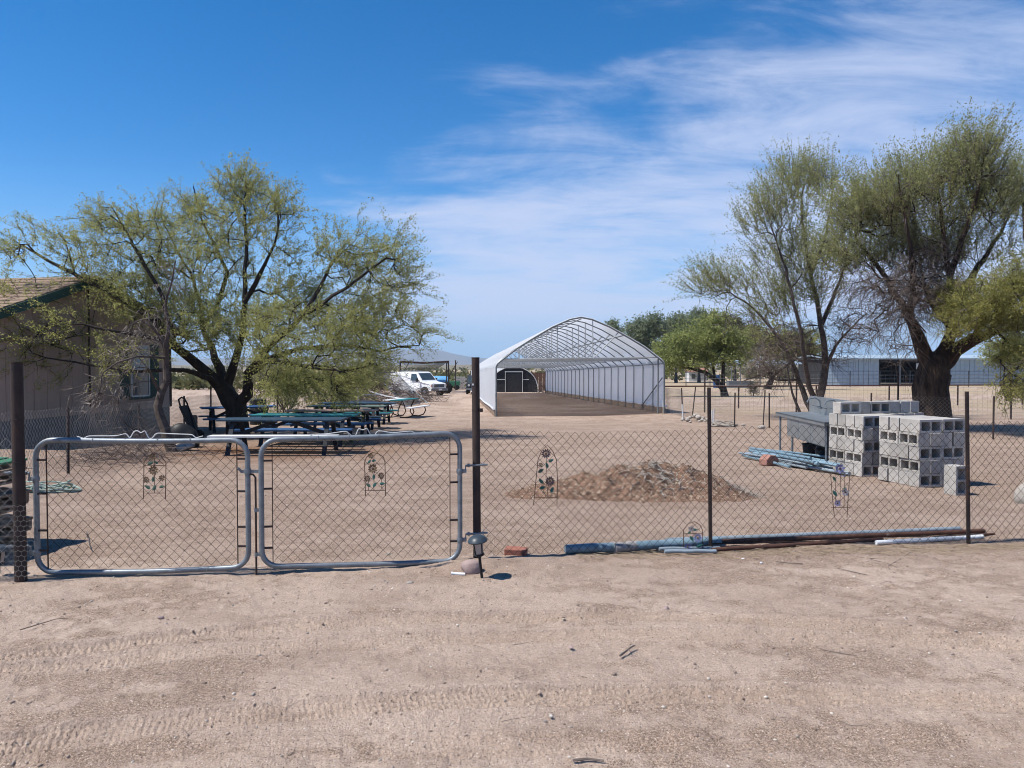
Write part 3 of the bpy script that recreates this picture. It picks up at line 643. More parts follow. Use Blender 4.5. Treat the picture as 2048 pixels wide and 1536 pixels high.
# ------------------------------------------------------------------ plastic film tunnel
def film_mat(name, transp, c=(.78, .80, .83)):
    m = bpy.data.materials.new(name); m.use_nodes = True; nt = m.node_tree; N = nt.nodes; L = nt.links; N.clear()
    out = N.new('ShaderNodeOutputMaterial'); d = N.new('ShaderNodeBsdfPrincipled'); d.inputs['Roughness'].default_value = .45; d.inputs['Base Color'].default_value = (*c, 1)
    t = N.new('ShaderNodeBsdfTranslucent'); t.inputs['Color'].default_value = (*c, 1); tr = N.new('ShaderNodeBsdfTransparent')
    tc = N.new('ShaderNodeTexCoord'); n = N.new('ShaderNodeTexNoise'); n.inputs['Scale'].default_value = 1.6; n.inputs['Detail'].default_value = 5; L.new(tc.outputs['Object'], n.inputs['Vector'])
    mr = N.new('ShaderNodeMapRange'); mr.inputs['To Min'].default_value = transp * .7; mr.inputs['To Max'].default_value = transp * 1.3; L.new(n.outputs['Fac'], mr.inputs['Value'])
    bp = N.new('ShaderNodeBump'); bp.inputs['Strength'].default_value = .5; bp.inputs['Distance'].default_value = .05; L.new(n.outputs['Fac'], bp.inputs['Height']); L.new(bp.outputs[0], d.inputs['Normal'])
    a = N.new('ShaderNodeMixShader'); a.inputs[0].default_value = .52; L.new(d.outputs[0], a.inputs[1]); L.new(t.outputs[0], a.inputs[2])
    b = N.new('ShaderNodeMixShader'); L.new(mr.outputs[0], b.inputs[0]); L.new(a.outputs[0], b.inputs[1]); L.new(tr.outputs[0], b.inputs[2]); L.new(b.outputs[0], out.inputs[0]); return m
MT['film'] = film_mat('milky_plastic_film', .16); MT['film_side'] = film_mat('white_plastic_film', .04, (.80, .82, .86))
def greenhouse():
    t = thing('greenhouse', 'long arched greenhouse tunnel of steel hoops under white plastic film', 'greenhouse', gnd(GH_O.x + GH_W / 2, GH_O.y))
    hw = GH_W / 2; SH = 2.10
    prof = [(-1.0, 0), (-1.0, SH * .5), (-1.0, SH), (-.985, SH + .12), (-.95, SH + .24), (-.76, SH + .78), (-.58, SH + 1.19), (-.34, SH + 1.70), (-.13, SH + 2.03), (0, SH + 2.12),
            (.13, SH + 2.03), (.34, SH + 1.70), (.58, SH + 1.19), (.76, SH + .78), (.95, SH + .24), (.985, SH + .12), (1.0, SH), (1.0, SH * .5), (1.0, 0)]
    def W(s, l, h):
        lx = hw + s * hw; x = GH_O.x + GH_X.x * lx + GH_Y.x * l; y = GH_O.y + GH_X.y * lx + GH_Y.y * l
        return Vector((x, y, float(gz(x, y)) + h))
    nb = 23; sp = GH_L / nb; g = MT['galv_far']
    tr = lambda s_: np.interp(s_, [p[0] for p in prof[2:-2]], [p[1] for p in prof[2:-2]])
    for i in range(nb + 1):
        MB().tube([W(s, i * sp, h) for s, h in prof], .025 if i else .036, 7).build('hoop', g, t, True)
    for i in range(0, nb + 1):
        if i % 2 and i > 3: continue
        l = i * sp + .02; q = MB(); ch = SH + .34; e = .93
        q.tube([W(-e, l, ch), W(e, l, ch)], .024, 6)
        for s in (-.28, .14): q.tube([W(s, l, ch), W(s, l, float(tr(s)))], .022, 6)
        q.tube([W(-.28, l, ch), W(-.56, l, float(tr(-.56)))], .022, 6); q.tube([W(.14, l, ch), W(.45, l, float(tr(.45)))], .026, 6)
        q.build('truss', MT['truss'], t, True)
    for s, h in ((0, SH + 2.06), (-.5, SH + 1.31), (.5, SH + 1.31), (-.985, SH + .06), (.985, SH + .06)):
        MB().tube([W(s, k * GH_L / 12, h) for k in range(13)], .024, 6).build('purlin', g, t, True)
    for s in (-1.0, 1.0): MB().bar(W(s * 1.012, 0, .14), W(s * 1.012, GH_L, .14), .05, .26).build('baseboard', MT['wood_old'], t)
    for a, b in (((.985, .1, 1.55), (.985, 2 * sp, .2)),): MB().tube([W(*a), W(*b)], .025, 6).build('corner_brace', g, t)
    MB().tube([W(.93, .06, 0), W(.93, .06, SH + .26)], .034, 7).build('end_post', g, t, True)
    # film, sagging a little between the hoops
    def sheet(i0, i1, push, name, m):
        P = [(s, max(h, .25)) for s, h in prof[i0:i1 + 1]]; fine = []
        for (a, b), (c, d) in zip(P[:-1], P[1:]):
            for k in range(3): fine.append((a + (c - a) * k / 3, b + (d - b) * k / 3))
        fine.append(P[-1]); nl = nb * 8 + 1; V = []; rg = random.Random(4)
        for j in range(nl):
            l = GH_L * j / (nl - 1); ph = (j % 8) / 8; sag = -.035 * math.sin(ph * math.pi)
            for s, h in fine:
                k = 1 + push + (sag + rg.uniform(-.02, .02)) / hw if h < SH + .3 else 1 + push
                V.append(W(s * k, l, h + (push * hw * 1.2 + sag if h > SH else 0)))
        n = len(fine); F = [(j * n + i, j * n + i + 1, (j + 1) * n + i + 1, (j + 1) * n + i) for j in range(nl - 1) for i in range(n - 1)]
        q = MB(); q.add(V, F); q.build(name, m, t, True)
    sheet(2, 16, .012, 'roof_film', MT['film']); sheet(0, 2, .014, 'side_film', MT['film_side']); sheet(16, 18, .014, 'side_film', MT['film_side'])
    for s in (-1.0, 1.0): MB().tube([W(s * 1.03, k * GH_L / 20, .32 + .02 * math.sin(k)) for k in range(21)], .045, 7).build('rolled_film_edge', MT['film_side'], t, True)
greenhouse()
def hoop_house():
    c = at(1027, 784, 76.); c.z = float(gz(c.x, c.y)); a = GH_A; X = Vector((math.cos(a), math.sin(a), 0)); Y = Vector((-math.sin(a), math.cos(a), 0)); w, h = 2.55, 2.6
    t = thing('hoop_house', 'low hoop house with black end wall seen through the tunnel', 'greenhouse', c)
    arc = [(-math.cos(k * math.pi / 16) * w, (math.sin(k * math.pi / 16) ** .85) * h) for k in range(17)]
    def P(s, z, l): return c + X * s + Y * l + Vector((0, 0, z))
    MB().prism([P(s, z, 0) for s, z in arc], Y * -.03, Y * .03).build('end_wall', MT['board_black'], t)
    V = []; n = 17
    for j in range(7):
        for s, z in arc: V.append(P(s * 1.02, z * 1.02, .05 + j * 2.2))
    q = MB(); q.add(V, [(j * n + i, j * n + i + 1, (j + 1) * n + i + 1, (j + 1) * n + i) for j in range(6) for i in range(16)]); q.build('roof_film', MT['film_side'], t, True)
    MB().tube([P(s, z, -.06) for s, z in arc], .05, 6).build('end_hoop', MT['white_frame'], t, True)
    d = MB().box(P(.03, .95, -.07), (1.62, .05, 1.86), Matrix.Rotation(a, 3, 'Z')).build('door', MT['board_black'], t)
    for s in (-.85, .92): MB().bar(P(s, 0, -.09), P(s, 2.1, -.09), .09, .05).build('door_post', MT['white_frame'], d)
    MB().bar(P(-.9, 2.1, -.09), P(.96, 2.1, -.09), .05, .09).build('door_head', MT['white_frame'], d)
    for s0, s1 in ((-2.2, -.85), (.92, 1.6)): MB().bar(P(s0, 1.3, -.06), P(s1, 1.3, -.06), .04, .07).build('rail', MT['white_frame'], t)
hoop_house()
# ------------------------------------------------------------------ concrete blocks
def block_mesh():
    q = MB(); L, W, H = .39, .19, .19; t = .032; cw = (L - 3 * t) / 2; ix = [-L / 2, -L / 2 + t, -L / 2 + t + cw, L / 2 - t - cw, L / 2 - t, L / 2]; iy = [-W / 2, -W / 2 + t, W / 2 - t, W / 2]
    # local z is the core axis; cores narrow slightly inwards
    for z, sg in ((H / 2, 1), (-H / 2, -1)):
        for i in range(5):
            for j in range(3):
                if i in (1, 3) and j == 1: continue
                f = [(ix[i], iy[j], z), (ix[i + 1], iy[j], z), (ix[i + 1], iy[j + 1], z), (ix[i], iy[j + 1], z)]
                q.add(f if sg > 0 else f[::-1], [(0, 1, 2, 3)])
    for i in (1, 3):
        a = [(ix[i], iy[1]), (ix[i + 1], iy[1]), (ix[i + 1], iy[2]), (ix[i], iy[2])]
        for k in range(4): p, r = a[k], a[(k + 1) % 4]; q.quad((p[0], p[1], -H / 2), (p[0], p[1], H / 2), (r[0], r[1], H / 2), (r[0], r[1], -H / 2))
    o = [(-L / 2, -W / 2), (L / 2, -W / 2), (L / 2, W / 2), (-L / 2, W / 2)]
    for k in range(4): p, r = o[k], o[(k + 1) % 4]; q.quad((p[0], p[1], -H / 2), (r[0], r[1], -H / 2), (r[0], r[1], H / 2), (p[0], p[1], H / 2))
    me = bpy.data.meshes.new('concrete_block'); me.from_pydata(q.v, [], q.f); me.materials.append(MT['block'])
    import bmesh
    bm = bmesh.new(); bm.from_mesh(me); bmesh.ops.remove_doubles(bm, verts=bm.verts, dist=1e-5); bmesh.ops.recalc_face_normals(bm, faces=bm.faces)
    bmesh.ops.bevel(bm, geom=[e for e in bm.edges if e.calc_length() > .18 and not e.is_boundary and len(e.link_faces) == 2 and e.calc_face_angle(0) > .5], offset=.004, segments=1, affect='EDGES')
    bm.to_mesh(me); bm.free(); return me
BLOCK = block_mesh()
def put_block(pos, u, core, label, group):
    """u: direction of the length; core: direction of the core axis"""
    u = Vector(u).normalized(); core = Vector(core).normalized(); v = core.cross(u)
    o = bpy.data.objects.new('concrete_block', BLOCK); COL.objects.link(o)
    j = Matrix.Rotation(rnd.gauss(0, .022), 3, 'Z')
    o.matrix_world = Matrix.Translation(Vector(pos) + Vector((rnd.gauss(0, .007), rnd.gauss(0, .007), rnd.uniform(0, .003)))) @ (j @ Matrix((u, v, core)).transposed()).to_4x4()
    return prop(o, label, 'concrete block', group)
ORD = ['first', 'second', 'third', 'fourth', 'fifth', 'sixth']
def block_stack(corner, ang, name, cores_left_odd, skip=()):
    """corner: nearest bottom corner; left face runs back along Lf, right face along Rf"""
    Rf = Vector((math.cos(ang), math.sin(ang), 0)); Lf = Vector((-math.sin(ang), math.cos(ang), 0)); g = .2; c0 = Vector(corner)
    for k in range(5):
        cl = (k % 2 == 1) == cores_left_odd; z = c0.z + .097 + k * .194; top = (k == 4)
        crs = ['bottom', 'second', 'third', 'fourth', 'top'][k] + ' course'
        for i in range(4):
            for j in range(2):
                if cl and not top:        # length along the left face, cores open on the left face
                    p = c0 + Rf * (.1 + i * g) + Lf * (.2 + j * .4); u, core = Lf, Rf; vis_l = i == 0; vis_r = j == 0
                elif cl and top:
                    p = c0 + Rf * (.1 + i * g) + Lf * (.2 + j * .4); u, core = Lf, Vector((0, 0, 1)); vis_l = i == 0; vis_r = j == 0
                else:                     # length along the right face, cores open on the right face
                    p = c0 + Rf * (.2 + j * .4) + Lf * (.1 + i * g); u, core = Rf, Lf; vis_l = j == 0; vis_r = i == 0
                if not (vis_l or vis_r or top): continue
                where = 'front corner' if (vis_l and vis_r) else ('left face' if vis_l else ('right face' if vis_r else 'middle'))
                n = ORD[(i if (cl != vis_l or not cl) and not (cl and vis_l) else j)] if not (vis_l and vis_r) else ''
                if top and not (vis_l or vis_r): n = ORD[i] + ' row ' + ('near' if j == 0 else 'far')
                lab = ('concrete block in %s of the %s stack, %s%s' % (crs, name, where, ', ' + n + ' from the corner' if n and where != 'middle' else (', ' + n if n else '')))
                put_block((p.x, p.y, z), u, core, lab, 'blocks in the %s stack' % name)
CB = G(1832, 976); CB.x += .04; block_stack(CB, R(14), 'nearer right', True)
CA = G(1727, 956); CA.y += .05; block_stack(CA, R(15), 'farther left', True)
def top_row():
    a = R(15); Rf = Vector((math.cos(a), math.sin(a), 0)); Lf = Vector((-math.sin(a), math.cos(a), 0)); z = CA.z + .097 + 5 * .194
    # a sixth course set back on the farther stack, with more blocks piled beside it
    st = CA + Lf * .52 - Rf * .0
    kinds = 'cpcppp'; s = .0
    for k, ch in enumerate(kinds):
        if ch == 'c': p = st + Rf * (s + .2) + Lf * .10; put_block((p.x, p.y, z), Rf, Lf, 'concrete block with two open cores in the short top row, %s' % ('leftmost' if k == 0 else 'behind the front corner'), 'blocks in the top row'); s += .4
        else:
            p = st + Rf * (s + .1) + Lf * .2; put_block((p.x, p.y, z), Lf, Vector((0, 0, 1)), 'plain end of a concrete block in the short top row, %s' % {1: 'between the two open ones', 3: 'third from the right end', 4: 'second from the right end', 5: 'at the right end'}[k], 'blocks in the top row'); s += .2
    # the pile that carries the right part of that row
    for k in range(5):
        for i in range(4):
            p = CA + Lf * .62 + Rf * (.9 + i * .2); put_block((p.x, p.y, CA.z + .097 + k * .194), Lf, Vector((0, 0, 1)), 'concrete block behind the two stacks, %s course, %s from the left' % (['bottom', 'second', 'third', 'fourth', 'fifth'][k], ORD[i]), 'blocks behind the stacks')
top_row()
lb = G(1914, 991); aL = R(17)
put_block((lb.x + .05, lb.y + .09, lb.z + .195), (0, 0, 1), (math.sin(aL), -math.cos(aL), 0), 'single concrete block standing on end in front of the stacks', 'loose blocks')
rk = G(2052, 1004); prop(MB().rock(rk + Vector((.06, 0, .13)), (.17, .15, .2), 12, 3, .3).build('rock', MT['stone'], None, True, org=rk), 'pale rounded boulder at the right edge behind the fence', 'rock')
# ------------------------------------------------------------------ steel sink
def sink():
    o = gnd(5.75, 14.0); t = thing('steel_sink', 'stainless steel commercial sink with drainboard and tall backsplash', 'sink', o)
    ang = R(-3); X = Vector((math.cos(ang), math.sin(ang), 0)); Y = Vector((-math.sin(ang), math.cos(ang), 0)); M_ = Matrix.Rotation(ang, 3, 'Z')
    def P(x, y, z): return o + X * x + Y * y + Vector((0, 0, z))
    top = MB(); top.box(P(0, -.05, .865), (.70, 2.75, .035), M_); top.box(P(-.335, -.05, .845), (.03, 2.75, .075), M_); top.box(P(0, 1.31, .85), (.70, .03, .065), M_); top.box(P(0, -1.41, .85), (.70, .03, .065), M_)
    top.build('drainboard', MT['steel'], t, bevel=.006)
    for k in range(3):
        y = -1.02 + k * .68; b = MB(); b.box(P(-.02, y, .645), (.60, .66, .40), M_, 1.0); b.lathe(P(-.01, y, .40), [(.05, 0), (.06, .07)], 10); b.build('basin', MT['steel'], t, bevel=.015)
    bk = MB(); bk.box(P(.345, -.05, 1.03), (.02, 2.75, .34), M_); bk.box(P(.36, -.05, 1.205), (.05, 2.75, .02), M_); bk.build('backsplash', MT['steel'], t, bevel=.004)
    for x, y in ((-.28, 1.22), (.28, 1.22), (-.28, -1.34), (.28, -1.34), (-.28, .45), (.28, .45)):
        p = P(x, y, 0); MB().tube([p + Vector((0, 0, -.02)), p + Vector((0, 0, .85))], .021, 10).lathe(p + Vector((0, 0, -.02)), [(.03, 0), (.03, .05)], 10).build('leg', MT['galv'], t, True)
    for y in (-.55, .35):
        f = MB().tube([P(.33, y, 1.02), P(.22, y, 1.03), P(.20, y, 1.16), P(.12, y, 1.22), P(.0, y, 1.20), P(-.04, y, 1.13)], .014, 8); f.tube([P(.2, y - .1, 1.03), P(.2, y + .1, 1.03)], .02, 8)
        for s in (-.1, .1): f.bar(P(.2, y + s, 1.04), P(.1, y + s * 1.3, 1.07), .02, .012)
        f.build('faucet', MT['galv'], t, True)
    for k, (x, y, r_, h) in enumerate(((.0, .25, .15, .34), (.1, -.2, .14, .36), (-.05, -.62, .16, .33), (.05, -1.05, .15, .36))):
        b = P(x, y, 0); u = thing('bucket', ['black plastic bucket under the sink, at its far end', 'black plastic bucket under the sink, second from the far end', 'black plastic bucket under the sink, second from the near end', 'black plastic bucket under the near end of the sink'][k], 'bucket', b, 'buckets under the sink')
        MB().lathe(b, [(r_ * .82, 0), (r_ * .9, h * .5), (r_, h - .02), (r_ * 1.05, h - .02), (r_ * 1.05, h), (r_ * .96, h), (r_ * .8, .03)], 14).build('tub', MT['black'], u, True)
        MB().tube([b + Vector((r_ * math.cos(a), .02, h + .0 + .1 * math.sin(a))) for a in [j * math.pi / 6 for j in range(7)]], .004, 4).build('handle', MT['galv'], u)
sink()
# ------------------------------------------------------------------ pile of conduit pipes by the sink
def conduit_pile():
    rg = random.Random(21); k = 0; nums = ['first', 'second', 'third', 'fourth', 'fifth', 'sixth', 'seventh', 'eighth', 'ninth', 'tenth', 'eleventh']
    for lay in range(4):
        n = 11 - 3 * lay; made = []
        for i in range(n):
            a0 = Vector((4.62 + (i + lay * 1.3) * .062 + rg.gauss(0, .06), 14.6 + rg.uniform(-.35, .45))); an = R(rg.gauss(-78, 4.5)); L = rg.uniform(1.9, 2.7)
            d = Vector((math.cos(an), math.sin(an))); b0 = a0 + d * L
            r_ = rg.choice((.021, .025, .028)); z = .03 + lay * .052
            A = Vector((a0.x, a0.y, float(gz(*a0)) + z + rg.random() * .02)); B = Vector((b0.x, b0.y, float(gz(*b0)) + z + rg.random() * .03)); mid = A.lerp(B, .5) + Vector((0, 0, .01 * rg.random()))
            q = MB(); q.tube([A, mid, B], r_, 9, True)
            if rg.random() < .5: q.tube([B - (B - A).normalized() * .09, B], r_ * 1.2, 9)
            o = q.build('conduit_pipe', MT['pvc_blue'] if rg.random() < .8 else MT['pvc_grey'], None, True, org=A); k += 1
            made.append((B.x - A.x * 0, o))
        for i, (_, o) in enumerate(sorted(made, key=lambda m: m[0])): prop(o, 'plastic pipe piled beside the sink, %s layer, %s from left at near end' % (['bottom', 'second', 'third', 'top'][lay], nums[i]), 'pipe', 'plastic pipes piled beside the sink')
conduit_pile()
rc = G(1546, 931); q = MB(); M_ = Matrix.Rotation(R(25), 3, 'Z'); q.prism([rc + M_ @ Vector(p) for p in ((-.15, 0, 0), (.14, 0, 0), (.15, 0, .10), (.07, 0, .18), (-.06, 0, .19), (-.15, 0, .11))], M_ @ Vector((0, 0, 0)), M_ @ Vector((0, .2, 0)))
prop(q.build('edging_block', MT['redstone'], None, org=rc, bevel=.012), 'reddish scalloped concrete edging block in front of the plastic pipes', 'edging block')
# ------------------------------------------------------------------ pipes lying along the front fence
def ground_pipe(name, label, pts, r, m, cat='pipe', n=14, hollow=True):
    P = [Vector(p) for p in pts]; o_ = P[0]
    Q = [P[0].lerp(P[-1], k / 8) + Vector((0, 0, .002 * math.sin(k * 1.7 + r * 300))) for k in range(9)] if len(P) == 2 else P
    q = MB(); q.tube(Q, r, n, not hollow)
    if hollow:
        q.tube([Q[0] + (Q[1] - Q[0]).normalized() * .12, Q[0], Q[0] + (Q[1] - Q[0]).normalized() * .002], [r * .82, r * .82, r], n, False)
        q.tube([Q[-1] - (Q[-1] - Q[-2]).normalized() * .12, Q[-1], Q[-1] - (Q[-1] - Q[-2]).normalized() * .002], [r * .82, r * .82, r], n, False)
    return prop(q.build(name, m, None, True, org=o_), label, cat, 'pipes along the front fence')
def gp(px, py, r): p = G(px, py); p.z += r; return p
bigp = ground_pipe('drain_pipe', 'fat blue grey plastic pipe with a taped patch along the fence', [gp(1131, 1108, .042), gp(1440, 1092, .042)], .042, MT['pvc_blue'])
c0, c1 = gp(1228, 1105, .042), gp(1270, 1101, .042); tp = MB().tube([c0, c0.lerp(c1, .5), c1], .047, 14); tpo = tp.build('tape_patch', mat('grey_tape', (.34, .32, .31), (.17, .165, .17), 30, .7), bigp, True)
ground_pipe('conduit_pipe', 'pale grey pipe lying uppermost behind the front fence', [gp(1335, 1094, .025) + Vector((0, .06, .02)), gp(1925, 1068, .025) + Vector((0, .05, .015))], .025, MT['pvc_grey'])
ground_pipe('steel_pipe', 'long rusty pipe with flaking white paint along the fence', [gp(1440, 1098, .022) + Vector((0, .1, .02)), gp(1968, 1066, .022)], .022, MT['rust_pipe'])
ground_pipe('steel_pipe', 'long rusty brown pipe lowest against the fence foot', [gp(1424, 1104, .020), gp(1765, 1083, .020)], .020, MT['rust_pipe'])
ground_pipe('plastic_pipe', 'bright white plastic pipe at the right end of the pipe row', [gp(1752, 1090, .022), gp(1965, 1078, .022)], .022, MT['pvc_white'])
ground_pipe('steel_pipe', 'thin rusty pipe end poking past the white pipe', [gp(1900, 1082, .012) + Vector((0, .03, .01)), gp(1988, 1070, .012)], .012, MT['rust_pipe'])
for k, (a, b) in enumerate((((1311, 1098), (1450, 1093)), ((1319, 1105), (1440, 1100)), ((1330, 1110), (1432, 1106)))):
    ground_pipe('conduit_pipe', 'short grey pipe with coupling in the bunch by the fence post, %s one' % ['uppermost', 'middle', 'lowest'][k], [gp(a[0], a[1], .017) + Vector((0, .02, .012)), gp(b[0], b[1], .017)], .017, MT['pvc_grey'])
ground_pipe('steel_rod', 'rusty reinforcing rod sticking up behind the pipe bunch', [gp(1395, 1096, .008) + Vector((0, .0, .03)), gp(1755, 1082, .008)], .008, MT['rust'], 'rod', 6, False)
# ------------------------------------------------------------------ dirt pile
def dirt_pile():
    c = Vector((1.85, 9.95)); nx, ny = 150, 60; V = []; 
    x = np.linspace(-2.0, 1.75, nx)[None, :].repeat(ny, 0); y = np.linspace(-.85, .85, ny)[:, None].repeat(nx, 1)
    h = .26 * np.exp(-(np.abs(x - .30) / .75) ** 3 - (y / .45) ** 2) + .13 * np.exp(-((x - .75) / .50) ** 2 - ((y + .02) / .42) ** 2) + .24 * np.exp(-((x + .55) / .70) ** 2 - ((y + .02) / .40) ** 2) + .12 * np.exp(-((x + 1.35) / .6) ** 2 - ((y + .05) / .33) ** 2)
    h = h * (1 + .35 * vnoise(x, y, .22, 71)) + np.clip(h * 5, 0, 1) * (.06 * vnoise(x, y, .12, 72) + .05 * vnoise(x, y, .05, 73))
    X, Y = x + c.x, y + c.y; Z = gz(X, Y) + h - .022 - .03 * (1 - np.clip(h * 12, 0, 1))
    i = np.arange(nx * ny).reshape(ny, nx); F = np.stack([i[:-1, :-1], i[:-1, 1:], i[1:, 1:], i[1:, :-1]], -1).reshape(-1, 4)
    o = gnd(c.x, c.y); t = thing('dirt_pile', 'low heap of reddish soil and yard debris behind the fence', 'dirt pile', o)
    np_mesh('soil', np.stack([X, Y, Z], -1).reshape(-1, 3), F, 4, mat('reddish_soil', (.21, .125, .084), (.105, .06, .04), 9, .95, 0, .7, 50, c3=(.30, .235, .175), c3at=.57, c3scale=22), parent=t, smooth=True)
    Zi = lambda a, b: float(Z[min(ny - 1, max(0, int((b + .85) / 1.7 * (ny - 1)))), min(nx - 1, max(0, int((a + 2.0) / 3.75 * (nx - 1))))])
    rg = random.Random(8)
    # clods and stones, wood chips, bleached stems
    cl = MB(); ch = MB(); st = MB()
    for _ in range(900):
        a, b = rg.gauss(-.1, .8), rg.gauss(-.15, .42)
        if abs(b) > .8 or not -1.9 < a < 1.7: continue
        s = .006 + .020 * rg.random() ** 2; cl.rock((c.x + a, c.y + b, Zi(a, b) + s * .3), (s, s * .8, s * .6), rg.random(), 0, .4, rg.random() * 6)
    for _ in range(2600):
        a, b = rg.gauss(-.4, .65), rg.gauss(-.1, .40)
        if abs(b) > .8 or not -1.9 < a < 1.7: continue
        L = rg.uniform(.006, .020); w = rg.uniform(.003, .008); an = rg.random() * 6.28; p = Vector((c.x + a, c.y + b, Zi(a, b) + .008)); u = Vector((math.cos(an), math.sin(an), rg.gauss(0, .4))) * L; v = Vector((-math.sin(an), math.cos(an), rg.gauss(0, .4))) * w
        ch.cur = 0 if rg.random() < .6 else 1; ch.quad(p - u - v, p + u - v, p + u + v, p - u + v)
    for _ in range(150):
        a, b = rg.gauss(.10, .27), rg.gauss(-.20, .16); L = rg.uniform(.05, .2); p = Vector((c.x + a, c.y + b, Zi(a, b) + .015)); an = rg.gauss(-1.3, .7)
        e = p + Vector((math.cos(an) * L, math.sin(an) * L * .6, -L * .25 + rg.gauss(.02, .04))); st.tube([p, p.lerp(e, .5) + Vector((0, 0, .03 * rg.random())), e], [.006, .005, .003], 3, False)
    for _ in range(120):
        a, b = rg.gauss(1.22, .14), rg.gauss(-.12, .1); L = rg.uniform(.05, .14); p = Vector((c.x + a, c.y + b, Zi(a, b) + .01)); an = rg.random() * 6.28
        st.tube([p, p + Vector((math.cos(an) * L, math.sin(an) * L * .6, rg.uniform(-.01, .06)))], [.003, .002], 3, False)
    cl.build('clods', mat('soil_clods', (.20, .13, .09), (.10, .062, .045), 12, .95, c3=(.42, .36, .3), c3at=.6), t, kind='stuff')
    ch.build('wood_chips', [mat('pale_chips', (.44, .37, .28), (.27, .21, .15), 30, .9), mat('brown_chips', (.22, .15, .10), (.12, .08, .055), 30, .9)], t, kind='stuff')
    st.build('bleached_stems', mat('bleached_stem', (.42, .39, .35), (.25, .22, .19), 20, .9), t, kind='stuff')
dirt_pile()
# ------------------------------------------------------------------ mobile home at the left
def house():
    d = Vector((.19, 1.0, 0)).normalized(); X = Vector((-d.y, d.x, 0))       # d: along the gable wall (away); X: along the ridge (to the left)
    c1 = Vector((-10.9, 23.6, 0)); W = 6.95; c0 = c1 - d * W; mid = c1 - d * W / 2
    g0 = -.47; t = thing('mobile_home', 'beige mobile home with gable end, dark green trim and shaded skirting', 'house', (mid.x, mid.y, g0))
    sk, wl, rise = .80, 2.42, 1.24; L = 14.0
    def P(s, h, l=0): p = c0 + d * s + X * l; return Vector((p.x, p.y, g0 + h))
    n = Vector((d.y, -d.x, 0))
    # siding: grooved panels on the gable
    k = 17; w = W / k
    for i in range(k):
        s0, s1 = i * w + .006, (i + 1) * w - .006; top = lambda s: sk + wl + rise * (1 - abs(s - W / 2) / (W / 2)) - .06
        poly = [P(s0, sk), P(s1, sk), P(s1, top(s1)), P(s0, top(s0))]
        if s0 < W / 2 < s1: poly.insert(3, P(W / 2, top(W / 2)))
        MB().prism(poly, n * -.02, n * .022).build('siding_panel', MT['siding'], t)
    body = MB(); poly = [P(0, sk), P(W, sk), P(W, sk + wl), P(W / 2, sk + wl + rise - .08), P(0, sk + wl)]; body.prism(poly, X * .04, X * L); body.build('wall', MT['siding'], t)
    MB().prism([P(.05, -.3), P(W - .05, -.3), P(W - .05, sk), P(.05, sk)], n * -.06, n * -.0 + X * 0).build('skirting', MT['skirt'], t)
    MB().prism([P(.05, -.3), P(W - .05, -.3), P(W - .05, sk - .01), P(.05, sk - .01)], X * .1, X * L).build('foundation', MT['skirt'], t)
    MB().bar(P(W / 2, sk + .02) + n * .03, P(W / 2, sk + wl + rise - .1) + n * .03, .05, .02, n).build('seam_batten', MT['rust_post'], t)
    MB().bar(P(0, sk + wl + .0) + n * .028, P(W, sk + wl + .0) + n * .028, .03, .07).build('belt_trim', MT['siding'], t)
    for s in (.03, W - .03): MB().bar(P(s, sk) + n * .03, P(s, sk + wl) + n * .03, .09, .02, n).build('corner_trim', MT['rust_post'], t)
    ov = .35
    for sg, a, nm in ((-1, 0, 'near'), (1, W, 'far')):
        e = P(a + sg * .45, sk + wl - .16) + n * ov; r_ = P(W / 2, sk + wl + rise) + n * ov; th = Vector((0, 0, .07))
        q = MB(); q.prism([e, r_, r_ + th, e + th], n * 0, X * (L + ov)); ro = q.build('roof_slope', MT['shingle'], t)
        rows = 13                             # shingle courses standing slightly proud
        for j in range(rows):
            f0, f1 = j / rows, (j + 1) / rows + .02; a0 = e.lerp(r_, f0) + th * 1.25; b0 = e.lerp(r_, min(1, f1)) + th * 1.02
            MB().prism([a0, b0, b0 + th * .12, a0 + th * .22], n * -.01, X * (L + ov - .02)).build('shingle_course', MT['shingle'], ro)
        MB().prism([e + Vector((0, 0, -.16)), r_ + Vector((0, 0, -.16)), r_ + Vector((0, 0, .06)), e + Vector((0, 0, .06))], n * .0, n * .03).build('bargeboard', MT['trim'], t)
    # window with shutters
    s0, z0, ww, wh = W - 1.85, sk + .40, .78, 1.50
    wn = MB().prism([P(s0, z0), P(s0 + ww, z0), P(s0 + ww, z0 + wh), P(s0, z0 + wh)], n * .025, n * .035).build('window', MT['curtain'], t)
    for a, b in (((0, 0), (ww, 0)), ((0, wh), (ww, wh)), ((0, wh * .52), (ww, wh * .52))): MB().bar(P(s0 + a[0], z0 + a[1]) + n * .045, P(s0 + b[0], z0 + b[1]) + n * .045, .03, .05).build('frame', MT['white_frame'], wn)
    for a in (0, ww): MB().bar(P(s0 + a, z0) + n * .046, P(s0 + a, z0 + wh) + n * .046, .05, .03, n).build('frame', MT['white_frame'], wn)
    MB().prism([P(s0, z0), P(s0 + ww, z0), P(s0 + ww, z0 + .52 * wh), P(s0, z0 + .52 * wh)], n * .037, n * .041).build('pane', MT['glass'], wn)
    for a in (-.27, ww + .27):
        sh = MB().prism([P(s0 + a - .2, z0 - .05), P(s0 + a + .2, z0 - .05), P(s0 + a + .2, z0 + wh + .05), P(s0 + a - .2, z0 + wh + .05)], n * .023, n * .04).build('shutter', MT['trim'], t)
        for k in range(18): zz = z0 + wh * (k + .5) / 18; MB().bar(P(s0 + a - .15, zz) + n * .045, P(s0 + a + .15, zz) + n * .045, .02, .045).build('slat', MT['trim'], sh)
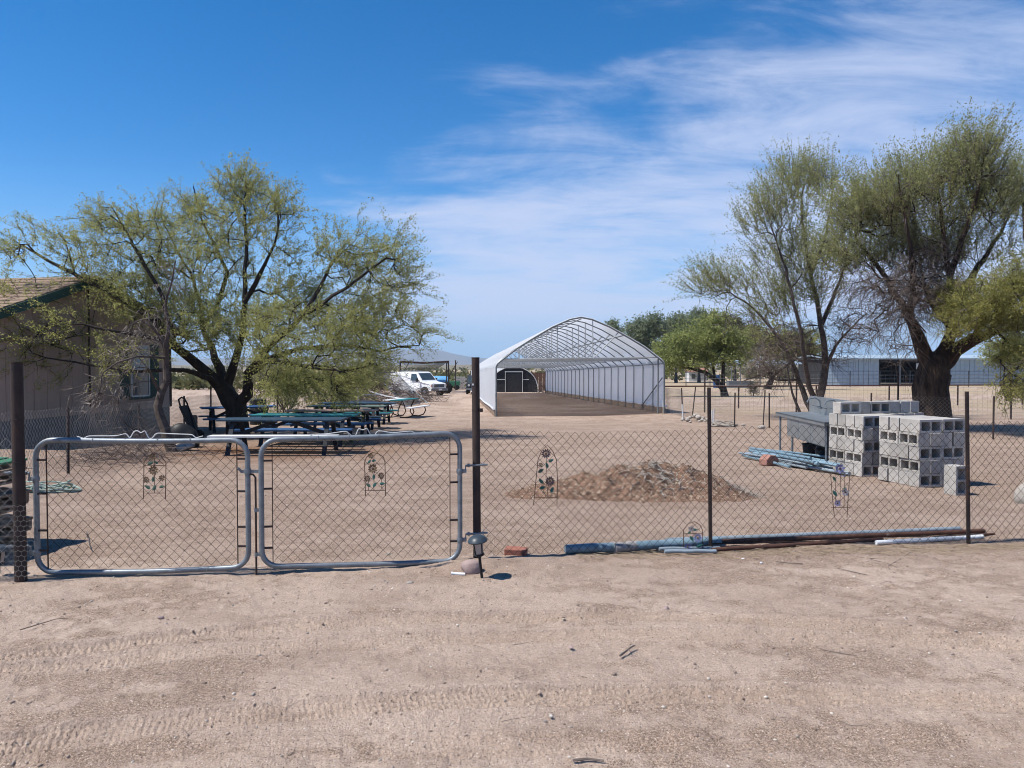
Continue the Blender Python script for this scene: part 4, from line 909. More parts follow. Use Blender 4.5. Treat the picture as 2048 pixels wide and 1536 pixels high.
    MB().bar(P(s0 - .1, z0 - .06) + n * .05, P(s0 + ww + .1, z0 - .06) + n * .05, .06, .07).build('sill', MT['trim'], t)
house()
# ------------------------------------------------------------------ fences at the left
def line_fence(label, pts, height, wire, posts, seed, w=.052, hz=.055, r=.0024, sag=.05, postm='rust_post', pr=.024):
    """chain link along ground points, posts at the given fractions along it"""
    P = [Vector(p) for p in pts]; L = [0]
    for a, b in zip(P[:-1], P[1:]): L.append(L[-1] + (b - a).length)
    def along(s):
        for i in range(len(P) - 1):
            if s <= L[i + 1] or i == len(P) - 2: return P[i].lerp(P[i + 1], (s - L[i]) / (L[i + 1] - L[i]))
    mid = along(L[-1] / 2); t = thing('chain_link_fence', label, 'fence', (mid.x, mid.y, float(gz(mid.x, mid.y))))
    def surf(s, z):
        p = along(min(max(s, 0), L[-1])); return Vector((p.x + .03 * math.sin(s * 1.9 + z), p.y, float(gz(p.x, p.y)) + .02 + z))
    chainlink('chain_link_mesh', surf, L[-1], height, t, MT[wire], w, hz, r, sag, seed, .012)
    rg = random.Random(seed)
    for s, h in posts:
        p = along(s); b = Vector((p.x, p.y - .03, float(gz(p.x, p.y)))); tp = b + Vector((rg.gauss(0, .02), rg.gauss(0, .02), h))
        MB().tube([b - Vector((0, 0, .1)), tp], pr, 7).build('post', MT[postm], t)
    return t
line_fence('sagging chain link fence running back beside the mobile home', [(-6.75, 9.2), (-7.4, 12.3), (-8.2, 16.3), (-8.95, 20.2), (-10.2, 27)], 1.08, 'wire_grey', [(3.2, 1.1), (7.22, 1.05), (11.2, 1.15), (14.5, 1.4), (17.6, 1.2)], 31)
lf = thing('corner_post', 'thin dark post standing in the yard behind the blue table', 'post', gnd(-9.2, 29)); MB().tube([gnd(-9.2, 29) - Vector((0, 0, .1)), gnd(-9.2, 29) + Vector((.02, 0, 1.75))], .03, 7).lathe(gnd(-9.2, 29) + Vector((.02, 0, 1.75)), [(.036, 0), (.036, .04)], 8).build('tube', MT['rust_post'], lf)
# ------------------------------------------------------------------ pallets at the left edge
def pallets():
    base = gnd(-5.30, 6.62); rg = random.Random(2); z = base.z
    for k in range(6):
        ang = R([3, -6, 2, -9, -4, -2][k]); M_ = Matrix.Rotation(ang, 3, 'Z') @ Matrix.Rotation(R([0, 3, -2, 4, -3, 2][k]), 3, 'Y'); gm = MT['wood_green'] if k == 5 else MT['wood_old']
        c = Vector((base.x + [0, .06, -.03, .05, .0, .03][k], base.y + [0, .02, -.04, 0, .03, 0][k], z + .07))
        t = thing('pallet', ['weathered wooden pallet at the bottom of the stack by the gate', 'weathered pallet second from the bottom of the stack', 'weathered pallet third from the bottom of the stack', 'weathered pallet third from the top of the stack', 'weathered pallet just below the green one', 'green painted pallet on top of the stack by the gate'][k], 'pallet', (c.x, c.y, z), 'stacked pallets')
        for j in range(3): MB().box(c + M_ @ Vector((0, -.48 + j * .48, 0)), (1.15, .04, .09), M_).build('stringer', MT['wood_old'], t)
        for j in range(7): MB().box(c + M_ @ Vector((-.52 + j * .173 + rg.gauss(0, .006), 0, .055)), (.11 if j % 3 else .14, 1.02 + rg.gauss(0, .02), .02), M_).build('deck_board', gm, t)
        for j in range(3): MB().box(c + M_ @ Vector((-.5 + j * .5, 0, -.055)), (.12, 1.02, .02), M_).build('bottom_board', MT['wood_old'], t)
        z += .138
    # loose boards lying on top
    for k, (x0, y0, x1, y1, w) in enumerate(((-5.95, 6.30, -4.79, 6.18, .10), (-5.95, 6.55, -4.81, 6.6, .12))):
        o = MB().bar((x0, y0, z + .03), (x1, y1, z + .015 + .02 * k), w, .02).build('loose_board', MT['wood_green'], None, org=(x1, y1, z)); prop(o, 'green board lying loose on the pallet stack, %s one' % ['nearer', 'farther'][k], 'board', 'loose green boards')
pallets()
def coil(name, label, c, R0, R1, turns, r, m, squash=.42, rise=.05, seed=0, cat='hose'):
    rg = random.Random(seed); pts = []
    for k in range(turns * 22):
        a = k * 2 * math.pi / 22; f = k / (turns * 22); rad = R0 + (R1 - R0) * (.5 + .5 * math.sin(f * 17 + seed)) + .03 * math.sin(a * 2.3 + k * .05)
        x, y = c.x + math.cos(a) * rad, c.y + math.sin(a) * rad * squash; pts.append(Vector((x, y, float(gz(x, y)) + r + rise * (.5 + .5 * math.sin(a * 1.3 + f * 23 + seed)) * f * 2)))
    o = MB().tube(pts, r, 6).build(name, m, None, True, org=c); return prop(o, label, cat)
coil('hose_coil', 'pale green garden hose coiled on the ground behind the left gate', G(102, 984), .22, .40, 9, .011, MT['hose'], .5, .08, 3)
# ------------------------------------------------------------------ picnic tables
def picnic_table(label, c, ang, top_m, bench_m, L=2.45, leg_m=None, near_bench_m=None):
    o = gnd(c[0], c[1]); t = thing('picnic_table', label, 'picnic table', o, 'picnic tables'); M_ = Matrix.Rotation(ang, 3, 'Z'); leg_m = leg_m or MT['p_dark']
    def P(x, y, z): return o + M_ @ Vector((x, y, z))
    for j in range(5): MB().box(P(0, -.30 + j * .15, .735), (L, .138, .038), M_).build('top_board', top_m, t, bevel=.004)
    for s, bm in ((-1, near_bench_m or bench_m), (1, bench_m)):
        for j in range(2): MB().box(P(0, s * (.62 + j * .145), .435), (L, .138, .038), M_).build('bench_board', bm, t, bevel=.004)
    for e in (-1, 1):
        x = e * (L / 2 - .32)
        for s in (-1, 1): MB().bar(P(x, s * .24, .715), P(x, s * .60, -.02), .04, .09, M_ @ Vector((1, 0, 0))).build('leg', leg_m, t)
        MB().bar(P(x + e * .042, -.78, .395), P(x + e * .042, .78, .395), .04, .09).build('bench_bearer', leg_m, t)
        MB().bar(P(x + e * .042, -.34, .69), P(x + e * .042, .34, .69), .04, .08).build('top_bearer', leg_m, t)
        MB().bar(P(x - e * .02, 0, .40), P(e * .14, 0, .70), .04, .08).build('brace', leg_m, t)
    return t
picnic_table('nearest picnic table, dark blue top with a white front bench', (-4.95, 16.0), R(1), MT['p_navy'], MT['p_blue'], 2.65, near_bench_m=MT['p_white'])
picnic_table('picnic table with a turquoise top behind the dark blue one', (-5.05, 18.2), R(-1), MT['p_turq'], MT['p_blue'], 2.55)
picnic_table('picnic table with a faded pinkish top and blue benches', (-5.0, 20.6), R(1.5), MT['p_pink'], MT['p_blue'])
picnic_table('picnic table with a grey green top behind the pinkish one', (-5.3, 23.8), R(-1), MT['p_green'], MT['p_navy'])
picnic_table('farthest dark picnic table of the row, long narrow top', (-5.55, 26.6), R(0), MT['p_navy'], MT['p_turq'], 2.7)
picnic_table('blue picnic table partly behind the mesquite trunk', (-8.5, 23.0), R(28), MT['p_blue'], MT['p_blue'], 2.2)
def tube_table():
    o = gnd(-4.62, 31.0); a = R(74); t = thing('picnic_table', 'white and turquoise picnic table on bent steel tube legs', 'picnic table', o, 'picnic tables'); M_ = Matrix.Rotation(a, 3, 'Z')
    def P(x, y, z): return o + M_ @ Vector((x, y, z))
    for j in range(5): MB().box(P(-.05, -.32 + j * .16, .745), (1.9, .15, .04), M_).build('top_board', MT['p_white'] if j > 2 else MT['p_turq'], t, bevel=.004)
    for s in (-1, 1):
        for j in range(2): MB().box(P(0, s * (.66 + j * .15), .44), (1.9, .14, .04), M_).build('bench_board', MT['p_white'], t, bevel=.004)
    for x in (-.62, .62):
        for s in (-1, 1): MB().tube([P(x, s * .30, .72), P(x, s * .16, .45), P(x, s * .10, .2), P(x, s * .22, .04), P(x, s * .5, .02), P(x, s * .72, .1), P(x, s * .82, .28), P(x, s * .76, .42)], .026, 8).build('leg', MT['rust_pipe'], t, True)
        MB().tube([P(x, -.3, .715), P(x, .3, .715)], .024, 8).build('cross_tube', MT['rust_pipe'], t)
tube_table()
sl_ = gnd(-6.0, 28.6); prop(MB().lathe(sl_ + Vector((0, 0, .66)), [(.75, 0), (.8, .03), (.8, .06), (.74, .08)], 24).tube([sl_, sl_ + Vector((0, 0, .7))], .12, 10).build('spool_table', MT['p_dark'], None, True, org=sl_), 'dark round topped table behind the row of picnic tables', 'table')
# ------------------------------------------------------------------ things around the tree
def handcart():
    o = gnd(-8.6, 19.4); t = thing('hand_truck', 'black hand truck leaning against the fence left of the trunk', 'hand truck', o)
    def P(x, y, z): return o + Vector((x, y, z))
    for s in (-1, 1):
        MB().tube([P(.36 + s * .02, s * .0 - .1, .06), P(-.02, s * .22, .95), P(-.07, s * .18, 1.08), P(-.07, 0, 1.13)], .022, 7).build('rail', MT['black'], t, True)
        MB().lathe(P(.38, -.22 + s * .24, .14), [(.05, -.03), (.13, -.03), (.14, 0), (.13, .03), (.05, .03)], 14, axis=(.2, 1, 0)).build('wheel', MT['rubber'], t, True)
    q = MB(); q.prism([P(.33, -.22, .12), P(.33, .22, .12), P(.0, .24, .92), P(.0, -.24, .92)], (0, 0, 0), (-.04, 0, -.02)); q.build('back_plate', MT['black'], t)
    MB().box(P(.46, 0, .03), (.28, .44, .02)).build('toe_plate', MT['black'], t)
handcart()
ba = gnd(-9.0, 26.2); q = MB().lathe(ba, [(.28, 0), (.29, .05), (.30, .3), (.29, .31), (.30, .6), (.29, .62), (.28, .88), (.25, .9)], 18); prop(q.build('barrel', MT['black'], None, True, org=ba), 'black plastic barrel just behind the mesquite trunk', 'barrel')
for k, (x, y, m_, lab) in enumerate(((-7.7, 17.4, 'black', 'black plastic sack slumped at the foot of the small bare tree'), (-7.35, 16.5, 'conc', 'pale lump of broken concrete by the small bare tree'))):
    p = gnd(x, y); prop(MB().rock(p + Vector((0, 0, .18 - .1 * k)), (.3 - .08 * k, .26 - .08 * k, .36 - .24 * k), 40 + k, 3, .35).build('rubbish_sack' if k == 0 else 'concrete_lump', MT[m_], None, True, org=p), lab, 'sack' if k == 0 else 'rubble')
def post_wood(label, x, y, w, h, m='wood_old'):
    p = gnd(x, y); prop(MB().box(p + Vector((0, 0, h / 2 - .05)), (w, w, h)).box(p + Vector((0, 0, h - .04)), (w, w, .03), None, .6).build('wooden_stake', MT[m], None, org=p), label, 'stake')
post_wood('short grey wooden stub left of the hand truck', -9.55, 22.2, .14, .55)
def brush(name, label, c, rx, ry, h, n, seed, m='twig', cat='brush pile', lmin=.25, lmax=.8, r=.0042):
    rg = random.Random(seed); q = MB()
    for _ in range(n):
        x = c[0] + rg.gauss(0, rx * .45); y = c[1] + rg.gauss(0, ry * .45); e = math.exp(-((x - c[0]) / rx) ** 2 - ((y - c[1]) / ry) ** 2); z = float(gz(x, y)) + rg.random() * h * e
        a = rg.random() * 6.28; L = rg.uniform(lmin, lmax); p = Vector((x, y, z)); pts = [p]; el = rg.gauss(.15, .35)
        for k in range(4): a += rg.gauss(0, .35); el += rg.gauss(-.05, .2); p = p + Vector((math.cos(a) * math.cos(el), math.sin(a) * math.cos(el), math.sin(el))) * L / 4; p.z = max(p.z, float(gz(p.x, p.y)) + .005); pts.append(p)
        q.tube(pts, [r, r * .9, r * .75, r * .6, r * .35], 3, False)
    t = thing(name, label, cat, gnd(*c)); q.build('branches', MT[m], t, kind='stuff'); return t
brush('brush_pile', 'tangle of dry grey branches against the left fence', (-7.35, 14.2), 1.0, 1.3, .42, 420, 3)
brush('brush_pile', 'heap of brown dead branches behind the picnic tables', (-8.6, 44.0), 3.0, 2.0, 1.9, 1000, 4, 'brush_brown', lmin=.5, lmax=1.6, r=.012)
# ------------------------------------------------------------------ trees
def grow(limbs, blobs, seed, tip=.006, step=.30, curve=.4, expo=2.25, wob=.05, dense=False, gap=None, solid=()):
    """limbs: list of polylines [(Vector, radius)...], the first starts at the base; blobs: (centre, (rx, ry, rz), n)
    returns nodes, parents, radii, index of the nodes that carry shoots"""
    rg = np.random.default_rng(seed); pos = []; par = []; mn = []; dr = []
    def add(p, pa, m, d): pos.append(np.array(p, float)); par.append(pa); mn.append(m); dr.append(np.array(d, float)); return len(pos) - 1
    for li, L in enumerate(limbs):
        pts = [(np.array(p), r) for p, r in L]
        if li == 0: cur = add(pts[0][0], -1, pts[0][1], (0, 0, 1)); pa = cur
        else:
            A = np.array(pos); pa = int(np.argmin(((A - pts[0][0]) ** 2).sum(1)))
        ph = rg.uniform(0, 6.28, 3)
        for (a, ra), (b, rb) in zip(pts[:-1], pts[1:]):
            n = max(1, int(np.linalg.norm(b - a) / step)); d = (b - a) / (np.linalg.norm(b - a) + 1e-9)
            for k in range(1, n + 1):
                q = a + (b - a) * k / n + wob * rg.normal(0, 1, 3) * min(1, 8 * wob)
                pa = add(q, pa, ra + (rb - ra) * k / n, d)
    nl = len(pos); C = []
    for c, rad, n in blobs:
        v = rg.normal(0, 1, (n, 3)); v /= np.linalg.norm(v, axis=1)[:, None]; v *= (rg.random(n) ** (1 / 2.3))[:, None]
        C.append(np.array(c)[None] + v * np.array(rad)[None])
    C = np.concatenate(C); A = np.array(pos)
    if gap: C = C[(vnoise(C[:, 0], C[:, 2], gap[0], seed) + .7 * vnoise(C[:, 1] * .7 + C[:, 0] * .5, C[:, 2] * .8, gap[0], seed + 1)) > gap[1]]
    for c, rad, n in solid:
        v = rg.normal(0, 1, (n, 3)); v /= np.linalg.norm(v, axis=1)[:, None]; C = np.concatenate([C, np.array(c)[None] + v * (rg.random(n) ** (1 / 2.3))[:, None] * np.array(rad)[None]])
    C = np.concatenate([C, C[::2] + rg.normal(0, .28, C[::2].shape)]) if dense else C; d0 = np.array([((A - c) ** 2).sum(1).min() for c in C]); C = C[np.argsort(d0 + rg.normal(0, .25, len(C)))]
    cap = len(pos) + len(C) * 16; PA = np.zeros((cap, 3)); DA = np.zeros((cap, 3)); n = len(pos); PA[:n] = pos; DA[:n] = dr; tips = []
    for c in C:
        v = c - PA[:n]; dist = np.linalg.norm(v, axis=1) + 1e-6; cs = (v * DA[:n]).sum(1) / dist
        j = int(np.argmin(dist * (1 + .55 * (1 - cs)))); D = dist[j]; k = max(1, min(14, int(D / step + .5)))
        p0 = PA[j]; ctrl = p0 + DA[j] * D * curve + (c - p0) * .25 + rg.normal(0, .04 * D, 3); pa = j
        for i in range(1, k + 1):
            t = i / k; q = (1 - t) ** 2 * p0 + 2 * t * (1 - t) * ctrl + t * t * c + (rg.normal(0, .02, 3) if i < k else 0)
            d = q - PA[pa]; d = d / (np.linalg.norm(d) + 1e-9); pos.append(q); par.append(pa); mn.append(0.); PA[n] = q; DA[n] = d; pa = n; n += 1
        tips.append(pa)
    N = n; par = np.array(par); ch = np.zeros(N, int); r = np.zeros(N); acc = np.zeros(N)
    for i in range(N - 1, -1, -1):
        r[i] = max(tip, acc[i] ** (1 / expo)) if acc[i] > 0 else tip
        if par[i] >= 0: acc[par[i]] += r[i] ** expo
    mn = np.array(mn); s = np.where(mn > 0, mn, 0); r = np.where(mn > 0, np.maximum(s, np.minimum(r, s * 1.25)), r)
    for i in range(N):                     # a twig is never thicker than what carries it
        if par[i] >= 0: r[i] = min(r[i], r[par[i]] * .98)
    return PA[:N].copy(), par, r, tips, DA[:N].copy()
def wood_mesh(name, P, par, r, m, parent, rmin=0., rmax=9., bark=0.):
    kids = [[] for _ in range(len(P))]
    for i, p in enumerate(par):
        if p >= 0: kids[p].append(i)
    q = MB(); start = [(-1, 0)]; rg = random.Random(len(P))
    while start:
        pa, i = start.pop(); ch = [pa] if pa >= 0 else []; cur = i
        while True:
            ch.append(cur); ks = kids[cur]
            if not ks: break
            ks = sorted(ks, key=lambda k: -r[k]); nxt = ks[0]
            for k in ks[1:]: start.append((cur, k))
            cur = nxt
        if len(ch) < 2: continue
        R0 = [min(r[ch[1]] * 1.15 if (k == 0 and pa >= 0) else r[c], 9) for k, c in enumerate(ch)]
        mx = max(R0); 
        if mx < rmin: continue
        n = 14 if mx > .25 else 9 if mx > .07 else 5 if mx > .02 else 3
        pts = [Vector(P[c]) for c in ch]
        b0 = len(q.v); q.tube(pts, R0, n, False)
        if bark and n >= 9:                 # furrowed, fluted surface
            for k in range(len(pts)):
                for j in range(n):
                    v = Vector(q.v[b0 + k * n + j]); d = v - pts[k]; f = 1 + bark * (.5 * math.sin(j * 2.4 + k * .35) + rg.uniform(-.35, .35)); q.v[b0 + k * n + j] = tuple(pts[k] + d * f)
    return q.build(name, m, parent, True)
def shoots(P, DA, idx, seed, n_leaf, L=(.25, .6), up=.35, droop=.0, size=(.035, .085), aspect=.34, spread=.09, per=2, outward=None, ow=.55, rand=.55, r=.0045):
    """leafy shoots at the given points: thin stems and many small leaf blades"""
    rg = np.random.default_rng(seed); idx = np.array(idx); n = len(idx)
    base = np.repeat(P[idx], per, 0); d = np.repeat(DA[idx], per, 0) * .75 + rg.normal(0, rand, (n * per, 3)); d[:, 2] += up
    if outward is not None: o = base - np.array(outward)[None]; o /= np.linalg.norm(o, axis=1)[:, None] + 1e-9; d += o * ow
    d /= np.linalg.norm(d, axis=1)[:, None]; ln = rg.uniform(L[0], L[1], n * per); m = n * per
    t = rg.random((m, n_leaf)) ** .85; pos = base[:, None] + d[:, None] * (ln[:, None] * t)[..., None]; pos[..., 2] -= droop * (t ** 2) * ln[:, None]
    pos = pos + rg.normal(0, spread, (m, n_leaf, 3)) * (.4 + .6 * t)[..., None]
    pos = pos.reshape(-1, 3); K = len(pos)
    a = np.repeat(d, n_leaf, 0) * .8 + rg.normal(0, .7, (K, 3)); a /= np.linalg.norm(a, axis=1)[:, None]
    b = np.cross(a, rg.normal(0, 1, (K, 3))); b /= np.linalg.norm(b, axis=1)[:, None] + 1e-9
    s = rg.uniform(size[0], size[1], K)[:, None]; w = s * aspect
    V = np.stack([pos - a * s * .5 + b * w * .5, pos - a * s * .35 - b * w * .5, pos + a * s * .5], 1).reshape(-1, 3)
    F = np.arange(K * 3).reshape(-1, 3)
    tint = np.clip(np.repeat(rg.normal(.5, .2, m), n_leaf) + rg.normal(0, .18, K), 0, 1)
    # stems
    e = base + d * ln[:, None]; e[:, 2] -= droop * ln; side = np.cross(d, [0.3, .2, 1.]); side /= np.linalg.norm(side, axis=1)[:, None] + 1e-9; s2 = np.cross(d, side)
    SV = np.stack([base + side * r, base - side * r * .5 + s2 * r, base - side * r * .5 - s2 * r, e], 1).reshape(-1, 3); i4 = np.arange(m)[:, None] * 4
    SF = np.concatenate([i4 + np.array([[0, 1, 3]]), i4 + np.array([[1, 2, 3]]), i4 + np.array([[2, 0, 3]])])
    return V, F, tint, SV, SF
def leafy(t, parts, m_leaf, m_stem, name='crown'):
    V = np.concatenate([p[0] for p in parts]); o = 0; F = []
    for p in parts: F.append(p[1] + o); o += len(p[0])
    c = np_mesh(name, V, np.concatenate(F), 3, m_leaf, parent=t, attrs={'tint': ('FACE', np.concatenate([p[2] for p in parts]))}, kind='stuff')
    V = np.concatenate([p[3] for p in parts]); o = 0; F = []
    for p in parts: F.append(p[4] + o); o += len(p[3])
    np_mesh('shoots', V, np.concatenate(F), 3, m_stem, parent=c, kind='stuff'); return c
def limb(d, pts, r0, r1):
    """pts: (px, py, depth offset)"""
    n = len(pts); return [(at(p[0], p[1], d + (p[2] if len(p) > 2 else 0)), r0 + (r1 - r0) * (i / (n - 1)) ** .8) for i, p in enumerate(pts)]
def blob(d, px, py, rx, ry, n, off=0., rd=None):
    k = d / FPX; return (at(px, py, d + off), (rx * k, rd if rd else max(rx, ry) * k * .9, ry * k), n)
def tree_things(name, label, cat, base, group=None): return thing(name, label, cat, base, group)
# --- the wide mesquite at the left
def left_mesquite():
    d = 21.; b = G(476, 873); b.y = d; b.z = float(gz(b.x, d)); t = thing('mesquite_tree', 'wide spreading mesquite tree with many dark limbs beside the mobile home', 'tree', b)
    L = lambda p, r0, r1: limb(d, p, r0, r1)
    trunk = L([(476, 876), (474, 845), (470, 815), (462, 800)], .34, .27)
    limbs = [trunk,
      L([(462, 800), (440, 772), (415, 745, -.3), (382, 715, -.5), (350, 690, -.7), (325, 655, -.9), (280, 620, -1.2), (230, 590, -1.4), (170, 560, -1.5), (100, 525, -1.5), (45, 490, -1.5)], .23, .03),
      L([(350, 690, -.7), (335, 640, -1.2), (322, 590, -1.5), (290, 530, -1.6), (255, 470, -1.5), (225, 415, -1.3)], .10, .02),
      L([(455, 790), (438, 740, .5), (420, 690, .8), (405, 655, 1), (400, 600, 1.2), (380, 545, 1.3), (350, 490, 1.2), (318, 430, 1)], .15, .02),
      L([(405, 655, 1), (440, 600, 1.6), (455, 545, 1.8), (430, 490, 1.6), (400, 430, 1.4), (388, 370, 1.2)], .11, .018),
      L([(468, 805), (452, 770, .2), (470, 720, .1), (485, 660, 0), (490, 600, -.1), (492, 540, -.1), (491, 480, 0), (489, 430, 0), (493, 375, 0)], .18, .02),
      L([(490, 600, -.1), (520, 550, -.6), (550, 490, -1), (565, 430, -1.2)], .09, .015),
      L([(470, 818), (494, 790), (497, 750, -.4), (520, 715, -.8), (560, 672, -1.2), (610, 630, -1.5), (665, 592, -1.6), (715, 560, -1.6), (770, 520, -1.5)], .19, .025),
      L([(610, 630, -1.5), (640, 575, -1.2), (665, 520, -1), (710, 480, -.9)], .08, .015),
      L([(497, 750, -.4), (545, 715, .6), (610, 695, 1.2), (690, 690, 1.4), (760, 700, 1.5), (840, 690, 1.4)], .12, .018),
      L([(440, 772), (405, 752, -1), (370, 738, -1.8), (310, 738, -2.4), (250, 742, -2.6), (180, 730, -2.8), (90, 715, -2.8)], .10, .018),
      L([(520, 715, -.8), (560, 725, -2), (620, 735, -2.6), (690, 745, -2.7)], .09, .015),
      L([(382, 715, -.5), (330, 680, -2), (260, 668, -2.6), (190, 655, -2.8), (110, 640, -2.8)], .09, .015)]
    limbs = [trunk] + [[(p, r * .82 if i > 1 else r) for i, (p, r) in enumerate(l)] for l in limbs[1:]]
    B = lambda *a: blob(d, *a)
    bl = [B(60, 485, 75, 48, 70, -1.5), B(130, 520, 90, 45, 75, -1.5), B(228, 428, 48, 46, 70, -1.3), B(280, 470, 75, 65, 95, -1.5), B(320, 435, 42, 40, 50, 1), B(388, 425, 45, 50, 80, 1.2), B(488, 385, 50, 42, 85, 0),
          B(545, 430, 48, 46, 60, -1), B(470, 460, 60, 55, 55, 0), B(400, 490, 60, 50, 45, 1.4), B(340, 555, 100, 60, 115, 0), B(560, 505, 45, 45, 22, -1), B(700, 515, 75, 52, 100, -1), B(785, 535, 48, 58, 75, -1.4),
          B(640, 600, 100, 50, 105, 0), B(740, 625, 95, 45, 110, 1), B(800, 668, 70, 34, 95, 1.3), B(600, 690, 120, 60, 170, -1.0), B(640, 735, 72, 46, 240, -2.4), B(590, 740, 60, 45, 90, -2.2), B(440, 600, 80, 70, 60, 1), B(240, 610, 100, 40, 55, -1.5),
          B(140, 655, 120, 42, 62, -2.6), B(60, 705, 75, 42, 50, -2.7), B(230, 715, 90, 32, 30, -2.6), B(350, 630, 80, 50, 110, -.6), B(430, 670, 80, 45, 90, -1.2), B(540, 600, 70, 45, 60, -.5), B(620, 650, 100, 40, 150, -1.8), B(645, 695, 100, 42, 200, -2.2), B(460, 530, 60, 45, 40, .5), B(560, 770, 50, 30, 50, -2), B(640, 780, 60, 25, 60, -2.4), B(600, 715, 90, 35, 170, -2.6), B(700, 712, 55, 28, 90, -2.4), B(190, 565, 80, 32, 55, -1.5), B(30, 610, 60, 50, 40, -2.4), B(520, 640, 60, 45, 60, 1)]
    P, par, r, tips, DA = grow(limbs, bl, 11, dense=True, gap=(.85, -.19), solid=[B(590, 690, 95, 55, 75, -2.2), B(700, 700, 85, 50, 70, -1.8), B(620, 750, 90, 32, 60, -2.4), B(755, 650, 70, 40, 55, .3), B(640, 640, 90, 40, 50, -1.2)])
    wood_mesh('trunk', P, par, r, MT['bark'], t, bark=.10)
    leafy(t, [shoots(P, DA, tips, 12, 40, (.35, .85), .22, .22, (.032, .075), .42, .052, 2, outward=at(470, 720, d), ow=.7, rand=.42)], MT['leaf'], MT['bark_g'])
left_mesquite()
# --- the small half-bare tree in front of the house
def bare_tree():
    d = 16.3; b = G(342, 903); b.y = d; b.z = float(gz(b.x, d)); t = thing('bare_tree', 'small half bare tree leaning beside the window of the mobile home', 'tree', b)
    L = lambda p, r0, r1: limb(d, p, r0, r1)
    limbs = [L([(345, 905), (330, 860), (316, 812), (322, 785), (333, 760), (332, 715), (334, 690)], .12, .055), L([(322, 785), (308, 760, -.2), (296, 735, -.5)], .045, .02),
             L([(332, 715), (325, 680, -.3), (305, 655, -.5), (280, 640, -.7), (262, 650, -.9)], .05, .012), L([(334, 690), (338, 650), (330, 610), (345, 560), (350, 520)], .05, .012), L([(332, 715), (310, 715, -.6), (275, 712, -1), (235, 725, -1.2), (205, 745, -1.3)], .035, .01)]
    B = lambda *a: blob(d, *a)
    bl = [B(225, 790, 50, 55, 75, -1), B(270, 700, 55, 50, 75, -.6), B(300, 650, 45, 40, 50, -.4), B(185, 800, 40, 45, 40, -1.2), B(250, 860, 40, 30, 28, -.9), B(340, 560, 35, 50, 25, 0)]
    P, par, r, tips, DA = grow(limbs, bl, 5, .0038, .16, .4, 2.4, .03)
    wood_mesh('trunk', P, par, r, MT['bark_g'], t, bark=.08)
    rg = np.random.default_rng(9); V = []; 
    v = shoots(P, DA, tips, 9, 2, (.2, .5), -.3, .5, (.03, .05), .3, .04, 3, r=.0048); np_mesh('twigs', v[3], v[4], 3, MT['twig_sunlit'], parent=t, kind='stuff')
bare_tree()
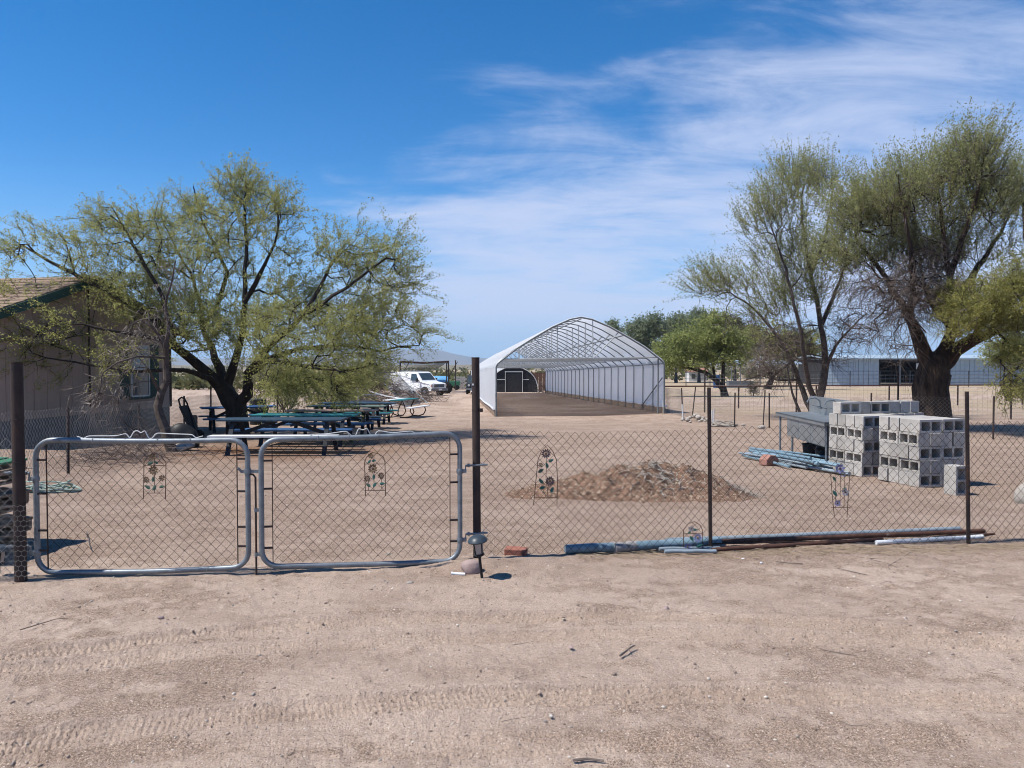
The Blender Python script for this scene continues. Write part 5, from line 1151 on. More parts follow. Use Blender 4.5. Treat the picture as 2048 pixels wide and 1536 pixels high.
# --- the large tree at the right
def right_tree():
    d = 23.; b = at(1868, 858, d); b.z = float(gz(b.x, d)); t = thing('mesquite_tree', 'big mesquite tree with thick furrowed trunk behind the concrete blocks', 'tree', b)
    L = lambda p, r0, r1: limb(d, p, r0, r1)
    trunk = L([(1869, 872), (1868, 850), (1865, 810), (1862, 775), (1868, 745), (1872, 722)], .56, .47)
    limbs = [trunk, L([(1862, 740), (1848, 705), (1836, 672), (1822, 640, .2), (1800, 600, .3), (1775, 562, .4), (1745, 522, .5), (1715, 482, .5), (1700, 420, .5)], .27, .02),
      L([(1872, 722), (1890, 695), (1903, 660), (1905, 610), (1898, 555), (1890, 490), (1880, 420), (1876, 380), (1870, 335)], .24, .018),
      L([(1885, 730), (1912, 700, -.4), (1945, 680, -.8), (1985, 664, -1), (2030, 655, -1.2), (2080, 650, -1.3)], .26, .09),
      L([(1905, 610), (1938, 560, .6), (1975, 505, 1), (2010, 450, 1.2), (2040, 395, 1.2)], .14, .018), L([(1822, 640, .2), (1828, 570, -.6), (1822, 490, -1), (1806, 420, -1.2), (1795, 350, -1.3)], .12, .016),
      L([(1898, 555), (1925, 480, -.8), (1950, 400, -1.2), (1962, 350, -1.4), (1970, 305, -1.4)], .11, .014), L([(1985, 664, -1), (2010, 600, -.6), (2045, 560, -.2), (2090, 530, 0)], .18, .04), L([(2060, 560), (2050, 470, .2), (2045, 400, .4)], .1, .03),
      L([(1903, 660), (1860, 600, 1), (1840, 530, 1.5), (1830, 450, 1.6)], .10, .016), L([(1945, 680, -.8), (1970, 640, -2), (1990, 605, -2.6), (2040, 590, -2.8)], .1, .02)]
    limbs = [trunk] + [[(p, r * .8 if i > 2 else r) for i, (p, r) in enumerate(l)] for l in limbs[1:]]
    B = lambda *a: blob(d, *a)
    green = [B(1952, 330, 50, 50, 110, -1.2), B(1880, 365, 65, 52, 130, 0), B(1800, 400, 55, 50, 110, -1), B(1945, 410, 85, 60, 160, -.8), B(1870, 430, 90, 60, 140, .8), B(2015, 420, 60, 80, 130, 1), B(1790, 460, 70, 55, 110, .5), B(1965, 495, 85, 50, 120, .8),
             B(1740, 500, 55, 55, 85, .5), B(1715, 430, 48, 60, 75, .5), B(2040, 375, 40, 45, 65, .6), B(1860, 520, 80, 40, 70, 1), B(2040, 500, 40, 45, 50, 0), B(1735, 440, 60, 55, 80, 0), B(1690, 510, 55, 45, 50, .4)]
    dead = [B(1720, 570, 65, 60, 130, 0), B(1840, 540, 105, 62, 480, 0), B(1785, 605, 75, 50, 260, -.6), B(1860, 590, 65, 50, 240, -.8), B(1745, 665, 60, 45, 45, -1.2), B(1800, 690, 45, 50, 40, -1)]
    yel = [B(1990, 600, 70, 42, 130, -2.5), B(1945, 645, 45, 28, 75, -2.2), B(2035, 570, 45, 45, 90, -2.4), B(1920, 600, 45, 36, 60, -1.2), B(2030, 640, 45, 28, 60, -2.2), B(2030, 700, 40, 30, 50, -2.6), B(2040, 770, 35, 28, 40, -2.8)]
    P, par, r, tips, DA = grow(limbs, green + dead + yel, 23, dense=True, gap=(.9, -.2))
    wood_mesh('trunk', P, par, r, MT['bark_r'], t, bark=.13)
    T = np.array(tips); Q = P[T]
    def inside(bl):
        m = np.zeros(len(Q), bool)
        for c, rad, _ in bl: m |= ((((Q - np.array(c)) / np.array(rad)) ** 2).sum(1) < 1.1)
        return m
    mg = inside(green); my = inside(yel) & ~mg; md = ~(mg | my)
    leafy(t, [shoots(P, DA, T[mg], 24, 27, (.6, 1.35), .45, 0, (.035, .082), .44, .048, 2, outward=at(1868, 700, d), ow=1.0, rand=.28, r=.005), shoots(P, DA, T[mg][::3], 27, 26, (.8, 1.45), .5, 0, (.045, .10), .44, .035, 1, outward=at(1868, 720, d), ow=1.4, rand=.18, r=.007)], MT['leaf_r'], MT['bark_g'])
    leafy(t, [shoots(P, DA, T[my], 25, 40, (.25, .6), .05, .1, (.035, .082), .45, .08, 2)], MT['leaf_y'], MT['bark_g'], 'lower_crown')
    v = shoots(P, DA, T[md], 26, 2, (.3, .9), -.05, .3, (.03, .05), .3, .05, 3, r=.006); np_mesh('dead_twigs', v[3], v[4], 3, MT['twig'], parent=t, kind='stuff')
right_tree()
# --- the slender several-stemmed tree left of it
def stem_tree():
    d = 28.; b = at(1632, 838, d); b.z = float(gz(b.x, d)); t = thing('mesquite_tree', 'slender mesquite of several leaning stems behind the steel sink', 'tree', b)
    L = lambda p, r0, r1: limb(d, p, r0, r1)
    limbs = [L([(1634, 845), (1636, 815), (1642, 780), (1650, 735), (1648, 690), (1642, 650), (1632, 600), (1622, 545), (1612, 490), (1606, 440), (1604, 395)], .19, .025),
      L([(1632, 838), (1612, 800, .3), (1598, 760, .6), (1582, 720, .8), (1560, 680, 1), (1530, 640, 1.2), (1500, 610, 1.3), (1460, 585, 1.3)], .13, .02), L([(1634, 838), (1622, 790, -.5), (1612, 735, -.9), (1604, 680, -1.2), (1590, 610, -1.3), (1570, 540, -1.3), (1548, 470, -1.3)], .13, .02),
      L([(1650, 735), (1672, 690, -.3), (1700, 655, -.6), (1735, 625, -.8)], .08, .015), L([(1642, 650), (1668, 590, .6), (1690, 530, .9), (1705, 450, 1), (1700, 390, 1)], .09, .015), L([(1622, 545), (1650, 480, -.6), (1660, 420, -.8), (1668, 350, -.8)], .07, .012), L([(1598, 760, .6), (1560, 760, .2), (1520, 750, 0), (1480, 765, 0)], .05, .01),
      L([(1634, 838), (1600, 828, -.6), (1590, 800, -.8), (1580, 770, -1), (1572, 730, -1.1)], .08, .02)]
    B = lambda *a: blob(d, *a)
    green = [B(1600, 365, 48, 38, 75, 0), B(1655, 380, 46, 42, 75, -.6), B(1560, 420, 52, 50, 75, -1), B(1625, 430, 60, 50, 80, 0), B(1525, 450, 42, 32, 40, -1.2), B(1690, 425, 46, 48, 75, .8), B(1580, 520, 70, 50, 80, -1), B(1660, 510, 65, 50, 75, .3), B(1500, 570, 60, 32, 50, 1.2), B(1430, 575, 55, 36, 60, 1.3), B(1620, 600, 70, 42, 55, 0), B(1545, 615, 60, 36, 45, 1)]
    dead = [B(1560, 690, 75, 48, 190, .5), B(1640, 690, 70, 50, 140, 0), B(1700, 655, 55, 45, 110, -.6), B(1535, 735, 55, 40, 150, .2), B(1600, 640, 70, 40, 110, 0), B(1590, 560, 70, 40, 60, 0), B(1480, 650, 50, 40, 60, 1)]
    P, par, r, tips, DA = grow(limbs, green + dead, 33, dense=True, gap=(.9, -.2))
    wood_mesh('trunk', P, par, r, MT['bark_g'], t, bark=.08)
    T = np.array(tips); Q = P[T]; m = np.zeros(len(Q), bool)
    for c, rad, _ in green: m |= ((((Q - np.array(c)) / np.array(rad)) ** 2).sum(1) < 1.1)
    leafy(t, [shoots(P, DA, T[m], 34, 30, (.6, 1.5), .5, 0, (.038, .088), .44, .05, 2, outward=at(1630, 680, d), ow=.9, rand=.33, r=.0055), shoots(P, DA, T[m][::4], 36, 26, (.8, 1.5), .5, 0, (.045, .10), .44, .035, 1, outward=at(1630, 720, d), ow=1.3, rand=.2, r=.008)], MT['leaf_r'], MT['bark_g'])
    v = shoots(P, DA, T[~m], 35, 2, (.3, .9), .05, .25, (.03, .05), .3, .05, 3, r=.007); np_mesh('dead_twigs', v[3], v[4], 3, MT['twig'], parent=t, kind='stuff')
stem_tree()
# --- trees farther back
def far_tree(name, label, d, base_px, trunk, blobs, mleaf, seed, r0=.22, n_leaf=16, size=(.12, .26), per=2, tipr=.012, L=(.3, .8), mb='bark', group=None, spread=.22, z=None):
    b = at(base_px[0], base_px[1], d); b.z = float(gz(b.x, d)); t = thing(name, label, 'tree', b, group)
    limbs = []
    for k, (pts, ra, rb) in enumerate(trunk): limbs.append(limb(d, pts, ra, rb))
    f = limbs[0][0][0]; f.x, f.y, f.z = b.x, b.y, b.z - .1
    P, par, r, tips, DA = grow(limbs, [blob(d, *a) for a in blobs], seed, tipr, d / 60., .35)
    wood_mesh('trunk', P, par, r, MT[mb], t)
    leafy(t, [shoots(P, DA, tips, seed + 1, n_leaf, L, .25, 0, size, .5, spread, per)], mleaf, MT[mb])
far_tree('mesquite_tree', 'bright green mesquite with a leaning trunk right of the greenhouse', 58., (1450, 794), [([(1452, 795), (1446, 778), (1430, 758), (1410, 745), (1385, 738)], .34, .10), ([(1444, 775), (1446, 745), (1448, 715)], .22, .08), ([(1430, 758), (1425, 725, 1), (1410, 700, 1.5)], .16, .06)],
         [(1345, 705, 38, 26, 70), (1390, 680, 52, 30, 110), (1440, 672, 48, 30, 100), (1470, 705, 40, 28, 80), (1400, 720, 60, 20, 90), (1340, 728, 30, 16, 40), (1430, 640, 30, 14, 30)], MT['leaf_g'], 41, .3, 22, (.12, .26), 2, .014, (.3, .9))
far_tree('mesquite_tree', 'dark leaning mesquite farther back in the corral', 86., (1535, 776), [([(1534, 778), (1540, 766), (1545, 755), (1538, 740), (1525, 725)], .42, .16), ([(1543, 758), (1565, 738), (1590, 720)], .2, .08)],
         [(1500, 690, 50, 30, 90), (1550, 680, 50, 34, 90), (1600, 690, 50, 30, 80), (1540, 715, 60, 18, 60)], MT['leaf'], 43, .4, 18, (.16, .34), 2, .02, (.4, 1.1))
for k, (px, py, lab, bl, mm) in enumerate((
    (1300, 768, 'rounded dull green tree behind the right shoulder of the greenhouse', [(1275, 660, 24, 24, 60), (1310, 652, 26, 22, 60), (1290, 690, 36, 30, 90)], 'leaf_d'),
    (1352, 768, 'dense dark tree in the background line, left of the tallest crown', [(1340, 660, 26, 26, 65), (1362, 650, 24, 20, 55), (1350, 692, 34, 30, 80)], 'leaf_d'),
    (1398, 768, 'tallest dull green tree in the background line', [(1392, 640, 20, 20, 55), (1412, 652, 30, 24, 70), (1400, 690, 42, 34, 100)], 'leaf_d'),
    (1470, 768, 'broad background tree with brownish green top', [(1452, 655, 38, 26, 80), (1490, 668, 34, 26, 70), (1470, 700, 48, 30, 90)], 'leaf_s'),
    (1228, 768, 'small dark tree peeping over the greenhouse roof', [(1228, 658, 14, 14, 40), (1238, 690, 18, 30, 50)], 'leaf_d'),
    (1585, 768, 'far green tree between the slender stems', [(1575, 690, 40, 28, 70), (1610, 700, 34, 24, 60)], 'leaf_s'))):
    far_tree('background_tree', lab, 135. + 3 * k, (px, py), [([(px, py), (px, py - 25), (px - 3, py - 60)], .35, .12)], bl, MT[mm], 50 + k, .3, 22, (.28, .6), 2, .03, (.5, 1.4), 'bark_g', 'trees in the background line', .45)
far_tree('background_tree', 'grey green tree at the right edge in front of the blue barn', 48., (2020, 800), [([(2015, 792), (2005, 765), (2022, 745), (2040, 735)], .2, .08), ([(2010, 775), (2030, 760), (2045, 750)], .12, .05)], [(2000, 705, 38, 22, 60), (2045, 690, 40, 28, 80), (2050, 725, 40, 20, 50)], MT['leaf_r'], 61, .2, 18, (.1, .2), 2, .014, (.3, .8))
# --- shrubs beyond the left fence
def shrub(label, c, rx, rz, n, seed, ml='leaf_s', lf=14, size=(.06, .13), group='desert shrubs beyond the fence'):
    b = gnd(*c); t = thing('desert_shrub', label, 'shrub', b, group); rg = random.Random(seed)
    limbs = [[(b - Vector((0, 0, .05)), .05), (b + Vector((0, 0, .15)), .045)]]
    for k in range(7): a = k * .9 + rg.random() * .5; limbs.append([(b + Vector((0, 0, .1)), .035), (b + Vector((math.cos(a) * rx * .35, math.sin(a) * rx * .35, rz * .8)), .012)])
    P, par, r, tips, DA = grow(limbs, [(b + Vector((0, 0, rz)), (rx, rx, rz * .95), n)], seed, .007, .3)
    wood_mesh('stems', P, par, r, MT['bark_g'], t); leafy(t, [shoots(P, DA, tips, seed + 1, lf, (.2, .5), .4, 0, size, .42, .1, 2)], MT[ml], MT['bark_g'], 'foliage')
for k, (x, y, rx, rz, n, lab, ml) in enumerate((
    (-10.5, 34, 1.7, 1.35, 110, 'large olive shrub just right of the mobile home', 'leaf_s'), (-12.9, 37, 1.8, 1.5, 100, 'olive shrub behind the corner of the mobile home', 'leaf_s'), (-8.4, 36.5, 1.6, 1.3, 100, 'olive shrub showing between the mesquite limbs', 'leaf'),
    (-7.4, 30.5, 1.3, 1.15, 90, 'dense yellow green bush hanging behind the picnic tables', 'leaf'), (-8.0, 33.0, 1.2, 1.1, 80, 'dense green bush behind the far picnic table', 'leaf'), (-9.4, 31.0, 1.4, 1.2, 90, 'rounded bush behind the trunk of the wide mesquite', 'leaf'), (-8.3, 39.8, 2.2, 1.9, 120, 'tall bush left of the leaning fence panels', 'leaf'))):
    shrub(lab, (x, y), rx, rz, n, 80 + k, ml)
# far scrub on the plain: one mass
def far_scrub():
    rg = np.random.default_rng(3); n = 2600; y = np.exp(rg.uniform(np.log(85), np.log(1100), n)); x = rg.uniform(-.75, .75, n) * y
    k = (x > .03 * y) & (y < 150); x, y = x[~k], y[~k]; n = len(x); s = rg.uniform(.5, 1.5, n) * (1 + y / 700); m = 16
    c = rg.normal(0, .5, (n, m, 3)); c[..., 2] = np.abs(c[..., 2]) + .25; P = np.stack([x, y, gz(x, y)], -1)[:, None] + c * s[:, None, None] * np.array([.95, .95, .75])
    P = P.reshape(-1, 3); K = len(P); a = rg.normal(0, 1, (K, 3)); a /= np.linalg.norm(a, axis=1)[:, None]; b = np.cross(a, rg.normal(0, 1, (K, 3))); b /= np.linalg.norm(b, axis=1)[:, None]
    w = (np.repeat(s, m) * rg.uniform(.25, .5, K))[:, None]; V = np.stack([P - a * w, P + b * w * .6, P + a * w, P - b * w * .6], 1).reshape(-1, 3)
    o = np_mesh('desert_scrub', V, np.arange(K * 4).reshape(-1, 4), 4, MT['leaf_s'], kind='stuff', attrs={'tint': ('FACE', np.clip(np.repeat(rg.normal(.4, .25, n), m), 0, 1))}); prop(o, 'low grey green scrub covering the far desert plain', 'scrub')
far_scrub()
# ------------------------------------------------------------------ right boundary fence, stakes, stones
line_fence('chain link boundary fence running from the greenhouse corner past the big tree', [(6.95, 34.2), (6.75, 29.0), (7.4, 24.6), (8.4, 24.2), (10.6, 22.0), (13.0, 19.8), (17, 16.9)], 1.12, 'wire_grey', [(.1, 1.15), (9.65, 1.15), (10.75, 1.15), (13.9, 1.2), (17.0, 1.15), (20.4, 1.15)], 33, sag=.02)
rl = thing('pipe_rail_fence', 'rusty pipe rail fence starting at the greenhouse corner', 'fence', gnd(7.0, 36)); q = gnd(6.97, 35.0)
for k in range(6):
    p = gnd(7.0 + k * 4.4, 36 + k * 1.2); MB().tube([p - Vector((0, 0, .1)), p + Vector((0, 0, 1.15))], .04, 7).build('post', MT['rust_pipe'], rl)
    if k < 5: p2 = gnd(7.0 + (k + 1) * 4.4, 36 + (k + 1) * 1.2); MB().tube([p + Vector((0, 0, 1.12)), p2 + Vector((0, 0, 1.12))], .035, 7).build('rail', MT['rust_pipe'], rl)
def stake(label, px0, py0, px1, py1, r, m, white=0):
    b = G(px0, py0); T = at(px1, py1, b.y); t = thing('fence_stake', label, 'stake', b, 'stakes by the stone heap'); MB().tube([b - Vector((0, 0, .1)), T], r, 7).build('rod', MT[m], t)
    if white: MB().tube([b - Vector((0, 0, .05)), b.lerp(T, white)], r * 1.25, 7).build('white_sleeve', MT['pvc_white'], t)
stake('thin upright stake with a white lower half near the stone heap', 1366, 841, 1363, 776, .022, 'rust_post', .5)
stake('leaning rusty stake rising from the stone heap', 1384, 834, 1391, 774, .024, 'rust_post')
stake('short white standpipe beside the front fence post, left one', 1425, 848, 1424, 820, .02, 'pvc_white')
stake('short white standpipe beside the front fence post, right one', 1427, 846, 1428, 818, .022, 'pvc_white')
stake('pale stake in the boundary fence left of the sink', 1526, 852, 1530, 780, .02, 'rust_post')
def stones():
    c = G(1392, 842); rg = random.Random(5)
    for k in range(26):
        a, b = rg.gauss(0, .32), rg.gauss(0, .25); s = rg.uniform(.05, .12); p = Vector((c.x + a, c.y + b, 0)); p.z = float(gz(p.x, p.y)) + s * .5 + .16 * math.exp(-(a / .3) ** 2 - (b / .25) ** 2)
        prop(MB().rock(p, (s, s * .8, s * .6), 100 + k, 1, .3, rg.random() * 6).build('stone', MT['stone'], None, org=p), 'pale grey stone in the small heap beside the greenhouse corner', 'stone', 'stones in the small heap')
stones()
coil('hose_coil', 'weathered grey hose coiled on the ground left of the sink', G(1444, 853), .25, .5, 7, .018, MT['hose_grey'], .7, .09, 7)
for k, (px, py, s) in enumerate(((1523, 858, .12), (1486, 851, .08))):
    p = G(px, py); prop(MB().rock(p + Vector((0, 0, s * .4)), (s, s * .8, s * .6), 140 + k, 2, .3).build('stone', MT['stone'], None, True, org=p), ['larger pale stone at the foot of the boundary fence', 'smaller pale stone at the foot of the boundary fence'][k], 'stone', 'stones under the boundary fence')
shrub('small dry bush in the field behind the boundary fence', (at(1507, 793, 60).x, 60.), .55, .5, 50, 95, 'leaf_s', 12, (.06, .12), 'field bushes')
# ------------------------------------------------------------------ barn
def barn():
    d = 118.; b0 = at(1655, 768, d); g = float(gz(b0.x, d)); x0 = b0.x; t = thing('metal_barn', 'long blue grey metal barn with a dark open bay', 'barn', (x0 + 15, d, g)); H = 4.1; W = 42.
    segs = [(0, 8.2, 0), (19.6, 34.0, 0), (34.0, W, 0)]
    for a, b, _ in segs:
        n = int((b - a) / .75)
        for k in range(n): xa = x0 + a + (b - a) * k / n; xb = x0 + a + (b - a) * (k + 1) / n - .05; MB().box(((xa + xb) / 2, d + .02 * (k % 2), g + H / 2 - .1), (xb - xa, .08, H + .2)).build('siding_panel', MT['barn'], t)
    body = MB(); body.box((x0 + W / 2, d + 12, g + H / 2), (W, .2, H)); body.box((x0 + .1, d + 6, g + H / 2), (.2, 12, H)); body.box((x0 + W, d + 6, g + H / 2), (.2, 12, H)); body.box((x0 + 8.3, d + 6, g + H / 2), (.2, 11.8, H)); body.box((x0 + 19.5, d + 6, g + H / 2), (.2, 11.8, H)); body.build('wall', MT['barn_dark'], t)
    MB().prism([(x0 - .6, d - .8, g + H + .05), (x0 - .6, d + 6, g + H + .55), (x0 - .6, d + 13, g + H + .1), (x0 - .6, d + 13, g + H + .3), (x0 - .6, d + 6, g + H + .75), (x0 - .6, d - .8, g + H + .22)], (0, 0, 0), (W + 1.2, 0, 0)).build('roof', MT['barn'], t)
    MB().box((x0 + 13.9, d + .1, g + H - .25), (11, .2, .5)).build('lintel', MT['barn_dark'], t)
    for k in (11.5, 15.5): MB().bar((x0 + k, d, g), (x0 + k, d, g + H), .22, .22).build('bay_post', MT['galv_far'], t)
    sc = MB().box((x0 + 38.2, d - .12, g + 1.9), (4.6, .1, 3.8)).build('sliding_door', MT['barn'], t)
    for k in (-2.3, 0, 2.3): MB().bar((x0 + 38.2 + k, d - .2, g), (x0 + 38.2 + k, d - .2, g + 3.8), .1, .1).build('door_rail', MT['galv_far'], sc)
    MB().bar((x0 + 35.9, d - .2, g + 2.4), (x0 + 40.5, d - .2, g + 2.4), .1, .1).build('door_rail', MT['galv_far'], sc)
    MB().box((x0 + 14.5, d - .05, g + 3.0), (.8, .05, .9)).build('sign_board', MT['pvc_white'], t)
barn()
# pipe corral in front of the barn
def corral():
    d = 104.; t = thing('pipe_corral', 'long dark pipe corral fence across the field before the barn', 'fence', gnd(45, d))
    xs = [at(px, 768, d).x for px in (1325, 1372, 1420, 1470, 1520, 1570, 1640, 1700, 1760, 1820, 1880, 1937, 2000, 2070)]
    for k, x in enumerate(xs):
        b = gnd(x, d); MB().tube([b - Vector((0, 0, .1)), b + Vector((0, 0, 2.25))], .06, 6).build('post', MT['p_dark'], t)
        if k:
            a = gnd(xs[k - 1], d)
            for z in (.55, 1.1, 1.65, 2.2): MB().tube([a + Vector((0, 0, z)), b + Vector((0, 0, z))], .035, 5).build('rail', MT['p_dark'], t)
corral()
def wire_fence_near():
    # tall welded wire fence along the field, in front of the big trunk
    t = thing('welded_wire_fence', 'tall welded wire fence across the field behind the big mesquite trunk', 'fence', gnd(13, 30)); q = MB(); A = Vector((8.6, 33.)); B = Vector((26, 25.)); L = (B - A).length
    def P(s, z): p = A.lerp(B, s / L); return Vector((p.x, p.y, float(gz(p.x, p.y)) + z))
    for k in range(11): q.tube([P(L * j / 12, .12 + k * .155) for j in range(13)], .0038, 3, False)
    for k in range(int(L / .16)): q.tube([P(k * .16, .1), P(k * .16, 1.7)], .003, 3, False)
    q.build('wire_grid', MT['wire_grey'], t, kind='stuff')
    for k in range(6): MB().tube([P(L * k / 5, -.1), P(L * k / 5, 1.8)], .035, 6).build('post', MT['rust_post'], t)
wire_fence_near()
def small_far():
    d = 150.; b = at(1392, 757, d); g = float(gz(b.x, d)); c = Vector((b.x, d, g)); t = thing('farm_shed', 'small tan shed with reddish roof seen under the green mesquite', 'shed', c)
    MB().box(c + Vector((0, 0, 1.0)), (3.6, 3, 2.0)).build('wall', MT['p_white'], t); MB().prism([c + Vector(p) for p in ((-2, -1.8, 2.0), (-2, 0, 2.8), (-2, 1.8, 2.0))], (0, 0, 0), (4, 0, 0)).build('roof', MT['redstone'], t); MB().box(c + Vector((-.9, -1.53, 1.1)), (.7, .05, .9)).build('window', MT['glass'], t)
    d = 96.
    for k, (px0, px1, lab, m) in enumerate(((1425, 1442, 'upright blue barrel drum in the corral', 'p_blue'), (1455, 1505, 'long grey livestock trough in the corral', 'galv'))):
        a = at(px0, 770, d); b = at(px1, 770, d); g = float(gz(a.x, d)); w = b.x - a.x; c = Vector(((a.x + b.x) / 2, d, g)); q = MB()
        if k == 0: q.lathe(c, [(w * .4, 0), (w * .42, .1), (w * .4, .5), (w * .42, .55), (w * .4, .9), (w * .42, 1.0), (w * .38, 1.7)], 14)
        else: q.box(c + Vector((0, 0, .42)), (w, 1.0, .84)); q.box(c + Vector((0, 0, .87)), (w + .1, 1.1, .06)); q.box(c + Vector((-w * .4, 0, .1)), (.2, 1.05, .2)); q.box(c + Vector((w * .4, 0, .1)), (.2, 1.05, .2))
        prop(q.build('water_drum' if k == 0 else 'livestock_trough', MT[m], None, k == 0, org=c), lab, 'drum' if k == 0 else 'trough')
    a = at(1540, 770, 100.); g = gnd(a.x, 100.); t = thing('livestock_shelter', 'open pipe frame livestock shelter behind the leaning mesquite', 'shelter', g)
    for x in (-4, 0, 4):
        for y in (0, 4): MB().bar(g + Vector((x, y, 0)), g + Vector((x, y, 3.1 + y * .1)), .12, .12).build('post', MT['galv_far'], t)
    MB().prism([g + Vector(p) for p in ((-4.5, -.5, 3.1), (-4.5, 4.5, 3.6), (-4.5, 4.5, 3.7), (-4.5, -.5, 3.2))], (0, 0, 0), (9, 0, 0)).build('roof', MT['barn'], t)
small_far()
# ------------------------------------------------------------------ van
def van():
    b = at(836, 790, 66.); o = gnd(b.x, 66.); t = thing('cargo_van', 'white cargo van parked beyond the leaning fence panels', 'van', o); a = R(-40); M_ = Matrix.Rotation(a, 3, 'Z')
    def P(x, y, z): return o + M_ @ Vector((x, y, z))       # x forward
    W = .98
    # lower body, tapering nose; upper body with tumblehome
    prof = [(-2.75, .45), (-2.78, 1.15), (-2.72, 1.95), (-2.55, 2.08), (.55, 2.10), (.78, 2.04), (1.50, 1.30), (1.62, 1.24), (2.58, 1.10), (2.68, .98), (2.70, .52), (2.60, .42)]
    def wid(x, z): w = W * (1 - .0 * max(0, z - 1.2)); w -= .16 * max(0, min(1, (z - 1.15) / .95)) ; w -= .10 * max(0, min(1, (x - 1.6) / 1.1)); return w
    n = len(prof); V = [P(x, -wid(x, z), z) for x, z in prof] + [P(x, wid(x, z), z) for x, z in prof]
    q = MB(); q.add(V, [tuple(range(n)), tuple(range(2 * n - 1, n - 1, -1))] + [(i, n + i, n + (i + 1) % n, (i + 1) % n) for i in range(n)]); q.build('body', MT['van'], t, bevel=.05)
    def panel(name, pts, m, par=t, off=.012, axis='y'):
        c = MB(); c.add([P(*p) for p in pts], [tuple(range(len(pts)))]); return c.build(name, m, par)
    ws = lambda s, z, x: (x, s * (wid(x, z) - .09), z)
    xz = lambda k: (.80 + .66 * k + .012, 2.0 - .68 * k + .02)
    (xa, za), (xb, zb) = xz(.06), xz(.93); panel('windshield', [(xb, -.80, zb), (xb, .80, zb), (xa, .70, za), (xa, -.70, za)], MT['glass'])
    for s in (-1, 1):
        dr = lambda x, z: (x, s * (wid(x, z) + .012), z)
        panel('side_window', [dr(.10, 1.32), dr(1.12, 1.32), dr(.72, 1.92), dr(.10, 1.92)], MT['glass'])
        panel('door_seam', [dr(.02, .6), dr(.045, .6), dr(.045, 1.98), dr(.02, 1.98)], MT['van_grey']); panel('door_seam', [dr(-1.35, .6), dr(-1.325, .6), dr(-1.325, 1.98), dr(-1.35, 1.98)], MT['van_grey'])
        mi = MB(); mi.box(P(1.12, s * 1.15, 1.38), (.12, .2, .3), M_); mi.bar(P(1.12, s * .92, 1.36), P(1.12, s * 1.1, 1.38), .04, .04); mi.build('mirror', MT['black'], t)
        hl = MB().box(P(2.69, s * .72, .92), (.05, .24, .19), M_).build('headlight', MT['lens'], t); MB().box(P(2.67, s * .87, .92), (.07, .07, .19), M_).build('indicator', MT['amber'], hl)
        for x in (-1.75, 1.85):
            wl = MB().lathe(P(x, s * .86, .36), [(.12, -.11), (.33, -.11), (.365, -.07), (.365, .07), (.33, .11), (.12, .11)], 20, axis=M_ @ Vector((0, s, 0))).build('wheel', MT['rubber'], t, True)
            MB().lathe(P(x, s * .965, .36), [(.22, -.01), (.2, .015), (.08, .03)], 16, axis=M_ @ Vector((0, s, 0))).build('hub_cap', MT['galv'], wl, True)
            ar = MB().lathe(P(x, s * .90, .38), [(.44, -.06), (.44, .085)], 20, axis=M_ @ Vector((0, s, 0))).build('wheel_arch', MT['black'], t, True)
    gr = MB().box(P(2.70, 0, .90), (.05, 1.18, .27), M_).build('grille', MT['black'], t)
    for k in range(4): MB().box(P(2.73, 0, .80 + k * .065), (.02, 1.14, .018), M_).build('grille_bar', MT['galv'], gr)
    MB().lathe(P(2.735, 0, .9), [(.085, -.01), (.085, .012)], 14, axis=M_ @ Vector((1, 0, 0))).build('emblem', MT['p_blue'], gr)
    MB().box(P(2.74, 0, .56), (.18, 1.92, .22), M_).build('bumper', MT['van_grey'], t, bevel=.03)
    MB().box(P(2.84, 0, .57), (.02, .4, .14), M_).build('number_plate', MT['pvc_white'], t)
    for x in (-1.6, -.3): MB().bar(P(x, -.7, 2.17), P(x, .7, 2.17), .05, .05).build('roof_rack', MT['galv'], t)
van()
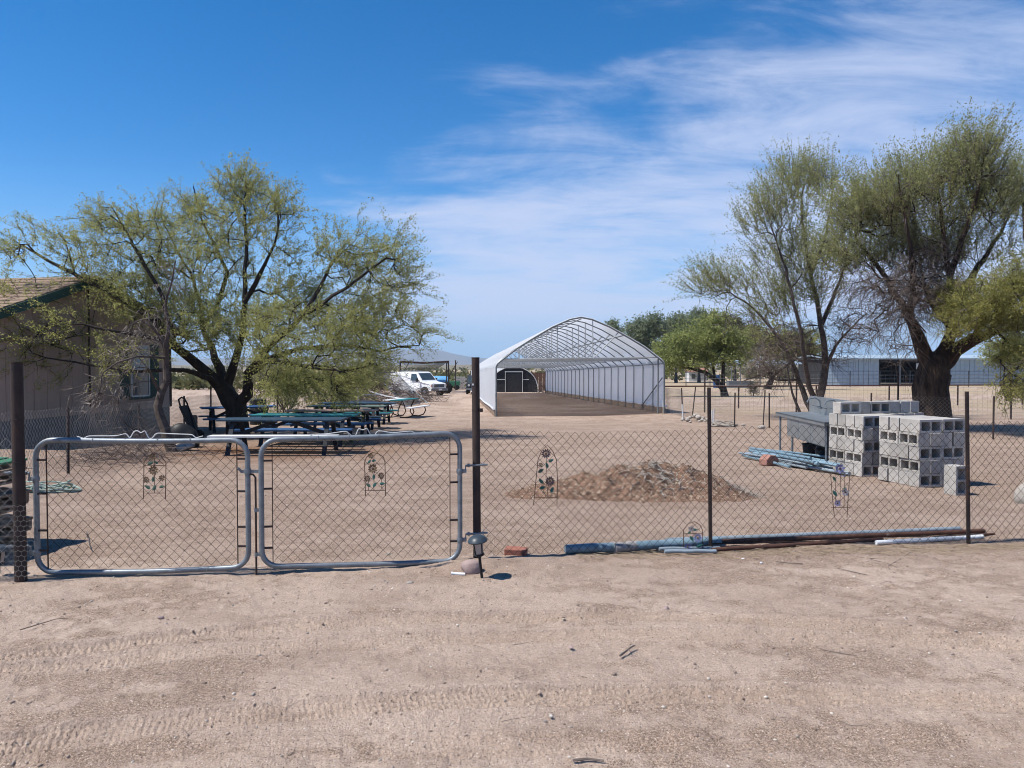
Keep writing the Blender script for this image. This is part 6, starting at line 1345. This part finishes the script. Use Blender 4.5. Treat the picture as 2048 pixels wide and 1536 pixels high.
# ------------------------------------------------------------------ shade frame and things behind the van
def shade_frame():
    d = 74.; t = thing('shade_frame', 'rusty pipe shade frame with sagging netting behind the van', 'shade frame', gnd(-9, d)); r_ = .07
    A = at(801, 727, d); B = at(897, 727, d); C = at(822, 729, d + 7); D = at(861, 741, d + 7)
    xs = [(A.x, d), (B.x, d), (C.x - 1.2, d + 7), (B.x - .8, d + 7)]; top = []
    for x, y in xs: b = gnd(x, y); T = b + Vector((0, 0, 3.15)); top.append(T); MB().tube([b - Vector((0, 0, .1)), T], r_, 7).build('post', MT['rust_post'], t)
    for a, b in ((0, 1), (2, 3), (0, 2), (1, 3)):
        MB().tube([top[a], top[a].lerp(top[b], .5) - Vector((0, 0, .14)), top[b]], r_ * .9, 7).build('beam', MT['rust'], t)
    for a, k in ((0, 1), (1, -1)): MB().tube([top[a] - Vector((0, 0, 1.6)), top[a] + Vector((k * .9 * (-1 if a else 1) * (1 if a else 1), 0, -.05))], r_ * .6, 6).build('knee_brace', MT['rust'], t)
    V = []; n = 12
    for i in range(n):
        for j in range(n): u, v = i / (n - 1), j / (n - 1); p = top[0].lerp(top[1], u).lerp(top[2].lerp(top[3], u), v); V.append(p - Vector((0, 0, .05 + 1.1 * math.sin(u * math.pi) * math.sin(v * math.pi))))
    net = bpy.data.materials.new('torn_shade_net'); net.use_nodes = True; N = net.node_tree.nodes; Lk = net.node_tree.links; bs = N['Principled BSDF']; bs.inputs['Base Color'].default_value = (.03, .035, .03, 1); bs.inputs['Roughness'].default_value = .9
    tr = N.new('ShaderNodeBsdfTransparent'); mx = N.new('ShaderNodeMixShader'); nz = N.new('ShaderNodeTexNoise'); nz.inputs['Scale'].default_value = 1.5; mr = N.new('ShaderNodeMapRange'); mr.inputs['From Min'].default_value = .4; mr.inputs['From Max'].default_value = .6; mr.inputs['To Min'].default_value = .35; mr.inputs['To Max'].default_value = .95
    Lk.new(nz.outputs['Fac'], mr.inputs['Value']); Lk.new(mr.outputs[0], mx.inputs[0]); Lk.new(bs.outputs[0], mx.inputs[1]); Lk.new(tr.outputs[0], mx.inputs[2]); Lk.new(mx.outputs[0], N['Material Output'].inputs[0])
    q = MB(); q.add(V, [(i * n + j, i * n + j + 1, (i + 1) * n + j + 1, (i + 1) * n + j) for i in range(n - 1) for j in range(n - 1)]); q.build('netting', net, t, True)
shade_frame()
def yard_machines():
    # blue tank on a frame, tractor wheels, green machine, block wall, parked vehicle by the pole
    d = 82.; c = gnd(at(875, 770, d).x, d); t = thing('water_tank', 'light blue plastic tank lying behind the van', 'tank', c); MB().lathe(c + Vector((-1.3, 0, .95)), [(.3, 0), (.62, .06), (.68, .2), (.66, .9), (.69, 1.0), (.66, 1.1), (.69, 1.3), (.67, 2.2), (.6, 2.5), (.3, 2.58)], 20, axis=(1, 0, 0)).build('barrel', mat('light_blue_plastic', (.13, .36, .62), (.10, .28, .5), 3, .5), t, True)
    for x in (-.8, .7): MB().box(c + Vector((x, 0, .2)), (.2, 1.2, .42)).build('cradle', MT['rust_post'], t)
    d = 72.
    for k, px in enumerate((884, 893)):
        c = gnd(at(px, 780, d - 1.2 * k).x, d - 1.2 * k); o = MB().lathe(c + Vector((0, 0, .55)), [(.2, -.12), (.5, -.14), (.56, -.1), (.56, .1), (.5, .14), (.2, .12)], 22, axis=(.25, 1, .15)); 
        for j in range(18): an = j * 2 * math.pi / 18; o.box(c + Vector((math.cos(an) * .56, 0, .55 + math.sin(an) * .56)), (.09, .26, .07), Matrix.Rotation(-an, 3, 'Y'))
        prop(o.build('tractor_tyre', MT['rubber'], None, True, org=c), ['lugged tractor tyre standing behind the van, left one', 'lugged tractor tyre standing behind the van, right one'][k], 'tyre', 'tractor tyres')
    d = 86.; c = gnd(at(905, 775, d).x, d); q = thing('garden_cart', 'small green garden cart far down the yard', 'cart', c); MB().box(c + Vector((0, 0, .75)), (1.6, .9, .5), None, 1.1).build('tub', MT['wood_green'], q)
    for x in (-.5, .5):
        for y in (-.45, .45): MB().lathe(c + Vector((x, y, .3)), [(.1, -.06), (.28, -.06), (.3, 0), (.28, .06), (.1, .06)], 14, axis=(0, 1, 0)).build('wheel', MT['rubber'], q, True)
    MB().tube([c + Vector((.8, 0, .6)), c + Vector((1.5, 0, .95))], .03, 6).build('handle', MT['rust_post'], q)
    d = 88.; a = at(909, 772, d); b = at(932, 772, d); g = float(gz(a.x, d)); t = thing('block_wall', 'low pale concrete block wall at the end of the yard', 'wall', (a.x, d, g)); rows, n = 7, 4; w = (b.x - a.x) / n
    for r_ in range(rows):
        for k in range(n): MB().box((a.x + (k + .5) * w + (.5 * w if r_ % 2 else 0) - .2 * w, d + rnd.gauss(0, .01), g + .1 + r_ * .22), (w - .03, .24, .205)).build('block', MT['conc'], t)
    p = at(911, 722, 84.); gb = gnd(p.x, 84.); prop(MB().tube([gb, Vector((p.x, 84., p.z))], .06, 7).lathe(Vector((p.x, 84., p.z)), [(.08, 0), (.08, .08)], 8).build('utility_post', MT['rust_post'], None, org=gb), 'tall thin dark post beside the block wall', 'post')
    d = 70.; c = gnd(at(950, 778, d).x, d); t = thing('flatbed_truck', 'dark old truck partly hidden by the gate pole', 'truck', c)
    MB().prism([c + Vector(p) for p in ((0, -1.4, .5), (0, -1.4, 1.05), (0, -.6, 1.15), (0, -.2, 1.75), (0, .7, 1.75), (0, .75, 1.0), (0, 2.6, 1.0), (0, 2.6, .5))], (-.75, 0, 0), (.75, 0, 0)).build('body', MT['p_dark'], t, bevel=.05)
    MB().prism([c + Vector(p) for p in ((-.62, -.64, 1.17), (.62, -.64, 1.17), (.55, -.27, 1.68), (-.55, -.27, 1.68))], (0, -.03, 0), (0, -.02, 0)).build('windshield', MT['glass'], t)
    for s in (-1, 1):
        MB().lathe(c + Vector((s * .5, -1.42, .85)), [(.11, 0), (.09, .03)], 12, axis=(0, -1, 0)).build('headlight', MT['lens'], t)
        for y in (-.8, 1.7): MB().lathe(c + Vector((s * .68, y, .36)), [(.15, -.1), (.34, -.1), (.36, 0), (.34, .1), (.15, .1)], 16, axis=(1, 0, 0)).build('wheel', MT['rubber'], t, True)
    MB().box(c + Vector((0, -1.46, .5)), (1.5, .1, .16)).build('bumper', MT['galv'], t)
yard_machines()
# ------------------------------------------------------------------ leaning chain link panels, lattice, bent white pipe
def leaning_panel(label, p0, p1, q0, q1, seed):
    """quad of points: bottom left, bottom right, top left, top right"""
    P0, P1, Q0, Q1 = map(Vector, (p0, p1, q0, q1)); t = thing('leaning_fence_section', label, 'fence section', (P0 + P1) / 2, 'salvaged fence panels'); W = (P1 - P0).length; H = (Q0 - P0).length
    for a, b in ((P0, P1), (Q0, Q1), (P0, Q0), (P1, Q1)): MB().tube([a, b], .03, 7).build('frame_tube', MT['galv'], t)
    def surf(s, z): u, v = s / W, z / H; return P0.lerp(P1, u).lerp(Q0.lerp(Q1, u), v)
    chainlink('chain_link_mesh', surf, W, H, t, MT['wire_grey'], .09, .095, .0075, 0, seed, .01)
def gl(px, py, z=0): p = G(px, py); p.z += z; return p
leaning_panel('chain link panel leaning steeply against the brush heap', gl(752, 806), gl(855, 806), at(738, 745, 47), at(790, 745, 49), 91)
leaning_panel('low chain link panel lying tilted behind the picnic tables', gl(668, 818), gl(772, 816), at(672, 788, 34.5), at(760, 790, 35), 92)
leaning_panel('fallen galvanised panel sloping down to the ground by the van', gl(812, 814), gl(842, 806), at(752, 748, 48), at(800, 752, 52), 93)
wp = [at(698, 764, 40), at(702, 761, 40), (at(706, 762, 40)), at(712, 768, 40), at(716, 780, 40), at(717, 792, 40)]; o_ = gnd(wp[-1].x, 40)
t_ = thing('bent_pipe', 'white plastic pipe bent into a hook above the far tables', 'pipe', o_); MB().tube(wp + [o_], .045, 8).build('tube', MT['pvc_white'], t_, True); MB().tube([at(706, 764, 40.1), at(703, 775, 40.1), at(702, 790, 40.1), gnd(at(702, 790, 40.1).x, 40.1)], .04, 8).build('branch_tube', MT['pvc_white'], t_, True)
pl = [gl(728, 800, .9), gl(752, 806, .55), gl(775, 808, .2)]; prop(MB().tube([at(728, 776, 42), at(745, 784, 41), at(770, 792, 40), at(800, 797, 39)], .035, 7).build('plastic_pipe', MT['pvc_white'], None, True, org=at(728, 776, 42)), 'long pale pipe drooping across the leaning fence panels', 'pipe')
# grey weathered scrap pile and brush by the van
brush('brush_pile', 'grey dead branches piled in front of the van', (-5.9, 50.0), 1.3, 1.0, 1.0, 260, 14, 'twig', lmin=.4, lmax=1.2, r=.011)
for k, (px, py, s) in enumerate(((846, 801, .28), (852, 799, .22), (838, 803, .2))):
    p = G(px, py); prop(MB().rock(p + Vector((0, 0, s * .4)), (s, s * .8, s * .6), 160 + k, 1, .3).build('concrete_lump', MT['conc'], None, org=p), 'pale broken lump at the foot of the branches by the van, %s' % ['middle one', 'right one', 'left one'][k], 'rubble', 'rubble by the van')
# wooden fence behind the tunnel
def board_fence():
    d = 82.; a = at(1052, 785, d); b = at(1098, 785, d); g = float(gz(a.x, d)); t = thing('board_fence', 'brown upright board fence at the far end of the tunnel', 'fence', (a.x, d, g)); n = 12; w = (b.x - a.x + 3) / n
    for k in range(n): MB().box((a.x + (k + .5) * w, d, g + 1.0 + rnd.gauss(0, .04)), (w - .03, .03, 2.0)).build('board', MT['fence_wood'], t)
    for z in (.5, 1.6): MB().box((a.x + n * w / 2, d + .05, g + z), (n * w, .05, .09)).build('rail', MT['fence_wood'], t)
board_fence()
brush('brush_pile', 'small heap of debris beside the black hoop house', (at(1084, 783, 73).x, 73.), .8, .8, 1.2, 160, 16, 'twig', lmin=.3, lmax=.9, r=.012)
# ------------------------------------------------------------------ metal flower ornaments
MT['o_rust'] = mat('rusted_ornament_wire', (.11, .062, .045), (.06, .036, .03), 30, .8)
MT['o_leaf'] = mat('teal_enamel_leaf', (.03, .13, .115), (.02, .075, .07), 30, .45)
MT['o_leaf_d'] = mat('faded_green_enamel_leaf', (.07, .13, .10), (.04, .075, .06), 30, .6)
MT['o_purple'] = mat('dark_purple_petal', (.055, .035, .06), (.03, .02, .035), 30, .5)
MT['o_blue'] = mat('lilac_blue_petal', (.22, .23, .40), (.13, .13, .26), 30, .5)
MT['o_gold'] = mat('rusty_gold_petal', (.17, .11, .055), (.09, .055, .035), 30, .7)
MT['o_pale'] = mat('pale_grey_petal', (.30, .30, .33), (.2, .2, .22), 30, .5)
def ornament(label, d, frame, rods, flowers, leaves, lean=0):
    P = lambda x, y: at(x, y, d); x0, y0 = frame[0]; base = P(x0, y0); t = thing('garden_ornament', label, 'ornament', base, 'metal flower ornaments'); dn = Vector((0, -.006, 0))
    MB().tube([P(*p) for p in frame], .0034, 5, False).build('wire_arch', MT['o_rust'], t)
    for r_ in rods: MB().tube([P(*p) for p in r_], .0024, 4, False).build('rod', MT['o_rust'], t)
    k_ = d / FPX
    for x, y, rad, np_, m, cm in flowers:
        c = P(x, y) + dn; q = MB(); rad = rad * k_
        for k in range(np_):
            a = k * 2 * math.pi / np_ + .2; u = Vector((math.cos(a), 0, math.sin(a))); v = Vector((-math.sin(a), 0, math.cos(a))); w = rad * math.pi / np_ * .62; n = Vector((0, -1, 0))
            pts = [c + u * rad * .22, c + u * rad * .62 + v * w + n * .004, c + u * rad * .92 + v * w * .55 + n * .008, c + u * rad + n * .008, c + u * rad * .92 - v * w * .55 + n * .008, c + u * rad * .62 - v * w + n * .004]
            q.prism(pts, (0, 0, 0), (0, .0018, 0))
        f = q.build('flower', MT[m], t); MB().lathe(c + Vector((0, -.004, 0)), [(rad * .26, 0), (rad * .22, .006), (rad * .08, .01)], 10, axis=(0, -1, 0)).build('flower_centre', MT[cm], f)
    for x, y, rad, a, m in leaves:
        c = P(x, y) + dn; u = Vector((math.cos(a), 0, math.sin(a))); v = Vector((-math.sin(a), 0, math.cos(a))); r_ = rad * k_
        o = [(-1, 0), (-.55, .42), (-.1, .5), (.4, .36), (1, 0), (.4, -.36), (-.1, -.5), (-.55, -.42)]
        MB().prism([c + u * p * r_ + v * q_ * r_ + Vector((0, -.006 * (1 - abs(q_) * 2), 0)) for p, q_ in o], (0, 0, 0), (0, .0018, 0)).build('leaf', MT[m], t)
ornament('rusty flower ornament with a pointed arch and brown blooms on the left gate', 5.89, [(287, 998), (288, 925), (296, 912), (309, 905), (322, 912), (332, 925), (331, 998)], [[(287, 931), (332, 931)], [(287, 986), (331, 986)], [(309, 906), (309, 986)]],
    [(306, 913, 7, 8, 'o_gold', 'o_rust'), (308, 940, 10, 10, 'o_gold', 'o_rust'), (294, 959, 7, 8, 'o_gold', 'o_rust'), (325, 956, 7, 8, 'o_gold', 'o_rust')], [(302, 926, 7, .4, 'o_leaf_d'), (313, 925, 5, 2.6, 'o_leaf_d'), (307, 958, 6, 1.5, 'o_leaf_d'), (296, 974, 7, 2.6, 'o_leaf_d'), (310, 975, 7, 1.0, 'o_leaf_d'), (325, 973, 6, .2, 'o_leaf_d')])
ornament('rusty flower ornament with a golden bloom on the right gate', 6.02, [(731, 992), (729, 925), (733, 914), (744, 905), (756, 907), (767, 914), (770, 925), (771, 992)], [[(729, 928), (770, 928)], [(731, 981), (771, 981)], [(748, 908), (748, 981)], [(736, 960), (737, 981)], [(763, 955), (764, 981)]],
    [(742, 911, 6, 8, 'o_gold', 'o_rust'), (746, 937, 10, 10, 'o_gold', 'o_rust'), (735, 957, 7, 9, 'o_rust', 'o_gold'), (763, 951, 7, 9, 'o_rust', 'o_gold')], [(739, 923, 5, .8, 'o_leaf'), (748, 921, 5, .2, 'o_leaf'), (748, 953, 6, 1.5, 'o_leaf'), (737, 970, 6, 2.5, 'o_leaf_d'), (750, 969, 6, .9, 'o_leaf'), (765, 967, 6, .1, 'o_leaf')])
ornament('tall flower ornament with dark purple blooms and teal leaves on the fence', 6.52, [(1067, 1010), (1072, 960), (1076, 920), (1083, 902), (1095, 890), (1106, 903), (1113, 920), (1115, 960), (1114, 1010)], [[(1069, 995), (1114, 995)], [(1094, 905), (1092, 955), (1096, 994)], [(1084, 975), (1092, 994)]],
    [(1092, 907, 10, 12, 'o_purple', 'o_rust'), (1100, 962, 10, 12, 'o_purple', 'o_rust'), (1081, 930, 5, 6, 'o_gold', 'o_rust')], [(1102, 921, 6, .5, 'o_leaf'), (1094, 930, 6, 1.9, 'o_leaf'), (1082, 941, 7, .6, 'o_leaf_d'), (1082, 962, 7, 2.3, 'o_leaf'), (1085, 975, 7, .3, 'o_leaf'), (1104, 979, 7, 1.2, 'o_leaf')])
ornament('square flower ornament with lilac blue blooms on the right fence span', 6.93, [(1669, 1035), (1664, 985), (1661, 945), (1700, 945), (1697, 985), (1694, 1035)], [[(1662, 1015), (1700, 1015)], [(1670, 945), (1672, 1015)], [(1681, 940), (1680, 1015)], [(1690, 945), (1688, 1015)]],
    [(1679, 937, 10, 7, 'o_blue', 'o_purple'), (1674, 1006, 7, 11, 'o_blue', 'o_purple'), (1690, 984, 8, 5, 'o_pale', 'o_purple'), (1685, 948, 6, 5, 'o_pale', 'o_rust')], [(1668, 957, 6, 2.2, 'o_leaf_d'), (1669, 986, 7, 2.2, 'o_leaf'), (1689, 977, 4, 1.5, 'o_leaf_d')])
ornament('small arched flower ornament with a purple daisy resting on the pipes', 6.72, [(1367, 1098), (1367, 1060), (1376, 1048), (1389, 1043), (1400, 1050), (1405, 1060), (1406, 1098)], [[(1367, 1067), (1405, 1067)], [(1386, 1044), (1386, 1096)]],
    [(1395, 1075, 9, 13, 'o_blue', 'o_gold'), (1382, 1057, 6, 9, 'o_pale', 'o_rust'), (1375, 1093, 7, 10, 'o_blue', 'o_rust')], [(1390, 1059, 5, .1, 'o_leaf'), (1379, 1064, 5, .9, 'o_leaf_d'), (1383, 1076, 6, 2.2, 'o_leaf'), (1399, 1091, 7, .4, 'o_leaf')])
# ------------------------------------------------------------------ solar path lamps
def solar_lamp(label, base, top, s=1.0):
    b = Vector(base); T = Vector(top); ax = (T - b).normalized(); t = thing('path_lamp', label, 'lamp', b, 'solar path lamps'); H = (T - b).length; q0 = T - ax * .165 * s
    MB().tube([b - ax * .04, q0], .011 * s, 8).build('stake', MT['black'], t)
    MB().lathe(q0, [(.034 * s, 0), (.042 * s, .004), (.042 * s, .016), (.034 * s, .02)], 18, axis=ax).build('base_ring', MT['black'], t, True)
    MB().lathe(q0 + ax * .02 * s, [(.034 * s, 0), (.040 * s, .055 * s), (.044 * s, .105 * s)], 18, axis=ax).build('glass', MT['solar_glass'], t, True)
    side = ax.cross(Vector((0, 1, 0))).normalized(); fwd = side.cross(ax)
    for k in range(4):
        a = R(45 + 90 * k); u = side * math.cos(a) + fwd * math.sin(a); MB().bar(q0 + ax * .018 * s + u * .037 * s, q0 + ax * .125 * s + u * .047 * s, .008 * s, .006 * s, u).build('rib', MT['black'], t)
    MB().lathe(q0 + ax * .12 * s, [(.05 * s, 0), (.078 * s, -.004 * s), (.080 * s, .004 * s), (.066 * s, .026 * s), (.04 * s, .042 * s), (.012 * s, .047 * s)], 22, axis=ax).build('cap', MT['solar_cap'], t, True)
lbp = G(964, 1157); solar_lamp('dark solar path lamp leaning at the foot of the middle pole', lbp, at(954, 1071, lbp.y - .03))
l2 = G(2, 1152); solar_lamp('solar path lamp at the left edge beside the thick post', l2 + Vector((-.02, 0, 0)), at(-1, 1090, l2.y), .95)
# ------------------------------------------------------------------ rock, bricks and bits around the pole
p = G(942, 1149); prop(MB().rock(p + Vector((0, .05, .045)), (.082, .065, .064), 17, 3, .28, .3).build('rock', MT['rock'], None, True, org=p), 'pinkish rounded rock at the foot of the middle pole', 'rock')
p = G(1032, 1112); M_ = Matrix.Rotation(R(-12), 3, 'Z') @ Matrix.Rotation(R(6), 3, 'X'); prop(MB().box(p + Vector((0, .05, .03)), (.195, .095, .06), M_).build('brick', MT['brick'], None, org=p, bevel=.006), 'red clay brick lying behind the fence by the pole', 'brick')
p = G(916, 1150); prop(MB().tube([p + Vector((-.05, .0, .012)), p + Vector((.06, -.02, .012))], .012, 10).tube([p + Vector((-.055, 0, .012)), p + Vector((-.04, 0, .012))], .015, 10).build('pipe_stub', MT['pvc_white'], None, True, org=p), 'short white pipe stub left of the pinkish rock', 'pipe')
for k, (px, py, s, lab) in enumerate(((820, 1168, .03, 'flat pale stone on the road below the right gate'), (1330, 1220, .03, 'grey stone on the road right of the middle'), (1102, 1433, .014, 'small rounded stone near the bottom of the road'), (322, 1237, .022, 'brown clod on the road below the left gate'), (777, 1110, .025, 'dark clod just inside the right gate'), (1142, 1296, .02, 'grey stone beside the tyre track'), (1486, 1118, .014, 'white pebble below the front fence, left one'), (1522, 1126, .014, 'white pebble below the front fence, right one'), (860, 960, .03, 'small reddish stone inside the right gate'))):
    p = G(px, py); m_ = MT['pvc_white'] if 'white' in lab else MT['rock'] if k % 2 else MT['stone']
    prop(MB().rock(p + Vector((0, 0, s * .3)), (s, s * .75, s * .5), 200 + k, 2, .3, k).build('stone', m_, None, True, org=p), lab, 'stone', 'single stones on the dirt')
def stick(label, pts, r, fork=None):
    P = [G(*q) + Vector((0, 0, r + .004)) for q in pts]; q = MB().tube(P, [r * (1 - .12 * i) for i in range(len(P))], 5)
    if fork: f = [G(*k) + Vector((0, 0, r + .008)) for k in fork]; q.tube(f, [r * .8, r * .4], 4)
    prop(q.build('stick', MT['twig'], None, org=P[0]), label, 'stick', 'sticks on the road')
stick('dry forked stick lying near the tyre track', [(1240, 1315), (1252, 1306), (1262, 1298), (1270, 1294)], .007, [(1256, 1303), (1262, 1310)])
stick('thin curved stick below the left gate', [(40, 1262), (80, 1250), (112, 1240), (138, 1238)], .0035)
stick('short dark stick at the bottom of the road', [(1146, 1525), (1175, 1522), (1208, 1526)], .006)
stick('thin stem lying right of the tyre track', [(1645, 1302), (1690, 1310), (1720, 1315)], .003)
stick('long pale twig below the front fence', [(1700, 1112), (1740, 1120), (1780, 1130), (1795, 1138)], .004, [(1740, 1120), (1772, 1118)])
stick('straight brown twig below the pipe row', [(1552, 1125), (1580, 1128), (1605, 1129)], .005)
stick('crooked twig below the white pipe', [(1790, 1148), (1780, 1142), (1776, 1134), (1800, 1120), (1826, 1103)], .004)
stick('bent grey twig near the wide road patch', [(1675, 1138), (1708, 1146), (1735, 1152)], .004)
stick('dark thin rod leaning inside the left gate', [(172, 1064), (176, 1080), (182, 1102)], .004)
# ------------------------------------------------------------------ the air: one closed box of even haze
def haze():
    x0, x1, y0, y1, z0, z1 = -11000., 11000., -1500., 10500., -40., 280.
    m = bpy.data.materials.new('thin_blue_haze'); m.use_nodes = True; N = m.node_tree.nodes; N.clear()
    out = N.new('ShaderNodeOutputMaterial'); v = N.new('ShaderNodeVolumePrincipled'); v.inputs['Color'].default_value = (.62, .80, 1.0, 1); v.inputs['Density'].default_value = 1.15e-4; v.inputs['Anisotropy'].default_value = 0.0
    m.node_tree.links.new(v.outputs[0], out.inputs['Volume'])
    o = MB().box(((x0 + x1) / 2, (y0 + y1) / 2, (z0 + z1) / 2), (x1 - x0, y1 - y0, z1 - z0)).build('haze', m, None); o['kind'] = 'stuff'; prop(o, 'thin blue haze over the far plain and mountains', 'haze')
haze()
